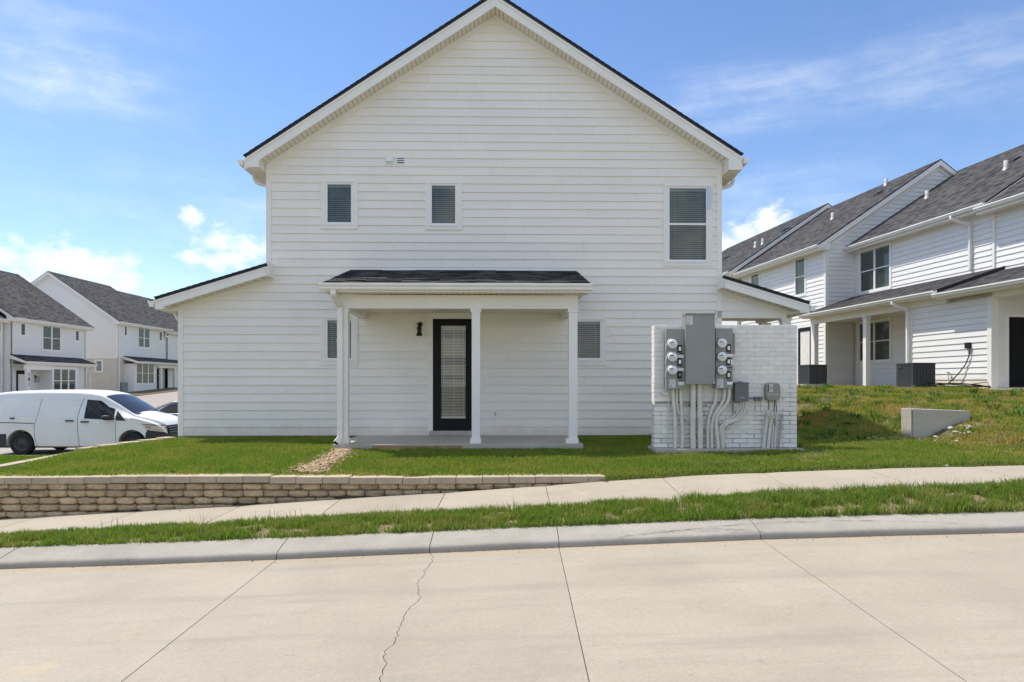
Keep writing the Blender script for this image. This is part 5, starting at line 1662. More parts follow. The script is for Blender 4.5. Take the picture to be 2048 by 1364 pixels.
# ------------------------------------------------------------------ painted brick meter wall
YB = 11.9
BF = Frame(0, YB, 0.0)
bX = lambda px, o=0.0, py=780: BF.hit_y(px, py, -o)[0]
bZ = lambda py, o=0.0: BF.hit_y(1400, py, -o)[1]
mw = thing('brick_wall', 'free-standing white painted brick wall carrying grey electric meters', 'wall', (0, YB, 0))
mpM = lambda a, o, z: (a, -o, z)
wx0, wx1 = bX(1308), bX(1594.5)
wz1 = bZ(649.5)
CH = wz1 / 27
NB = 10
BL = (wx1 - wx0) / NB
bricks = {}
def brick_mesh(L, seed):
    key = (round(L, 3), seed)
    if key in bricks: return bricks[key]
    bm = bmesh.new(); bmesh.ops.create_cube(bm, size=1.0)
    for v in bm.verts: v.co = Vector((v.co.x * (L - 0.008), v.co.y * 0.24, v.co.z * (CH - 0.007)))
    bmesh.ops.bevel(bm, geom=list(bm.edges), offset=0.006, segments=1, affect='EDGES')
    rr = random.Random(seed)
    for v in bm.verts: v.co += Vector((rr.uniform(-1, 1), rr.uniform(-1, 1), rr.uniform(-1, 1))) * 0.0018
    me = bpy.data.meshes.new('brick'); bm.to_mesh(me); bm.free(); me.materials.append(M['brickpaint'])
    bricks[key] = me
    return me
for c in range(27):
    x = wx0
    first = BL / 2 if c % 2 else BL
    L = first
    while x < wx1 - 0.01:
        L2 = min(L, wx1 - x)
        o = link('brick', brick_mesh(L2, random.randrange(4)), mw)
        o.location = (x + L2 / 2, 0.12 + random.uniform(-0.003, 0.003), c * CH + CH / 2)
        o.rotation_euler = (0, random.uniform(-0.004, 0.004), random.uniform(-0.006, 0.006))
        x += L2; L = BL
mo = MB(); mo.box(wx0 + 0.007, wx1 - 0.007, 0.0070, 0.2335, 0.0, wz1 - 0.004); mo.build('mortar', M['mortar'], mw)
pd = MB(); pd.box(wx0 - 0.02, wx1 + 0.03, -0.28, 0.45, -0.14, -0.002); pd.build('footing', M['concrete_slab'], mw, bevel=0.008)

# meter bank
mbk = thing('meter_bank', 'grey electric cabinet flanked by six round meters on the brick wall', 'electric meters', (0, YB, 0))
def rect(o, x0, y0, x1, y1):
    return bX(x0, o, (y0 + y1) / 2), bX(x1, o, (y0 + y1) / 2), bZ(y1, o), bZ(y0, o)
def plate(name, m, o0, o1, q, parent, bevel=0.0):
    a0, a1, z0, z1 = rect(o1, *q)
    b_ = MB(); mbox(b_, mpM, a0, a1, o0, o1, z0, z1)
    return b_.build(name, m, parent, bevel=bevel)
CABO, PANO = 0.26, 0.17
cab = plate('cabinet', M['metal_grey'], 0.012, CABO, (1371.5, 628.5, 1430, 767.5), mbk, 0.006)
a0, a1, z0, z1 = rect(CABO, 1370.5, 626, 1431, 629.5)
b_ = MB(); b_.hull([mpM(a0, 0.012, z0), mpM(a1, 0.012, z0), mpM(a1, CABO + 0.02, z0), mpM(a0, CABO + 0.02, z0), mpM(a0, 0.012, z1 + 0.03), mpM(a1, 0.012, z1 + 0.03), mpM(a1, CABO + 0.02, z1), mpM(a0, CABO + 0.02, z1)]); b_.build('rain_hood', M['metal_grey'], cab)
plate('bottom_lip', M['metal_grey'], 0.10, CABO + 0.008, (1371.5, 766.2, 1430, 768.3), cab)
b_ = MB()
ax = (rect(CABO, 1380, 640, 1420, 760))
mbox(b_, mpM, ax[0] - 0.04, ax[0] - 0.037, CABO, CABO + 0.0012, ax[2] - 0.03, ax[3] + 0.05); mbox(b_, mpM, ax[1] + 0.045, ax[1] + 0.048, CABO, CABO + 0.0012, ax[2] - 0.03, ax[3] + 0.05)
b_.build('cover_crease', M['metal_grey'], cab)
def sticker(q, o, parent, marks=5, dark=True):
    s_ = plate('sticker', M['sticker'], o + 0.0005, o + 0.002, q, parent)
    x0, y0, x1, y1 = q
    for i in range(marks):
        yy = y0 + (y1 - y0) * (0.10 + 0.62 * i / max(marks - 1, 1)); xe_ = x0 + (x1 - x0) * random.uniform(0.6, 0.88)
        plate('print_line', M['print'], o + 0.0025, o + 0.003, (x0 + (x1 - x0) * 0.15, yy, xe_, yy + 0.55), s_)
    if dark:
        plate('print_mark', M['print_dark'], o + 0.0025, o + 0.003, (x0 + (x1 - x0) * 0.17, y1 - 3.8, x0 + (x1 - x0) * 0.36, y1 - 1.8), s_)
sticker((1373, 631, 1385.4, 649.5), CABO, cab)
b_ = MB(); mbox(b_, mpM, rect(CABO, 1425, 762, 1429, 767)[0], rect(CABO, 1425, 762, 1429, 767)[1], CABO, CABO + 0.03, bZ(767, CABO), bZ(763.5, CABO)); b_.build('hasp', M['galv'], cab)
for side_i, (q, mcx, ys_, bx_, labs, browns, stk) in enumerate((
        ((1332.3, 658, 1369.6, 778.4), 1345, (688, 714, 740.3), 1359.8, ((1356.3, 709.5, 1367.4, 715.6), (1356.3, 735.6, 1367.6, 742), (1356.8, 763.5, 1368.5, 769.8)), ((1359, 706, 1366.5, 708.8), (1358, 733, 1367, 735.3), (1357.5, 760, 1366.5, 762.3)), (1338.8, 757, 1351, 775)),
        ((1431, 656.5, 1465.6, 777), 1443.8, (686.4, 713.3, 740.3), 1457.6, ((1454, 707.5, 1465.5, 713.8), (1461.5, 719, 1466, 729.5), (1454, 763.3, 1465.4, 769.3)), ((1455.5, 705, 1463.5, 707.3), (1455.5, 734, 1463.5, 736.3), (1455.5, 760, 1463.5, 762.3)), (1434.6, 757.5, 1447, 775.5)))):
    pn_ = plate('meter_panel', M['metal_grey'], 0.012, PANO, q, mbk, 0.006)
    plate('upper_cover', M['metal_grey'], PANO, PANO + 0.006, (q[0] + 1, q[1] + 11.5, q[0] + 22, q[1] + 100), pn_)
    for i, y in enumerate(ys_):
        a, z = bX(mcx, PANO + 0.05, y), bZ(y, PANO + 0.05)
        r0 = 9.9 / F * (YB - PANO - 0.05)
        m_ = MB(); m_.lathe([(r0 * 1.02, -PANO - 0.001), (r0 * 1.02, -PANO - 0.025), (r0 * 0.97, -PANO - 0.03), (r0 * 0.95, -PANO - 0.05)], (a, 0, z), 'y', 28)
        me_ = m_.build('meter', M['meter_rim'], pn_)
        m_ = MB(); m_.lathe([(r0 * 0.95, -PANO - 0.05), (r0 * 0.93, -PANO - 0.085), (r0 * 0.80, -PANO - 0.098), (0.0, -PANO - 0.103)], (a, 0, z), 'y', 28); m_.build('dial', M['meter_white'], me_)
        of = PANO + 0.1045
        a, z = bX(mcx, of, y), bZ(y, of)
        m_ = MB(); mbox(m_, mpM, a - 0.038, a + 0.022, of, of + 0.002, z + 0.015, z + 0.030); m_.build('display', M['print_dark'], me_)
        m_ = MB()
        mbox(m_, mpM, a - 0.058, a - 0.046, of - 0.004, of + 0.001, z + 0.015, z + 0.028); mbox(m_, mpM, a + 0.03, a + 0.048, of - 0.004, of + 0.001, z - 0.016, z - 0.003)
        mbox(m_, mpM, a - 0.045, a + 0.02, of - 0.002, of + 0.001, z - 0.012, z - 0.008); mbox(m_, mpM, a - 0.03, a + 0.028, of - 0.002, of + 0.001, z - 0.026, z - 0.023)
        m_.build('dial_print', M['print'], me_)
        by = y + 9.5
        bk_ = plate('breaker', M['black'], PANO, PANO + 0.03, (bx_ - 4.0, by - 7.3, bx_ + 4.0, by + 7.3), pn_, 0.004)
        if not (side_i == 0 and i == 2):
            plate('tag', M['meter_white'], PANO + 0.031, PANO + 0.034, (bx_ - 2.3, by - 3.9, bx_ + 2.5, by + 4.2), bk_)
        else:
            plate('handle', M['print'], PANO + 0.031, PANO + 0.045, (bx_ - 1.5, by - 3.5, bx_ + 1.8, by + 2.5), bk_)
        plate('unit_label', M['meter_white'], PANO + 0.0007, PANO + 0.002, labs[i], pn_)
        plate('brand_plate', M['brown'], PANO + 0.0007, PANO + 0.003, browns[i], pn_)
    sticker(stk, PANO, pn_)
    if side_i == 0:
        for y in ys_:   # bent seal wire loop beside each meter
            a, z = bX(mcx - 9, PANO + 0.02, y), bZ(y, PANO + 0.02)
            m_ = MB(); m_.tube([(a - 0.035, -PANO + 0.02, z - 0.12), (a - 0.03, -PANO - 0.03, z - 0.02), (a - 0.005, -PANO - 0.05, z + 0.06), (a + 0.04, -PANO - 0.05, z + 0.085)], 0.007, 6); m_.build('seal_wire', M['meter_white'], pn_)
plate('side_trough', M['metal_grey'], 0.012, PANO - 0.06, (1466.2, 667.5, 1470, 708), mbk)
plate('ground_lug_cover', M['pvc'], 0.012, 0.06, (1324, 784, 1337, 790), mbk)

def z2(x, y, ox=1280.0, oy=600.0, s=4.26):
    return ox + x / s, oy + y / s
def conduit(name, path, r, parent, o=0.05, m='pvc', conv=z2, n=12, coup=()):
    raw = []
    for p in path:
        px, py = conv(p[0], p[1]); oo = p[2] if len(p) > 2 else o
        raw.append(Vector((bX(px, oo, py), -oo, max(bZ(py, oo), 0.0))))
    P = []
    for i in range(len(raw) - 1):       # Catmull-Rom through the points
        p0, p1, p2, p3 = raw[max(i - 1, 0)], raw[i], raw[i + 1], raw[min(i + 2, len(raw) - 1)]
        for k in range(5):
            t = k / 5
            P.append(0.5 * ((2 * p1) + (p2 - p0) * t + (2 * p0 - 5 * p1 + 4 * p2 - p3) * t * t + (3 * p1 - p0 - 3 * p2 + p3) * t ** 3))
    P.append(raw[-1])
    m_ = MB(); m_.tube(P, r, n)
    o_ = m_.build(name, M[m], parent)
    for f in coup:
        i = int(f * (len(P) - 2)); d = (P[i + 1] - P[i]).normalized()
        c_ = MB(); c_.tube([P[i] - d * 0.05, P[i] + d * 0.05], r * 1.18, n); c_.build('coupling', M[m], o_)
    return o_
conduit('conduit', [(282, 755), (284, 860), (293, 940), (299, 1050), (300, 1262)], 0.030, mbk, 0.06, coup=(0.8,))
conduit('conduit', [(313, 755), (312, 860), (326, 950), (372, 1005, 0.03), (425, 1040, 0.02), (470, 1050, 0.02)], 0.019, mbk, 0.05)
conduit('conduit', [(347, 755), (350, 860), (354, 960), (357, 1080), (362, 1150), (358, 1262)], 0.028, mbk, 0.06, coup=(0.55, 0.85))
conduit('conduit', [(452, 708, 0.10), (452, 900, 0.09), (450, 1100, 0.09), (453, 1262, 0.09)], 0.046, mbk, 0.09, coup=(0.55,))
conduit('conduit', [(508, 708, 0.10), (508, 900, 0.09), (512, 1100, 0.09), (512, 1262, 0.09)], 0.044, mbk, 0.09, coup=(0.55, 0.8))
conduit('conduit', [(650, 752), (641, 860), (612, 930), (588, 1010), (578, 1100), (578, 1262)], 0.027, mbk, 0.06, coup=(0.85,))
conduit('conduit', [(722, 752), (716, 840), (680, 910), (634, 980), (612, 1080), (613, 1262)], 0.027, mbk, 0.07, coup=(0.85,))
conduit('conduit', [(760, 752), (756, 840), (725, 905), (672, 965), (650, 1030), (655, 1130), (667, 1262)], 0.031, mbk, 0.09, coup=(0.88,))
conduit('ground_rod_sleeve', [(243, 855), (240, 1000), (236, 1120), (230, 1235)], 0.012, mbk, 0.02)
for x0_, x1_, yc in ((125, 800, 872), (375, 575, 897)):
    p0, p1 = z2(x0_, yc - 9), z2(x1_, yc + 9)
    ch_ = plate('strut_channel', M['galv'], 0.008, 0.030, (p0[0], p0[1], p1[0], p1[1]), mbk)
    x = x0_ + 10
    while x < x1_ - 20:
        if not (270 < x < 300 or 430 < x < 475 or 490 < x < 535):
            s0, s1 = z2(x, yc - 4), z2(x + 15, yc + 4); plate('slot', M['print_dark'], 0.0305, 0.0315, (s0[0], s0[1], s1[0], s1[1]), ch_)
        x += 24
# small dark junction box with its conduits and a side fitting
jb = thing('junction_box', 'dark grey junction box low on the brick wall right of the meters', 'junction box', (0, YB, 0))
bx_o = plate('box_body', M['metal_dark'], 0.012, 0.16, (1470.5, 765.6, 1497.6, 803), jb, 0.006)
b_ = MB(); q = rect(0.16, 1470, 764.8, 1498.2, 766.5); mbox(b_, mpM, q[0], q[1], 0.012, 0.175, q[2], q[3]); b_.build('lid_hood', M['metal_dark'], bx_o)
plate('latch_plate', M['print'], 0.1605, 0.163, (1480, 793.5, 1489.5, 797), bx_o)
plate('knockout', M['metal_dark'], 0.02, 0.10, (1477, 763.2, 1486, 765.4), bx_o)
plate('meter_socket', M['galv'], 0.012, 0.07, (1467.2, 804.5, 1478.5, 825), jb, 0.012)
p0 = (928, 838); conduit('fitting_pipe', [(925, 839), (985, 839)], 0.011, jb, 0.05, 'metal_dark')
plate('pull_box', M['metal_dark'], 0.012, 0.085, (1510.5, 793.5, 1525, 801.7), jb, 0.006)
plate('box_screw', M['print_dark'], 0.0855, 0.09, (1517, 795.8, 1519.2, 799), jb)
for x in (1510.4, 1520.6):
    plate('rust_run', M['rust'], 0.0085, 0.0092, (x, 802.5, x + 0.9, 822), jb)
conduit('conduit', [(858, 862, 0.07), (848, 920, 0.06), (805, 985, 0.05), (735, 1025, 0.04), (670, 1052, 0.03)], 0.019, jb, 0.05)
conduit('conduit', [(885, 862, 0.09), (874, 930, 0.08), (815, 1005, 0.08), (720, 1050, 0.08), (684, 1100, 0.08), (688, 1180, 0.07), (700, 1262, 0.07)], 0.020, jb, 0.08)
conduit('conduit', [(907, 858, 0.12), (896, 935, 0.11), (835, 1015, 0.11), (740, 1058, 0.11), (702, 1110, 0.10), (700, 1180, 0.10), (708, 1262, 0.10)], 0.021, jb, 0.11)
# tan communications box with loose pipes
tb = thing('telecom_box', 'rounded tan communications box with sticker above leaning grey pipes', 'utility box', (0, YB, 0))
q = rect(0.12, 1532.3, 765.8, 1561.6, 801.5)
bm_ = MB(); hw_, hh = (q[1] - q[0]) / 2, (q[3] - q[2]) / 2; xm_, zm_ = (q[0] + q[1]) / 2, (q[2] + q[3]) / 2
poly = []
for k in range(32):
    t = 2 * math.pi * k / 32; c_, s_ = math.cos(t), math.sin(t)
    poly.append((xm_ + hw_ * math.copysign(abs(c_) ** 0.42, c_) * (1 - 0.05 * (s_ < 0) * abs(s_)), zm_ + hh * math.copysign(abs(s_) ** 0.42, s_)))
bm_.prism(poly, -0.012, -0.09, 'y'); 
inner = [(xm_ + (p[0] - xm_) * 0.93, zm_ + (p[1] - zm_) * 0.94) for p in poly]
n_ = len(poly)
bm_.add([(p[0], -0.09, p[1]) for p in poly] + [(p[0], -0.12, p[1]) for p in inner], [(i, (i + 1) % n_, (i + 1) % n_ + n_, i + n_) for i in range(n_)] + [tuple(range(n_, 2 * n_))])
tbo = bm_.build('box_cover', M['box_tan'], tb, recalc=True)
stq = (1538.3, 768, 1545.8, 784)
so = plate('sticker', M['sticker'], 0.1205, 0.122, stq, tbo)
plate('print_mark', M['print_dark'], 0.1225, 0.1235, (1536.3, 769.5, 1537.9, 783), tbo)
for q in ((1539.5, 770, 1542, 771), (1540.3, 773.5, 1544.2, 774.3), (1540.3, 777.6, 1544.2, 778.4), (1540.3, 774.3, 1541.1, 777.6), (1543.4, 774.3, 1544.2, 777.6), (1541.7, 775.5, 1542.8, 776.6), (1539.5, 780.5, 1543, 781.3)):
    plate('print_mark', M['print_dark'], 0.1225, 0.1235, q, so)
for i, g in enumerate((0.9, 0.9, 0.4, 0.9, 0.8, 0.3, 1.0, 0.9, 1.2)):
    x = 1535.5 + i * 2.3; plate('engraved_mark', M['sticker'], 0.1205, 0.1212, (x, 787.5, x + g * 1.3, 790.3), tbo)
conduit('pipe', [(1093, 938, 0.06), (1082, 1020), (1070, 1110), (1052, 1262)], 0.029, tb, 0.06)
conduit('pipe', [(1130, 955, 0.07), (1118, 1030), (1105, 1130), (1089, 1262)], 0.028, tb, 0.07)
conduit('pipe', [(1138, 1055, 0.06), (1130, 1160), (1122, 1262)], 0.016, tb, 0.06)
conduit('pipe', [(1163, 958, 0.05), (1157, 1080), (1145, 1262)], 0.018, tb, 0.05)
conduit('pipe', [(1210, 965, 0.04), (1196, 1110), (1180, 1262)], 0.016, tb, 0.05, 'galv')
conduit('cable', [(1095, 850, 0.05), (1096, 900), (1094, 945)], 0.007, tb, 0.05, 'cable', n=6)
conduit('cable', [(1147, 850, 0.05), (1146, 900), (1140, 950, 0.07)], 0.008, tb, 0.05, 'cable', n=6)
conduit('cable', [(1160, 850, 0.05), (1158, 885), (1164, 915), (1160, 965)], 0.006, tb, 0.05, 'cable', n=6)
conduit('cable', [(1140, 950, 0.09), (1150, 1000, 0.10), (1145, 1040, 0.09), (1155, 1065, 0.08)], 0.011, tb, 0.09, 'galv', n=6)
tp = MB()
for i in range(7):
    p0 = z2(1085 + i * 9, 965 + (i % 3) * 18); a, z = bX(p0[0], 0.09, p0[1]), bZ(p0[1], 0.09)
    tp.beam((a - 0.03, -0.095 - 0.004 * (i % 2), z), (a + 0.035, -0.105, z - 0.02 + 0.012 * (i % 3)), 0.02, 0.03, (0, 1, 0))
tp.build('tape_wrap', M['tape'], tb)

# ------------------------------------------------------------------ condensers on the rise
def condenser(label, s0, w1, zb, size=0.72, ht=0.74, badge=True):
    """corner nearest the camera at (s0, w1) in the row's frame"""
    c = RF.world(s0 + size / 2, w1 - size / 2)
    t = thing('air_conditioner', label, 'air conditioner', (c.x, c.y, zb), RF.a, 'condensers beside the townhouse row')
    h = size / 2
    b = MB(); b.box(-h + 0.03, h - 0.03, -h + 0.03, h - 0.03, 0.03, ht - 0.05); b.build('coil', M['ac_core'], t)
    b = MB(); b.box(-h, h, -h, h, 0.0, 0.05); b.build('base_pan', M['ac_grey'], t, bevel=0.006)
    b = MB(); b.box(-h - 0.008, h + 0.008, -h - 0.008, h + 0.008, ht - 0.06, ht - 0.015); b.box(-h + 0.03, h - 0.03, -h + 0.03, h - 0.03, ht - 0.014, ht)
    b.build('top_cover', M['ac_grey'], t, bevel=0.006)
    for sx in (-1, 1):
        for sy in (-1, 1):
            b = MB(); b.box(sx * h - 0.055 if sx > 0 else -h, h if sx > 0 else -h + 0.055, sy * h - 0.055 if sy > 0 else -h, h if sy > 0 else -h + 0.055, 0.0505, ht - 0.0605)
            b.build('corner_post', M['ac_grey'], t, bevel=0.008)
    f = MB()
    n = 13
    for i in range(n):
        u = -h + 0.075 + (size - 0.15) * i / (n - 1)
        for s in (-1, 1):
            f.box(u - 0.011, u + 0.011, s * (h - 0.012) - 0.012, s * (h - 0.012) + 0.012, 0.055, ht - 0.065)
            f.box(s * (h - 0.012) - 0.012, s * (h - 0.012) + 0.012, u - 0.011, u + 0.011, 0.055, ht - 0.065)
    for z in np.arange(0.11, ht - 0.1, 0.052):
        for s in (-1, 1):
            f.box(-h + 0.06, h - 0.06, s * (h - 0.02) - 0.006, s * (h - 0.02) + 0.006, z, z + 0.010)
            f.box(s * (h - 0.02) - 0.006, s * (h - 0.02) + 0.006, -h + 0.06, h - 0.06, z, z + 0.010)
    g = f.build('louver_guard', M['ac_fin'], t)
    if badge:
        e = MB(); e.box(h * 0.25, h * 0.72, h + 0.001, h + 0.010, ht - 0.155, ht - 0.095); eo = e.build('badge', M['ac_grey'], t, bevel=0.004)
        e = MB(); e.prism([(h * 0.42, ht - 0.125), (h * 0.56, ht - 0.125), (h * 0.49, ht - 0.185)], h + 0.011, h + 0.014, 'y'); e.build('badge_mark', M['red'], eo)
    # slab under it
    p = thing('condenser_pad', label.replace('air conditioner', 'equipment').split(' on ')[0] + ', the grey concrete pad under it', 'concrete pad', (c.x, c.y, zb), RF.a)
    b = MB(); b.box(-h - 0.12, h + 0.14, -h - 0.1, h + 0.2, -0.16, -0.002); b.build('slab', M['concrete_old'], p, bevel=0.008)
    return t, p


ac2, pad2 = condenser('charcoal louvred air conditioner with red badge in front of sunlit siding', -1.4, 3.45, 1.0)
pad2['label'] = 'grey concrete pad under the condenser with the red badge'
ac1, pad1 = condenser('charcoal air conditioner half hidden behind the brick wall corner', 4.1, 3.42, 1.10, badge=False)
pad1['label'] = 'pale concrete pad under the condenser behind the brick wall'
# line set running from the condenser to the wall
ls = thing('refrigerant_lines', 'tangled black insulated lines on the ground beside the nearer condenser', 'pipes', (0, 0, 0))
for k in range(3):
    pts = []
    for i in range(9):
        t = i / 8
        q = RF.world(-1.55 - 0.6 * t + 0.12 * math.sin(5 * t + k), 2.9 - 1.25 * t + 0.08 * math.sin(7 * t + 2 * k))
        pts.append((q.x, q.y, 1.06 + 0.06 * math.sin(4 * t + k * 1.7) + 0.03 * k))
    m_ = MB(); m_.tube(pts, 0.026 if k == 0 else 0.016, 7); m_.build('line', M['cable'] if k < 2 else M['galv'], ls)

# ------------------------------------------------------------------ concrete headwall in the slope, rubble
hw = thing('headwall', 'short concrete headwall half buried in the grassy slope', 'concrete wall', (0, 13.2, 0))
x0_, x1_ = (1826 - CX) / F * 13.2, (1940 - CX) / F * 13.25
xl2 = (1808.5 - CX) / F * 13.2
zt1, zt2 = EYE - (817.5 - HY) / F * 13.2, EYE - (822 - HY) / F * 13.2
b = MB()
b.hull([(x0_, 0, -0.4), (x1_, 0.05, -0.4), (x1_, 0.33, -0.4), (x0_, 0.33, -0.4), (x0_, 0, zt1), (x1_, 0.05, zt2), (x1_, 0.33, zt2), (x0_, 0.33, zt1)])
b.build('wing', M['concrete_old'], hw, bevel=0.015)
b = MB(); b.box(x0_ - 0.03, x0_ - 0.004, 0.012, 0.36, -0.4, zt1 + 0.004); b.build('end_block', M['concrete_old'], hw, bevel=0.015)


def stones(name, label, cat, centre, n, rad, size, m, seed, zf=z_lawn):
    rr = random.Random(seed)
    mb = MB()
    for i in range(n):
        bm = bmesh.new(); bmesh.ops.create_icosphere(bm, subdivisions=1, radius=1)
        a, r_ = rr.uniform(0, 6.28), rad * math.sqrt(rr.random())
        x, y = centre[0] + r_ * math.cos(a), centre[1] + r_ * math.sin(a) * 0.7
        s = size * rr.uniform(0.5, 1.4)
        Mx = Matrix.Rotation(rr.uniform(0, 6.28), 3, 'Z') @ Matrix.Rotation(rr.uniform(-0.5, 0.5), 3, 'X')
        vs = []
        for v in bm.verts:
            p = Mx @ Vector((v.co.x * s * rr.uniform(0.9, 1.2), v.co.y * s * 0.75, v.co.z * s * 0.5)) * rr.uniform(0.82, 1.1)
            vs.append((x + p.x, y + p.y, float(zf(x, y)) + s * 0.25 + p.z))
        mb.add(vs, [tuple(v.index for v in f.verts) for f in bm.faces]); bm.free()
    o = mb.build(name, m)
    return tag(o, label, cat, kind='stuff')


stones('rubble', 'broken white concrete rubble lying left of the headwall', 'rubble', (7.2, 13.15), 34, 0.42, 0.07, M['rubble'], 3)
stones('rubble', 'scattered pale stones at the foot of the headwall', 'rubble', (8.15, 12.9), 26, 0.5, 0.055, M['rubble'], 8)
stones('rubble', 'a few pale stones by the pavement edge on the right', 'rubble', (6.1, 9.75), 12, 0.25, 0.03, M['rubble'], 12)
stones('rubble', 'small loose stones in front of the meter wall', 'rubble', (4.6, 10.6), 16, 0.8, 0.03, M['rubble'], 13)

# ------------------------------------------------------------------ river-pebble strip from the downspout to the wall
def gravel():
    rr = random.Random(2)
    mb = MB()
    base = bmesh.new(); bmesh.ops.create_icosphere(base, subdivisions=1, radius=1)
    vv = [v.co.copy() for v in base.verts]; ff = [tuple(v.index for v in f.verts) for f in base.faces]; base.free()
    bed = []
    for i in range(26):
        t = i / 25
        y = 12.58 + (9.92 - 12.58) * t
        xc = -3.10 + 0.22 * t - 0.02 + 0.05 * math.sin(5 * t); w = 0.15 + 0.10 * t
        bed.append((y, xc, w))
    for _ in range(1500):
        i = rr.randrange(26); y, xc, w = bed[i]
        y += rr.uniform(-0.06, 0.06); x = xc + rr.gauss(0, 0.62) * w
        s = rr.uniform(0.016, 0.034)
        Mx = Matrix.Rotation(rr.uniform(0, 6.28), 3, 'Z') @ Matrix.Rotation(rr.uniform(-0.6, 0.6), 3, 'Y')
        z = float(z_lawn(x, y)) + 0.016 + rr.uniform(0, 0.022)
        a, b_, c = rr.uniform(0.9, 1.4), rr.uniform(0.7, 1.0), rr.uniform(0.4, 0.7)
        vs = [(x + p.x, y + p.y, z + p.z) for p in (Mx @ Vector((v.x * s * a, v.y * s * b_, v.z * s * c)) for v in vv)]
        mb.add(vs, ff, True)
    o = mb.build('gravel', M['pebble']); tag(o, 'strip of tan river pebbles running from the porch downspout', 'gravel', kind='stuff')
    bd = MB(); bd.grid([[(xc + j * w, y, float(z_lawn(xc + j * w, y)) + 0.012) for j in (-0.9, -0.3, 0.3, 0.9)] for y, xc, w in bed])
    bo = bd.build('gravel_bed', M['graveldust']); tag(bo, kind='structure')
    return bed


GBED = gravel()


def in_gravel(x, y):
    ys = np.array([b[0] for b in GBED][::-1]); xs = np.array([b[1] for b in GBED][::-1]); ws = np.array([b[2] for b in GBED][::-1])
    return (np.abs(x - np.interp(y, ys, xs)) < np.interp(y, ys, ws) * 0.98) & (y > 9.8) & (y < 12.7)


# ------------------------------------------------------------------ vehicles
def curve_fn(pts):
    xs = [p[0] for p in pts]; ys = [p[1] for p in pts]
    return lambda x: float(np.interp(x, xs, ys))


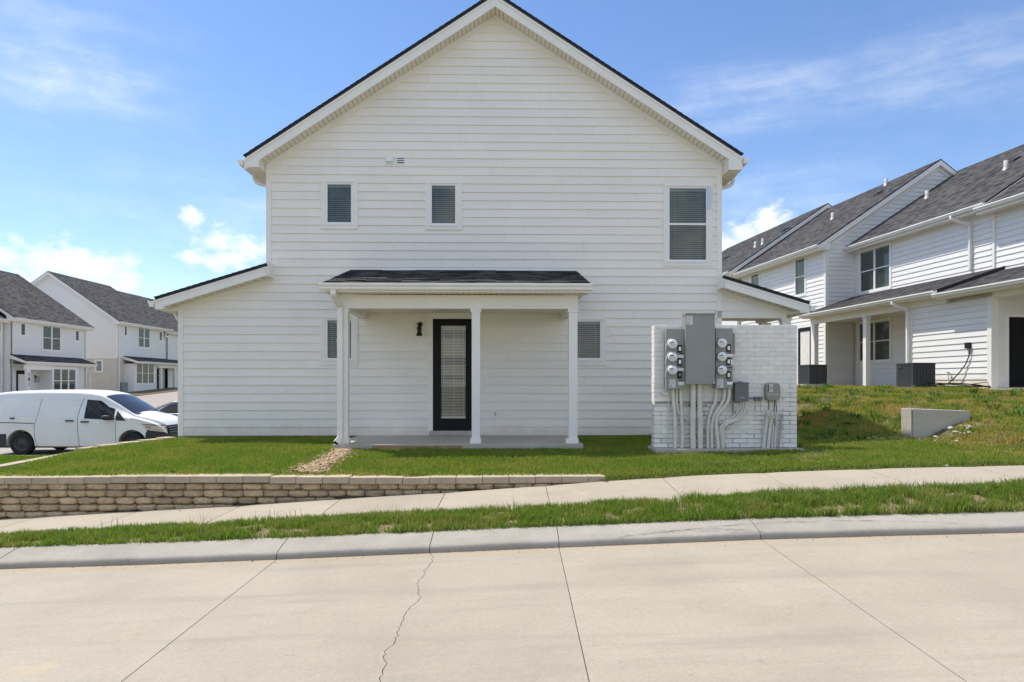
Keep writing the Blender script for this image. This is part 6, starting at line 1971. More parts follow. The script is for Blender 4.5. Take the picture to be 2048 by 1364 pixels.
class Shell:
    """lofted car body: profile functions over the length; symmetric about y = 0"""
    def __init__(self, zt, hw, hwt, zb, zbelt, crown, rad, xs):
        self.zt, self.hw, self.hwt, self.zb, self.zbelt, self.crown, self.rad, self.xs = zt, hw, hwt, zb, zbelt, crown, rad, xs

    def half(self, x):
        zt, hw, hwt, zb, zl, r = self.zt(x), self.hw(x), self.hwt(x), self.zb(x), self.zbelt(x), self.rad(x)
        zl = min(zl, zt - r - 0.02)
        p = [(0, zb), (hw * 0.86, zb), (hw * 0.955, zb + 0.03), (hw * 0.985, zb + 0.12)]
        for f in (0.35, 0.6, 0.82, 1.0):
            z = zb + 0.12 + (zl - zb - 0.12) * f
            p.append((hw * (0.985 + 0.015 * math.sin(min(f, 1) * 1.9)), z))
        for f in (0.25, 0.5, 0.75, 1.0):
            z = zl + (zt - r - zl) * f
            p.append((hw + (hwt - hw) * f ** 1.15, z))
        for k in range(1, 6):
            a = math.pi / 2 * k / 5
            p.append((hwt - r * 0.9 * (1 - math.cos(a)), zt - r + r * math.sin(a)))
        c = self.crown(x)
        y0 = hwt - r * 0.9
        for f in (0.75, 0.5, 0.25, 0.0):
            p.append((y0 * f, zt + c * (1 - f * f)))
        return p

    def build(self, name, m, parent, wheels=(), wr=0.4, hw_cut=0.5):
        P = []
        for x in self.xs:
            h = self.half(x)
            ring = [(x, -y, z) for y, z in h] + [(x, y, z) for y, z in h[-2:0:-1]]
            P.append(ring + [ring[0]])
        mb = MB(); mb.grid(P)
        for ring in (P[0], P[-1]):
            mb.add(ring[:-1], [tuple(range(len(ring) - 1))], True)
        me = mb.mesh(name, m)
        bm = bmesh.new(); bm.from_mesh(me)
        bmesh.ops.remove_doubles(bm, verts=bm.verts, dist=0.0005)
        bmesh.ops.recalc_face_normals(bm, faces=bm.faces)
        bm.to_mesh(me); bm.free()
        o = link(name, me, parent)
        if wheels:
            cut = MB()
            for wx, wz in wheels:
                for s in (-1, 1):
                    cut.add([], [])
                    n = 40
                    ring0 = [(wx + wr * math.cos(2 * math.pi * k / n), s * hw_cut, wz + wr * math.sin(2 * math.pi * k / n)) for k in range(n)]
                    ring1 = [(p[0], s * 1.3, p[2]) for p in ring0]
                    cut.add(ring0 + ring1, [tuple(range(n)), tuple(range(2 * n - 1, n - 1, -1))] + [(k, k + n, (k + 1) % n + n, (k + 1) % n) for k in range(n)])
            cm = cut.mesh('cutter', [m, M['plastic']])
            bm = bmesh.new(); bm.from_mesh(cm); bmesh.ops.recalc_face_normals(bm, faces=bm.faces); bm.to_mesh(cm); bm.free()
            co = link('cutter', cm, parent); bpy.context.view_layer.update()
            md = o.modifiers.new('b', 'BOOLEAN'); md.operation = 'DIFFERENCE'; md.object = co; md.solver = 'EXACT'; md.use_self = True
            dg = bpy.context.evaluated_depsgraph_get()
            nm = bpy.data.meshes.new_from_object(o.evaluated_get(dg))
            o.modifiers.clear(); o.data = nm; bpy.data.objects.remove(co)
        o.data.set_sharp_from_angle(angle=R(38))
        return o

    def side_y(self, x, z):
        h = self.half(x)[2:17]
        return float(np.interp(z, [p[1] for p in h], [p[0] for p in h]))

    def side_patch(self, poly_fn, name, m, parent, eps=0.006, s=-1, nx=14, nz=6):
        """poly_fn(u,v)->(x,z) with u,v in 0..1, laid on the flank"""
        G = []
        for i in range(nx + 1):
            G.append([])
            for j in range(nz + 1):
                x, z = poly_fn(i / nx, j / nz)
                G[-1].append((x, s * (self.side_y(x, z) + eps), z))
        mb = MB(); mb.grid(G)
        return mb.build(name, m, parent)

    def side_line(self, pts, name, m, parent, w=0.008, eps=0.003, s=-1):
        mb = MB()
        P = []
        for (xa, za), (xb, zb) in zip(pts[:-1], pts[1:]):
            n = 6
            for k in range(n + (0)):
                P.append((xa + (xb - xa) * k / n, za + (zb - za) * k / n))
        P.append(pts[-1])
        mb.tube([(x, s * (self.side_y(x, z) + eps - w * 0.5), z) for x, z in P], w, 6)
        return mb.build(name, m, parent)


def quad_fn(bl, br, tr, tl):
    def f(u, v):
        x = (bl[0] * (1 - u) + br[0] * u) * (1 - v) + (tl[0] * (1 - u) + tr[0] * u) * v
        z = (bl[1] * (1 - u) + br[1] * u) * (1 - v) + (tl[1] * (1 - u) + tr[1] * u) * v
        return x, z
    return f


def wheel(parent, x, y, r, w, s, rimm='rim', spokes=10):
    t = MB(); t.lathe([(r * 0.62, -w / 2 + 0.02), (r * 0.70, -w / 2), (r * 0.93, -w / 2 + 0.005), (r, -w / 2 + 0.04), (r, w / 2 - 0.04), (r * 0.93, w / 2 - 0.005), (r * 0.70, w / 2), (r * 0.62, w / 2 - 0.02)], (x, y, r), 'y', 36)
    wo = t.build('wheel', M['tyre'], parent)
    k = s
    q = MB(); q.lathe([(r * 0.64, k * (w / 2 - 0.03)), (r * 0.60, k * (w / 2 - 0.012)), (r * 0.56, k * (w / 2 - 0.035)), (r * 0.42, k * (w / 2 - 0.06)), (r * 0.30, k * (w / 2 - 0.03)), (r * 0.16, k * (w / 2 - 0.02)), (r * 0.14, k * (w / 2 - 0.005)), (0.0, k * (w / 2 - 0.005))], (x, y, r), 'y', 32)
    ro = q.build('rim', M[rimm], wo)
    h = MB()
    for i in range(spokes):
        a = 2 * math.pi * i / spokes
        c = Vector((x + r * 0.46 * math.cos(a), y + k * (w / 2 - 0.052), r + r * 0.46 * math.sin(a)))
        h.tube([c, c + Vector((0, k * 0.006, 0))], r * 0.055, 10)
    h.build('rim_hole', M['black'], wo)
    return wo


# white panel van, seen from its right flank
VY = 19.6
van = thing('panel_van', 'dirty white panel van with dark bumpers parked beside the lawn', 'van', ((40 - CX) / F * VY, VY + 0.955, -0.945))
vz = lambda py: EYE - (py - HY) / F * VY + 0.945
vx = lambda px: (px - 40) / F * VY
zt = curve_fn([(-1.02, 1.48), (-0.99, 1.62), (-0.93, 1.72), (-0.8, 1.79), (-0.4, 1.835), (0.5, 1.855), (1.4, 1.85), (1.9, 1.825), (2.15, 1.775), (2.35, 1.69), (2.75, 1.46), (3.15, 1.205), (3.25, 1.165), (3.45, 1.12), (3.7, 1.05), (3.88, 0.97), (3.98, 0.89), (4.06, 0.78), (4.10, 0.62), (4.11, 0.55)])
hwv = curve_fn([(-1.02, 0.86), (-0.97, 0.90), (-0.85, 0.93), (-0.5, 0.95), (0, 0.955), (3.0, 0.955), (3.45, 0.935), (3.75, 0.89), (3.92, 0.82), (4.03, 0.72), (4.10, 0.58), (4.11, 0.55)])
hwtv = curve_fn([(-1.02, 0.68), (-0.95, 0.74), (-0.8, 0.785), (0, 0.81), (1.9, 0.80), (2.35, 0.775), (2.75, 0.775), (3.15, 0.80), (3.45, 0.80), (3.75, 0.74), (3.92, 0.66), (4.03, 0.56), (4.11, 0.45)])
xs = sorted(set([-1.02, -0.99, -0.96, -0.92, -0.86, -0.8, -0.65, -0.45] + list(np.round(np.arange(-0.3, 2.0, 0.12), 3)) + list(np.round(np.arange(2.0, 3.6, 0.08), 3)) + list(np.round(np.arange(3.6, 4.09, 0.045), 3)) + [4.10, 4.11]))
vs = Shell(zt, hwv, hwtv, curve_fn([(-1.02, 0.34), (-0.5, 0.26), (0, 0.24), (3.4, 0.22), (3.9, 0.22), (4.11, 0.24)]), lambda x: 1.08, curve_fn([(-1, 0.02), (0, 0.035), (2, 0.045), (3.2, 0.05), (4.1, 0.02)]), curve_fn([(-1, 0.10), (2, 0.12), (2.5, 0.08), (3.2, 0.07), (3.9, 0.08), (4.1, 0.05)]), xs)
vs.build('body', M['carwhite'], van, [(0.0, 0.335), (3.2, 0.335)], 0.405, 0.52)
for x in (0.0, 3.2):
    for s in (-1, 1):
        wheel(van, x, s * 0.82, 0.335, 0.235, s)
        ar = MB(); ar.lathe([(0.40, -0.02), (0.425, -0.02), (0.425, 0.0), (0.40, 0.012)], (x, s * 0.955, 0.335), 'y', 40); 
ub = MB(); ub.box(-0.9, 3.9, -0.8, 0.8, 0.21, 0.32); ub.build('underbody', M['plastic'], van)
# windscreen: a strip of the shell lifted a little
def top_patch(sh, x0, x1, name, m, parent, i0=13, eps=0.008, n=16, cut=0.0):
    G = []
    for k in range(n + 1):
        x = x0 + (x1 - x0) * k / n
        h = sh.half(x)[i0:]
        half = [(y - cut * (1 if y > 0.05 else 0), z) for y, z in h]
        full = [(-y, z) for y, z in half] + [(y, z) for y, z in half[-2::-1]]
        G.append([(x + eps * 0.5, y, z + eps) for y, z in full])
    mb = MB(); mb.grid(G)
    return mb.build(name, m, parent)
M['carglass'] = mat('car_window', (0.010, 0.010, 0.012), 0.05, spec=0.45)
M['windscreen'] = mat('windscreen_glass', (0.028, 0.028, 0.034), 0.06, spec=0.30)
ws = top_patch(vs, 2.33, 3.17, 'windscreen', M['windscreen'], van, i0=15)
for yy in (-0.45, 0.25):
    w_ = MB(); pth = [(3.17, yy, 1.255), (3.15, yy + 0.12, 1.262), (3.10, yy + 0.55, 1.29)]; w_.tube(pth, 0.012, 6); w_.build('wiper', M['plastic'], ws)
cw_ = MB(); cw_.hull([(3.17, -0.74, 1.185), (3.26, -0.74, 1.165), (3.26, 0.74, 1.165), (3.17, 0.74, 1.185), (3.17, -0.74, 1.225), (3.26, -0.74, 1.19), (3.26, 0.74, 1.19), (3.17, 0.74, 1.225)]); cw_.build('cowl', M['plastic'], van)
for s in (-1, 1):
    dg_ = vs.side_patch(quad_fn((vx(168), vz(837)), (vx(228), vz(840)), (vx(226), vz(818)), (vx(170), vz(799.5))), 'front_side_window', M['carglass'], van, s=s)
    up = vs.side_patch(quad_fn((vx(170), vz(812)), (vx(222), vz(820)), (vx(197), vz(801.5)), (vx(170), vz(799))), 'window_top', M['carglass'], dg_, s=s, eps=0.0065)
    vs.side_patch(quad_fn((vx(231), vz(841)), (vx(252), vz(841.5)), (vx(240), vz(830)), (vx(231), vz(822))), 'quarter_window', M['carglass'], van, s=s)
    # shut lines
    vs.side_line([(vx(163), vz(797)), (vx(158), vz(815)), (vx(154.5), vz(840)), (vx(155), vz(860)), (vx(158), vz(895))], 'door_gap', M['seam'], van, 0.007, s=s)
    vs.side_line([(vx(231), vz(843)), (vx(230.5), vz(870)), (vx(230), vz(893))], 'door_gap', M['seam'], van, 0.005, s=s)
    vs.side_line([(vx(79), vz(798)), (vx(75), vz(830)), (vx(68), vz(852)), (vx(69), vz(875)), (vx(73), vz(894))], 'door_gap', M['seam'], van, 0.005, s=s)
    vs.side_line([(vx(-25), vz(845)), (vx(20), vz(845.5)), (vx(68), vz(847))], 'slide_rail', M['plastic'], van, 0.012, s=s)
    for q in (((vx(84), vz(833)), (vx(150), vz(834)), (vx(154), vz(800)), (vx(86), vz(798.5))), ((vx(2), vz(831)), (vx(74), vz(833)), (vx(78), vz(799)), (vx(8), vz(801)))):
        P_ = [q[0], q[1], q[2], q[3], q[0]]
        vs.side_line(P_, 'panel_swage', M['carwhite'], van, 0.014, eps=0.0015, s=s)
    vs.side_line([(vx(70), vz(836)), (vx(160), vz(838)), (vx(255), vz(845))], 'waist_crease', M['carwhite'], van, 0.010, eps=0.002, s=s)
    for xa, xb, za in ((20.5, 29, 836.5), (131, 147.5, 841.5), (162, 178, 843.5)):
        h_ = MB(); x_a, x_b = vx(xa), vx(xb); z_ = vz(za); y_ = s * (vs.side_y((x_a + x_b) / 2, z_) + 0.02)
        h_.box(x_a, x_b, y_ - 0.022, y_ + 0.022, z_ - 0.022, z_ + 0.02); h_.build('door_handle', M['plastic'], van, bevel=0.014)
    m_ = MB(); x_a = vx(215); z_ = vz(835); y_ = s * 1.08
    m_.lathe([(0.0, -0.115), (0.06, -0.11), (0.088, -0.07), (0.093, 0.0), (0.088, 0.06), (0.06, 0.10), (0.0, 0.11)], (0, 0, 0), 'y', 18)
    me_ = m_.mesh('mirror', M['plastic'])
    mo_ = link('mirror', me_, van); mo_.location = (x_a + 0.02, s * 1.06, z_); mo_.scale = (1.35, 0.95, 0.82); mo_.rotation_euler = (0, 0.05, s * -0.25)
    a_ = MB(); a_.beam((x_a + 0.17, s * 0.92, z_ - 0.02), (x_a + 0.12, s * 1.05, z_ - 0.03), 0.07, 0.05); a_.build('mirror_arm', M['plastic'], van)
    # headlamp wraps round the front corner, dark bumper below it
    h_ = vs.side_patch(quad_fn((3.63, 0.735), (4.03, 0.665), (4.00, 0.835), (3.49, 0.895)), 'headlight', M['lens'], van, s=s, eps=0.010)
    vs.side_patch(quad_fn((3.62, 0.80), (3.74, 0.775), (3.74, 0.82), (3.58, 0.855)), 'indicator', M['amber'], h_, s=s, eps=0.014)
    vs.side_patch(quad_fn((3.80, 0.735), (3.98, 0.70), (3.98, 0.79), (3.80, 0.815)), 'reflector', M['chrome'], h_, s=s, eps=0.013)
    vs.side_patch(quad_fn((3.49, 0.893), (4.00, 0.833), (4.00, 0.865), (3.47, 0.915)), 'lamp_brow', M['plastic'], van, s=s, eps=0.008)
    vs.side_patch(quad_fn((3.56, 0.25), (4.085, 0.27), (4.07, 0.62), (3.585, 0.62)), 'bumper_corner', M['plastic'], van, s=s, eps=0.010, nx=24)
    vs.side_patch(quad_fn((3.585, 0.618), (4.07, 0.618), (4.03, 0.662), (3.63, 0.732)), 'bumper_wing', M['plastic'], van, s=s, eps=0.010, nx=24)
    vs.side_patch(lambda u, v: (-1.0 + 0.60 * u, 0.29 + v * 0.33), 'rear_bumper_corner', M['plastic'], van, s=s, eps=0.012)
    vs.side_patch(lambda u, v: (-0.99 + 0.10 * u, 0.86 + v * 0.5), 'tail_lamp', M['red'], van, s=s, eps=0.01)
    lp_ = MB(); lp_.lathe([(0.0, 0.012), (0.022, 0.008), (0.026, 0.0)], (vx(237), s * vs.side_y(vx(237), vz(862.5)), vz(862.5)), 'y', 10); lp_.build('repeater', M['plastic'], van)
def nose_x(y, z):
    a = float(np.interp(abs(y), [0, 0.5, 0.58, 0.72, 0.82, 0.89, 0.93], [4.125, 4.12, 4.10, 4.03, 3.92, 3.75, 3.47]))
    b = float(np.interp(z, [0.62, 0.78, 0.89, 0.97], [4.115, 4.065, 3.985, 3.885]))
    return min(a, b)
def nose_plate(name, m, parent, ymax, z0, z1, eps, nz=5, ny=28):
    mb = MB(); mb.grid([[(nose_x(y, z) + eps, y, z) for z in np.linspace(z0, z1, nz)] for y in np.linspace(-ymax, ymax, ny)])
    return mb.build(name, m, parent)
gr_ = nose_plate('grille', M['black'], van, 0.64, 0.60, 0.845, 0.014)
for z in (0.64, 0.71, 0.78):
    nose_plate('grille_bar', M['metal_dark'], gr_, 0.60, z, z + 0.022, 0.026, 2)
bd_ = MB(); bd_.lathe([(0.0, 0.0), (0.075, 0.0), (0.085, -0.02)], (nose_x(0, 0.73) + 0.04, 0, 0.73), 'x', 20); bd_.build('badge', M['chrome'], gr_)
nose_plate('front_bumper', M['plastic'], van, 0.885, 0.24, 0.605, 0.016)
pl_ = MB(); pl_.box(4.145, 4.155, -0.16, 0.16, 0.38, 0.47); pl_.build('plate_holder', M['sticker'], van)
# grey saloon behind the van, mostly hidden by the house
car = thing('parked_car', 'grey saloon behind the van, partly hidden by the house corner', 'car', (-12.3, 26.5, -0.945), R(180))
zs2 = curve_fn([(-2.3, 0.80), (-2.2, 0.92), (-1.9, 1.0), (-1.55, 1.06), (-1.0, 1.30), (-0.5, 1.42), (0.1, 1.45), (0.6, 1.40), (1.0, 1.24), (1.45, 1.02), (1.6, 0.98), (2.1, 0.90), (2.35, 0.78), (2.42, 0.62)])
hs2 = curve_fn([(-2.3, 0.70), (-2.1, 0.84), (-1.5, 0.9), (1.4, 0.9), (2.0, 0.84), (2.3, 0.7), (2.42, 0.55)])
ht2 = curve_fn([(-2.3, 0.58), (-1.6, 0.72), (-1.0, 0.62), (-0.4, 0.58), (0.5, 0.58), (1.0, 0.64), (1.5, 0.76), (2.0, 0.70), (2.42, 0.45)])
cs_ = Shell(zs2, hs2, ht2, lambda x: 0.22, lambda x: 0.90, lambda x: 0.03, lambda x: 0.08, [round(v, 3) for v in np.arange(-2.3, 2.43, 0.09)] + [2.42])
cs_.build('body', M['carsilver'], car, [(-1.38, 0.32), (1.38, 0.32)], 0.37, 0.5)
for x in (-1.38, 1.38):
    for s in (-1, 1):
        wheel(car, x, s * 0.80, 0.32, 0.21, s, 'galv')
top_patch(cs_, 0.68, 1.38, 'windscreen', M['windscreen'], car, i0=15)
top_patch(cs_, -1.42, -0.78, 'rear_window', M['windscreen'], car, i0=15)
for s in (-1, 1):
    cs_.side_patch(quad_fn((0.04, 0.95), (1.22, 0.95), (0.62, 1.31), (0.10, 1.345)), 'front_side_window', M['carglass'], car, s=s)
    cs_.side_patch(quad_fn((-0.95, 0.95), (-0.04, 0.95), (0.03, 1.345), (-0.62, 1.31)), 'rear_side_window', M['carglass'], car, s=s)
    cs_.side_line([(0.0, 1.34), (-0.02, 0.9), (0.0, 0.5), (0.04, 0.28)], 'door_gap', M['seam'], car, 0.006, s=s)
    cs_.side_line([(1.15, 0.93), (1.12, 0.6), (1.05, 0.3)], 'door_gap', M['seam'], car, 0.006, s=s)
    cs_.side_line([(1.24, 0.935), (0.0, 0.935), (-1.0, 0.94)], 'window_trim', M['chrome'], car, 0.010, s=s)
    h_ = MB(); y_ = s * (cs_.side_y(0.18, 0.82) + 0.015); h_.box(0.08, 0.28, y_ - 0.015, y_ + 0.015, 0.80, 0.835); h_.build('door_handle', M['chrome'], car, bevel=0.01)
    m_ = MB(); m_.box(0.95, 1.10, s * 0.98 - 0.08, s * 0.98 + 0.08, 0.93, 1.06); m_.build('mirror', M['carsilver'], car, bevel=0.03)
# a pale car just beyond it (only its roof line shows)

# ------------------------------------------------------------------ grass
def blades(name, m, pts, zf, hgt, wid, lean=0.55, seed=0, label=None):
    """pts: (n,2); hgt/wid: arrays"""
    r = np.random.default_rng(seed)
    n = len(pts)
    x, y = pts[:, 0], pts[:, 1]
    z = zf(x, y)
    a = r.uniform(0, 2 * np.pi, n)
    l = r.uniform(0.1, lean, n) * hgt
    la = r.uniform(0, 2 * np.pi, n)
    dx, dy = np.cos(a) * wid / 2, np.sin(a) * wid / 2
    lx_, ly_ = np.cos(la) * l, np.sin(la) * l
    zb = z - 0.006
    V = np.empty((n, 5, 3), dtype=np.float32)
    V[:, 0] = np.stack([x - dx, y - dy, zb], 1); V[:, 1] = np.stack([x + dx, y + dy, zb], 1)
    V[:, 2] = np.stack([x + dx * 0.8 + lx_ * 0.35, y + dy * 0.8 + ly_ * 0.35, z + hgt * 0.58], 1)
    V[:, 3] = np.stack([x - dx * 0.8 + lx_ * 0.35, y - dy * 0.8 + ly_ * 0.35, z + hgt * 0.58], 1)
    V[:, 4] = np.stack([x + lx_, y + ly_, z + hgt * np.sqrt(np.clip(1 - (l / hgt) ** 2 * 0.6, 0.2, 1))], 1)
    me = bpy.data.meshes.new(name)
    me.vertices.add(n * 5); me.vertices.foreach_set('co', V.ravel())
    me.loops.add(n * 7); me.polygons.add(n * 2)
    b = (np.arange(n) * 5)[:, None]
    li = (b + np.array([0, 1, 2, 3, 3, 2, 4])).ravel().astype(np.int32)
    me.loops.foreach_set('vertex_index', li)
    st = (np.arange(n) * 7)[:, None] + np.array([0, 4])
    me.polygons.foreach_set('loop_start', st.ravel().astype(np.int32))
    me.materials.append(m)
    me.update(calc_edges=True)
    me.validate()
    o = link(name, me)
    tag(o, label, 'grass', kind='stuff')
    return o


def scatter(n, x0, x1, y0, y1, seed):
    r = np.random.default_rng(seed)
    return np.stack([r.uniform(x0, x1, n), r.uniform(y0, y1, n)], 1), r


# verge between kerb and pavement: longer tufted grass with bare patches
p, r = scatter(165000, -6.6, 7.3, 7.36, 8.26, 41)
den = fbm(p[:, 0], p[:, 1], 3.6, 51) * 0.80 + 0.20 * r.random(len(p))
tuft = vnoise(p[:, 0], p[:, 1], 9, 61)
bare = 0.435 + 0.05 * sstep((p[:, 0] - 0.5) / 4)
edge = np.minimum(p[:, 1] - 7.36, 8.26 - p[:, 1])
p = p[(den > bare - 0.16 * (edge < 0.10)) & (tuft + 0.3 > r.random(len(p)))]
tall = vnoise(p[:, 0], p[:, 1], 5, 71) * sstep((p[:, 0] + 4) / 9)
blades('verge_grass', M['grass_verge'], p, z_verge, (0.030 + 0.065 * r.random(len(p)) * (0.5 + vnoise(p[:, 0], p[:, 1], 7, 73)) + 0.09 * tall * r.random(len(p))), 0.006 + 0.004 * r.random(len(p)), 0.75, 1, 'uneven lush verge grass between kerb and pavement')
p, r = scatter(1500, -6.4, 7.2, 7.42, 8.24, 47)
p = p[(vnoise(p[:, 0], p[:, 1], 3.0, 66) > 0.42) | (p[:, 0] > 3.5)]
blades('verge_stalks', M['grass_verge'], p, z_verge, 0.10 + 0.13 * r.random(len(p)) ** 2, 0.005 + 0.003 * r.random(len(p)), 0.6, 8, 'taller stray stalks standing above the verge grass')
# front lawn
p, r = scatter(250000, -8.1, 7.6, 9.62, 14.9, 42)
den = fbm(p[:, 0], p[:, 1], 1.8, 52)
x, y = p[:, 0], p[:, 1]
q = HF.o
inslab = (y > 12.5 - 0.0) & (x > -3.28) & (x < 1.36)
inb = (y > 11.58) & (y < 12.4) & (x > 2.44) & (x < 5.02)
inhouse = y > 14.78 + 0.019 * x
bareR = 0.8 * sstep((x - 2.2) / 1.5) * ((den * 0.6 + 0.4 * fbm(x, y, 6.5, 91)) < 0.40)
keep = ~in_gravel(x, y) & ~inslab & ~inb & ~inhouse & (x > lawn_edge(y) + 0.13) & (bareR < r.random(len(x))) & (r.random(len(x)) < 0.55 + den)
sw_edge = np.where(x > 1.32, YSF + 0.03, YW + 0.10)
keep &= y > sw_edge + 0.03 * vnoise(x, y, 6, 5)
p = p[keep]
hh = 0.032 + 0.036 * r.random(len(p)) + 0.02 * fbm(p[:, 0], p[:, 1], 0.8, 12)
blades('lawn_grass', M['grass_lawn'], p, z_lawn, hh, 0.008 + 0.004 * r.random(len(p)), 0.75, 2, 'mown front lawn around the porch, yellowing towards the low wall')
p, r = scatter(6000, 1.30, 7.5, 9.53, 9.70, 45)
blades('edge_grass', M['grass_verge'], p, z_lawn, 0.03 + 0.05 * r.random(len(p)), 0.007 + 0.003 * r.random(len(p)), 0.9, 6, 'ragged grass edge along the upper pavement')
# rough slope on the right
p, r = scatter(330000, 4.9, 17.0, 9.6, 21.6, 43)
x, y = p[:, 0], p[:, 1]
den = fbm(x, y, 1.15, 53)
infr = (x / y < 0.80) & (x / y > 0.40)
keep = infr & ((den * 0.75 + 0.25 * fbm(x, y, 5.0, 93) > 0.425) | (r.random(len(x)) < 0.14)) & ((x > 7.6) | (y > 14.9) | (x > 7.59) | (y < 0))
keep |= infr & (x > 5.0) & (x <= 7.6) & (y > 12.3) & (y <= 14.9) & ((den > 0.36) | (r.random(len(x)) < 0.2))
inhead = (x > x0_ - 0.03) & (x < x1_ + 0.03) & (y > 13.17) & (y < 13.5)
lx2 = (x - RF.o.x) * RF.ex.x + (y - RF.o.y) * RF.ex.y
ly2 = (x - RF.o.x) * RF.ey.x + (y - RF.o.y) * RF.ey.y
keep &= ~inhead & ~((ly2 < 1.66) & (lx2 > -2.3)) & ~((ly2 < 1.8) & (lx2 < -2.2)) & ~((lx2 > -1.5) & (lx2 < -0.45) & (ly2 > 2.6) & (ly2 < 3.7))
p = p[keep]
hh = (0.035 + 0.05 * r.random(len(p)) + 0.05 * (vnoise(p[:, 0], p[:, 1], 3.0, 77) > 0.62) * r.random(len(p)))
blades('slope_grass', M['grass_slope'], p, z_lawn, hh, 0.010 + 0.006 * r.random(len(p)), 0.95, 3, 'patchy dry and green grass on the rise to the townhouse row')
# lower lawn on the left
p, r = scatter(60000, -15.5, -8.0, 14.0, 18.8, 44)
p = p[(p[:, 0] / p[:, 1] > -0.80) & (p[:, 0] < lawn_edge(p[:, 1]) - 0.2)]
blades('lower_grass', M['grass_low'], p, zl_, 0.04 + 0.05 * r.random(len(p)), 0.012 + 0.006 * r.random(len(p)), 0.8, 4, 'bright green strip of grass below the side wall, in front of the van')
p, r = scatter(9000, -31.0, -16.0, 44.5, 52.0, 46)

# grit and small stones lying in the gutter and on the pavement
M['grit'] = mat('grit', (0.20, 0.165, 0.12), 0.9, var=0.4, scale=30)
gm = MB(); rr = random.Random(77)
for i in range(150):
    x_ = rr.uniform(-6.0, 6.5); on = rr.random() < 0.85
    y_ = YG - abs(rr.gauss(0, 0.10)) - 0.01 if on else rr.uniform(8.4, 9.4)
    z_ = float(z_road(x_, y_)) if on else float(z_sn(x_) + (z_sf(x_) - z_sn(x_)) * (y_ - YSN) / (YSF - YSN))
    s_ = rr.uniform(0.003, 0.007)
    if rr.random() < 0.06: s_ *= 1.8
    a_ = rr.uniform(0, 6.28)
    c_ = [(x_ + s_ * math.cos(a_ + k * 1.257) * rr.uniform(0.7, 1.2), y_ + s_ * math.sin(a_ + k * 1.257) * rr.uniform(0.7, 1.2)) for k in range(5)]
    gm.add([(p[0], p[1], z_) for p in c_] + [(x_ + (p[0] - x_) * 0.6, y_ + (p[1] - y_) * 0.6, z_ + s_ * 0.9) for p in c_], [(k, (k + 1) % 5, (k + 1) % 5 + 5, k + 5) for k in range(5)] + [(5, 6, 7, 8, 9)])
go = gm.build('grit', M['grit']); tag(go, 'tiny stones and grit lying along the gutter', 'grit', kind='stuff')

# weeds: broad-leaved rosettes and long-bladed tufts
def weed(x, y, zf, n, L, wd, label, up=0.6, seed=0, grp=None):
    rr = random.Random(seed)
    mb = MB()
    z0 = float(zf(x, y))
    for i in range(n):
        a = rr.uniform(0, 6.283); l = L * rr.uniform(0.6, 1.1); e = up * rr.uniform(0.5, 1.4); w_ = wd * rr.uniform(0.7, 1.2)
        d = Vector((math.cos(a), math.sin(a), 0)); s = Vector((-d.y, d.x, 0))
        G = []
        for k in range(6):
            t = k / 5
            c = Vector((x, y, z0)) + d * (l * t * math.cos(e * (1 - t * 0.6))) + Vector((0, 0, l * (math.sin(e) * t - 0.45 * t * t * math.sin(e) * (0.6 + e))))
            ww = w_ * math.sin(math.pi * min(0.95, 0.12 + t * 0.86))
            G.append([c - s * ww, c + Vector((0, 0, -ww * 0.3)), c + s * ww])
        mb.grid(G)
    o = mb.build('weed', M['weed'])
    return tag(o, label, 'weed', grp)


weed(-4.95, 10.05, z_lawn, 14, 0.13, 0.022, 'broad-leaved weed rosette at the lawn edge above the low wall', 0.5, 1)
weed(-1.55, 10.35, z_lawn, 12, 0.12, 0.022, 'leafy weed on the lawn in front of the black door', 0.6, 2)
for i, (px, Y, L, n) in enumerate(((1868, 8.15, 0.34, 3), (1893, 8.14, 0.20, 7), (1925, 8.16, 0.26, 9), (1955, 8.12, 0.24, 8), (2012, 8.15, 0.36, 4))):
    lab = ('single long seed stalk at the left of the tall verge weeds', 'short bladed tuft between the tall verge weeds', 'densest long-bladed tuft on the verge', 'drooping long-bladed tuft right of the densest one', 'tall forked stalk nearest the right edge of the verge')[i]
    weed((px - CX) / F * Y, Y, z_verge, n, L, 0.006, lab, 1.15, 20 + i, 'tall weeds on the verge')
for i, (px, py, Y, lab) in enumerate(((1663, 797, 17.5, 'leafy clump high on the slope left of the nearer condenser'), (1812, 800, 18.5, 'green weed clump just below the nearer condenser'), (1960, 812, 15.5, 'leafy clump on the brown mound right of the headwall'), (1700, 835, 14.5, 'dark weed clump on the slope midway to the headwall'))):
    x_ = (px - CX) / F * Y
    weed(x_, Y, z_lawn, 16, 0.22, 0.03, lab, 0.7, 40 + i, 'weed clumps on the slope')
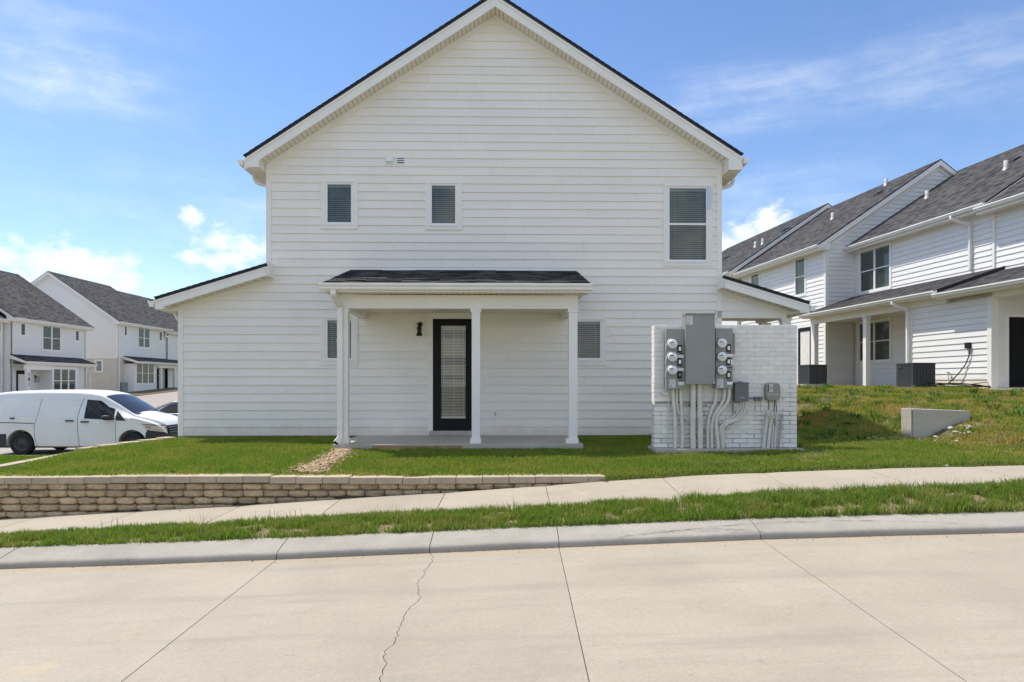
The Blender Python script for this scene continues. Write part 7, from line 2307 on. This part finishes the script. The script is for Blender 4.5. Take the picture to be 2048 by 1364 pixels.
# rough green tufts all over the rise, too many to count
tf = MB(); rr = random.Random(15)
for i in range(150):
    Y_ = rr.uniform(12.6, 20.0); px_ = rr.uniform(1600, 2070); x_ = (px_ - CX) / F * Y_
    l2 = Vector((x_ - RF.o.x, Y_ - RF.o.y)); 
    if l2.dot(RF.ey) < 2.0 or (xl2 - 0.1 < x_ < x1_ + 0.1 and 13.0 < Y_ < 13.6): continue
    z_ = float(z_lawn(x_, Y_)); big = rr.uniform(0.5, 1.3)
    for k in range(rr.randint(7, 16)):
        a = rr.uniform(0, 6.283); l = 0.15 * big * rr.uniform(0.6, 1.2); d = Vector((math.cos(a), math.sin(a), 0)); s2 = Vector((-d.y, d.x, 0)); w2 = 0.012 * big
        b0 = Vector((x_, Y_, z_)) + d * rr.uniform(0, 0.08) + s2 * rr.uniform(-0.05, 0.05)
        p1 = b0 + d * l * 0.4 + Vector((0, 0, l * 0.75)); p2 = b0 + d * l * 0.95 + Vector((0, 0, l * rr.uniform(0.5, 0.9)))
        tf.add([b0 - s2 * w2, b0 + s2 * w2, p1 + s2 * w2, p1 - s2 * w2, p2], [(0, 1, 2, 3), (3, 2, 4)])
to = tf.build('undergrowth', M['weed']); tag(to, 'leafy green tufts scattered over the dry slope', 'undergrowth', kind='stuff')
# clover patch in front of the meter wall
cl = MB(); rr = random.Random(9)
for i in range(420):
    x_, y_ = 3.05 + rr.gauss(0, 0.42), 10.15 + rr.gauss(0, 0.22)
    if y_ < 9.62: continue
    z_ = float(z_lawn(x_, y_)) + rr.uniform(0.02, 0.07); a = rr.uniform(0, 6.28)
    for k in range(3):
        b_ = a + k * 2.09; c_ = Vector((x_ + 0.014 * math.cos(b_), y_ + 0.014 * math.sin(b_), z_ + rr.uniform(-0.004, 0.004)))
        cl.add([c_ + Vector((0.012 * math.cos(b_ + j * 1.57), 0.012 * math.sin(b_ + j * 1.57), rr.uniform(-0.004, 0.004))) for j in range(4)], [(0, 1, 2, 3)])
co = cl.build('clover', M['weed']); tag(co, 'clover patch in the lawn before the meter wall', 'clover', kind='stuff')
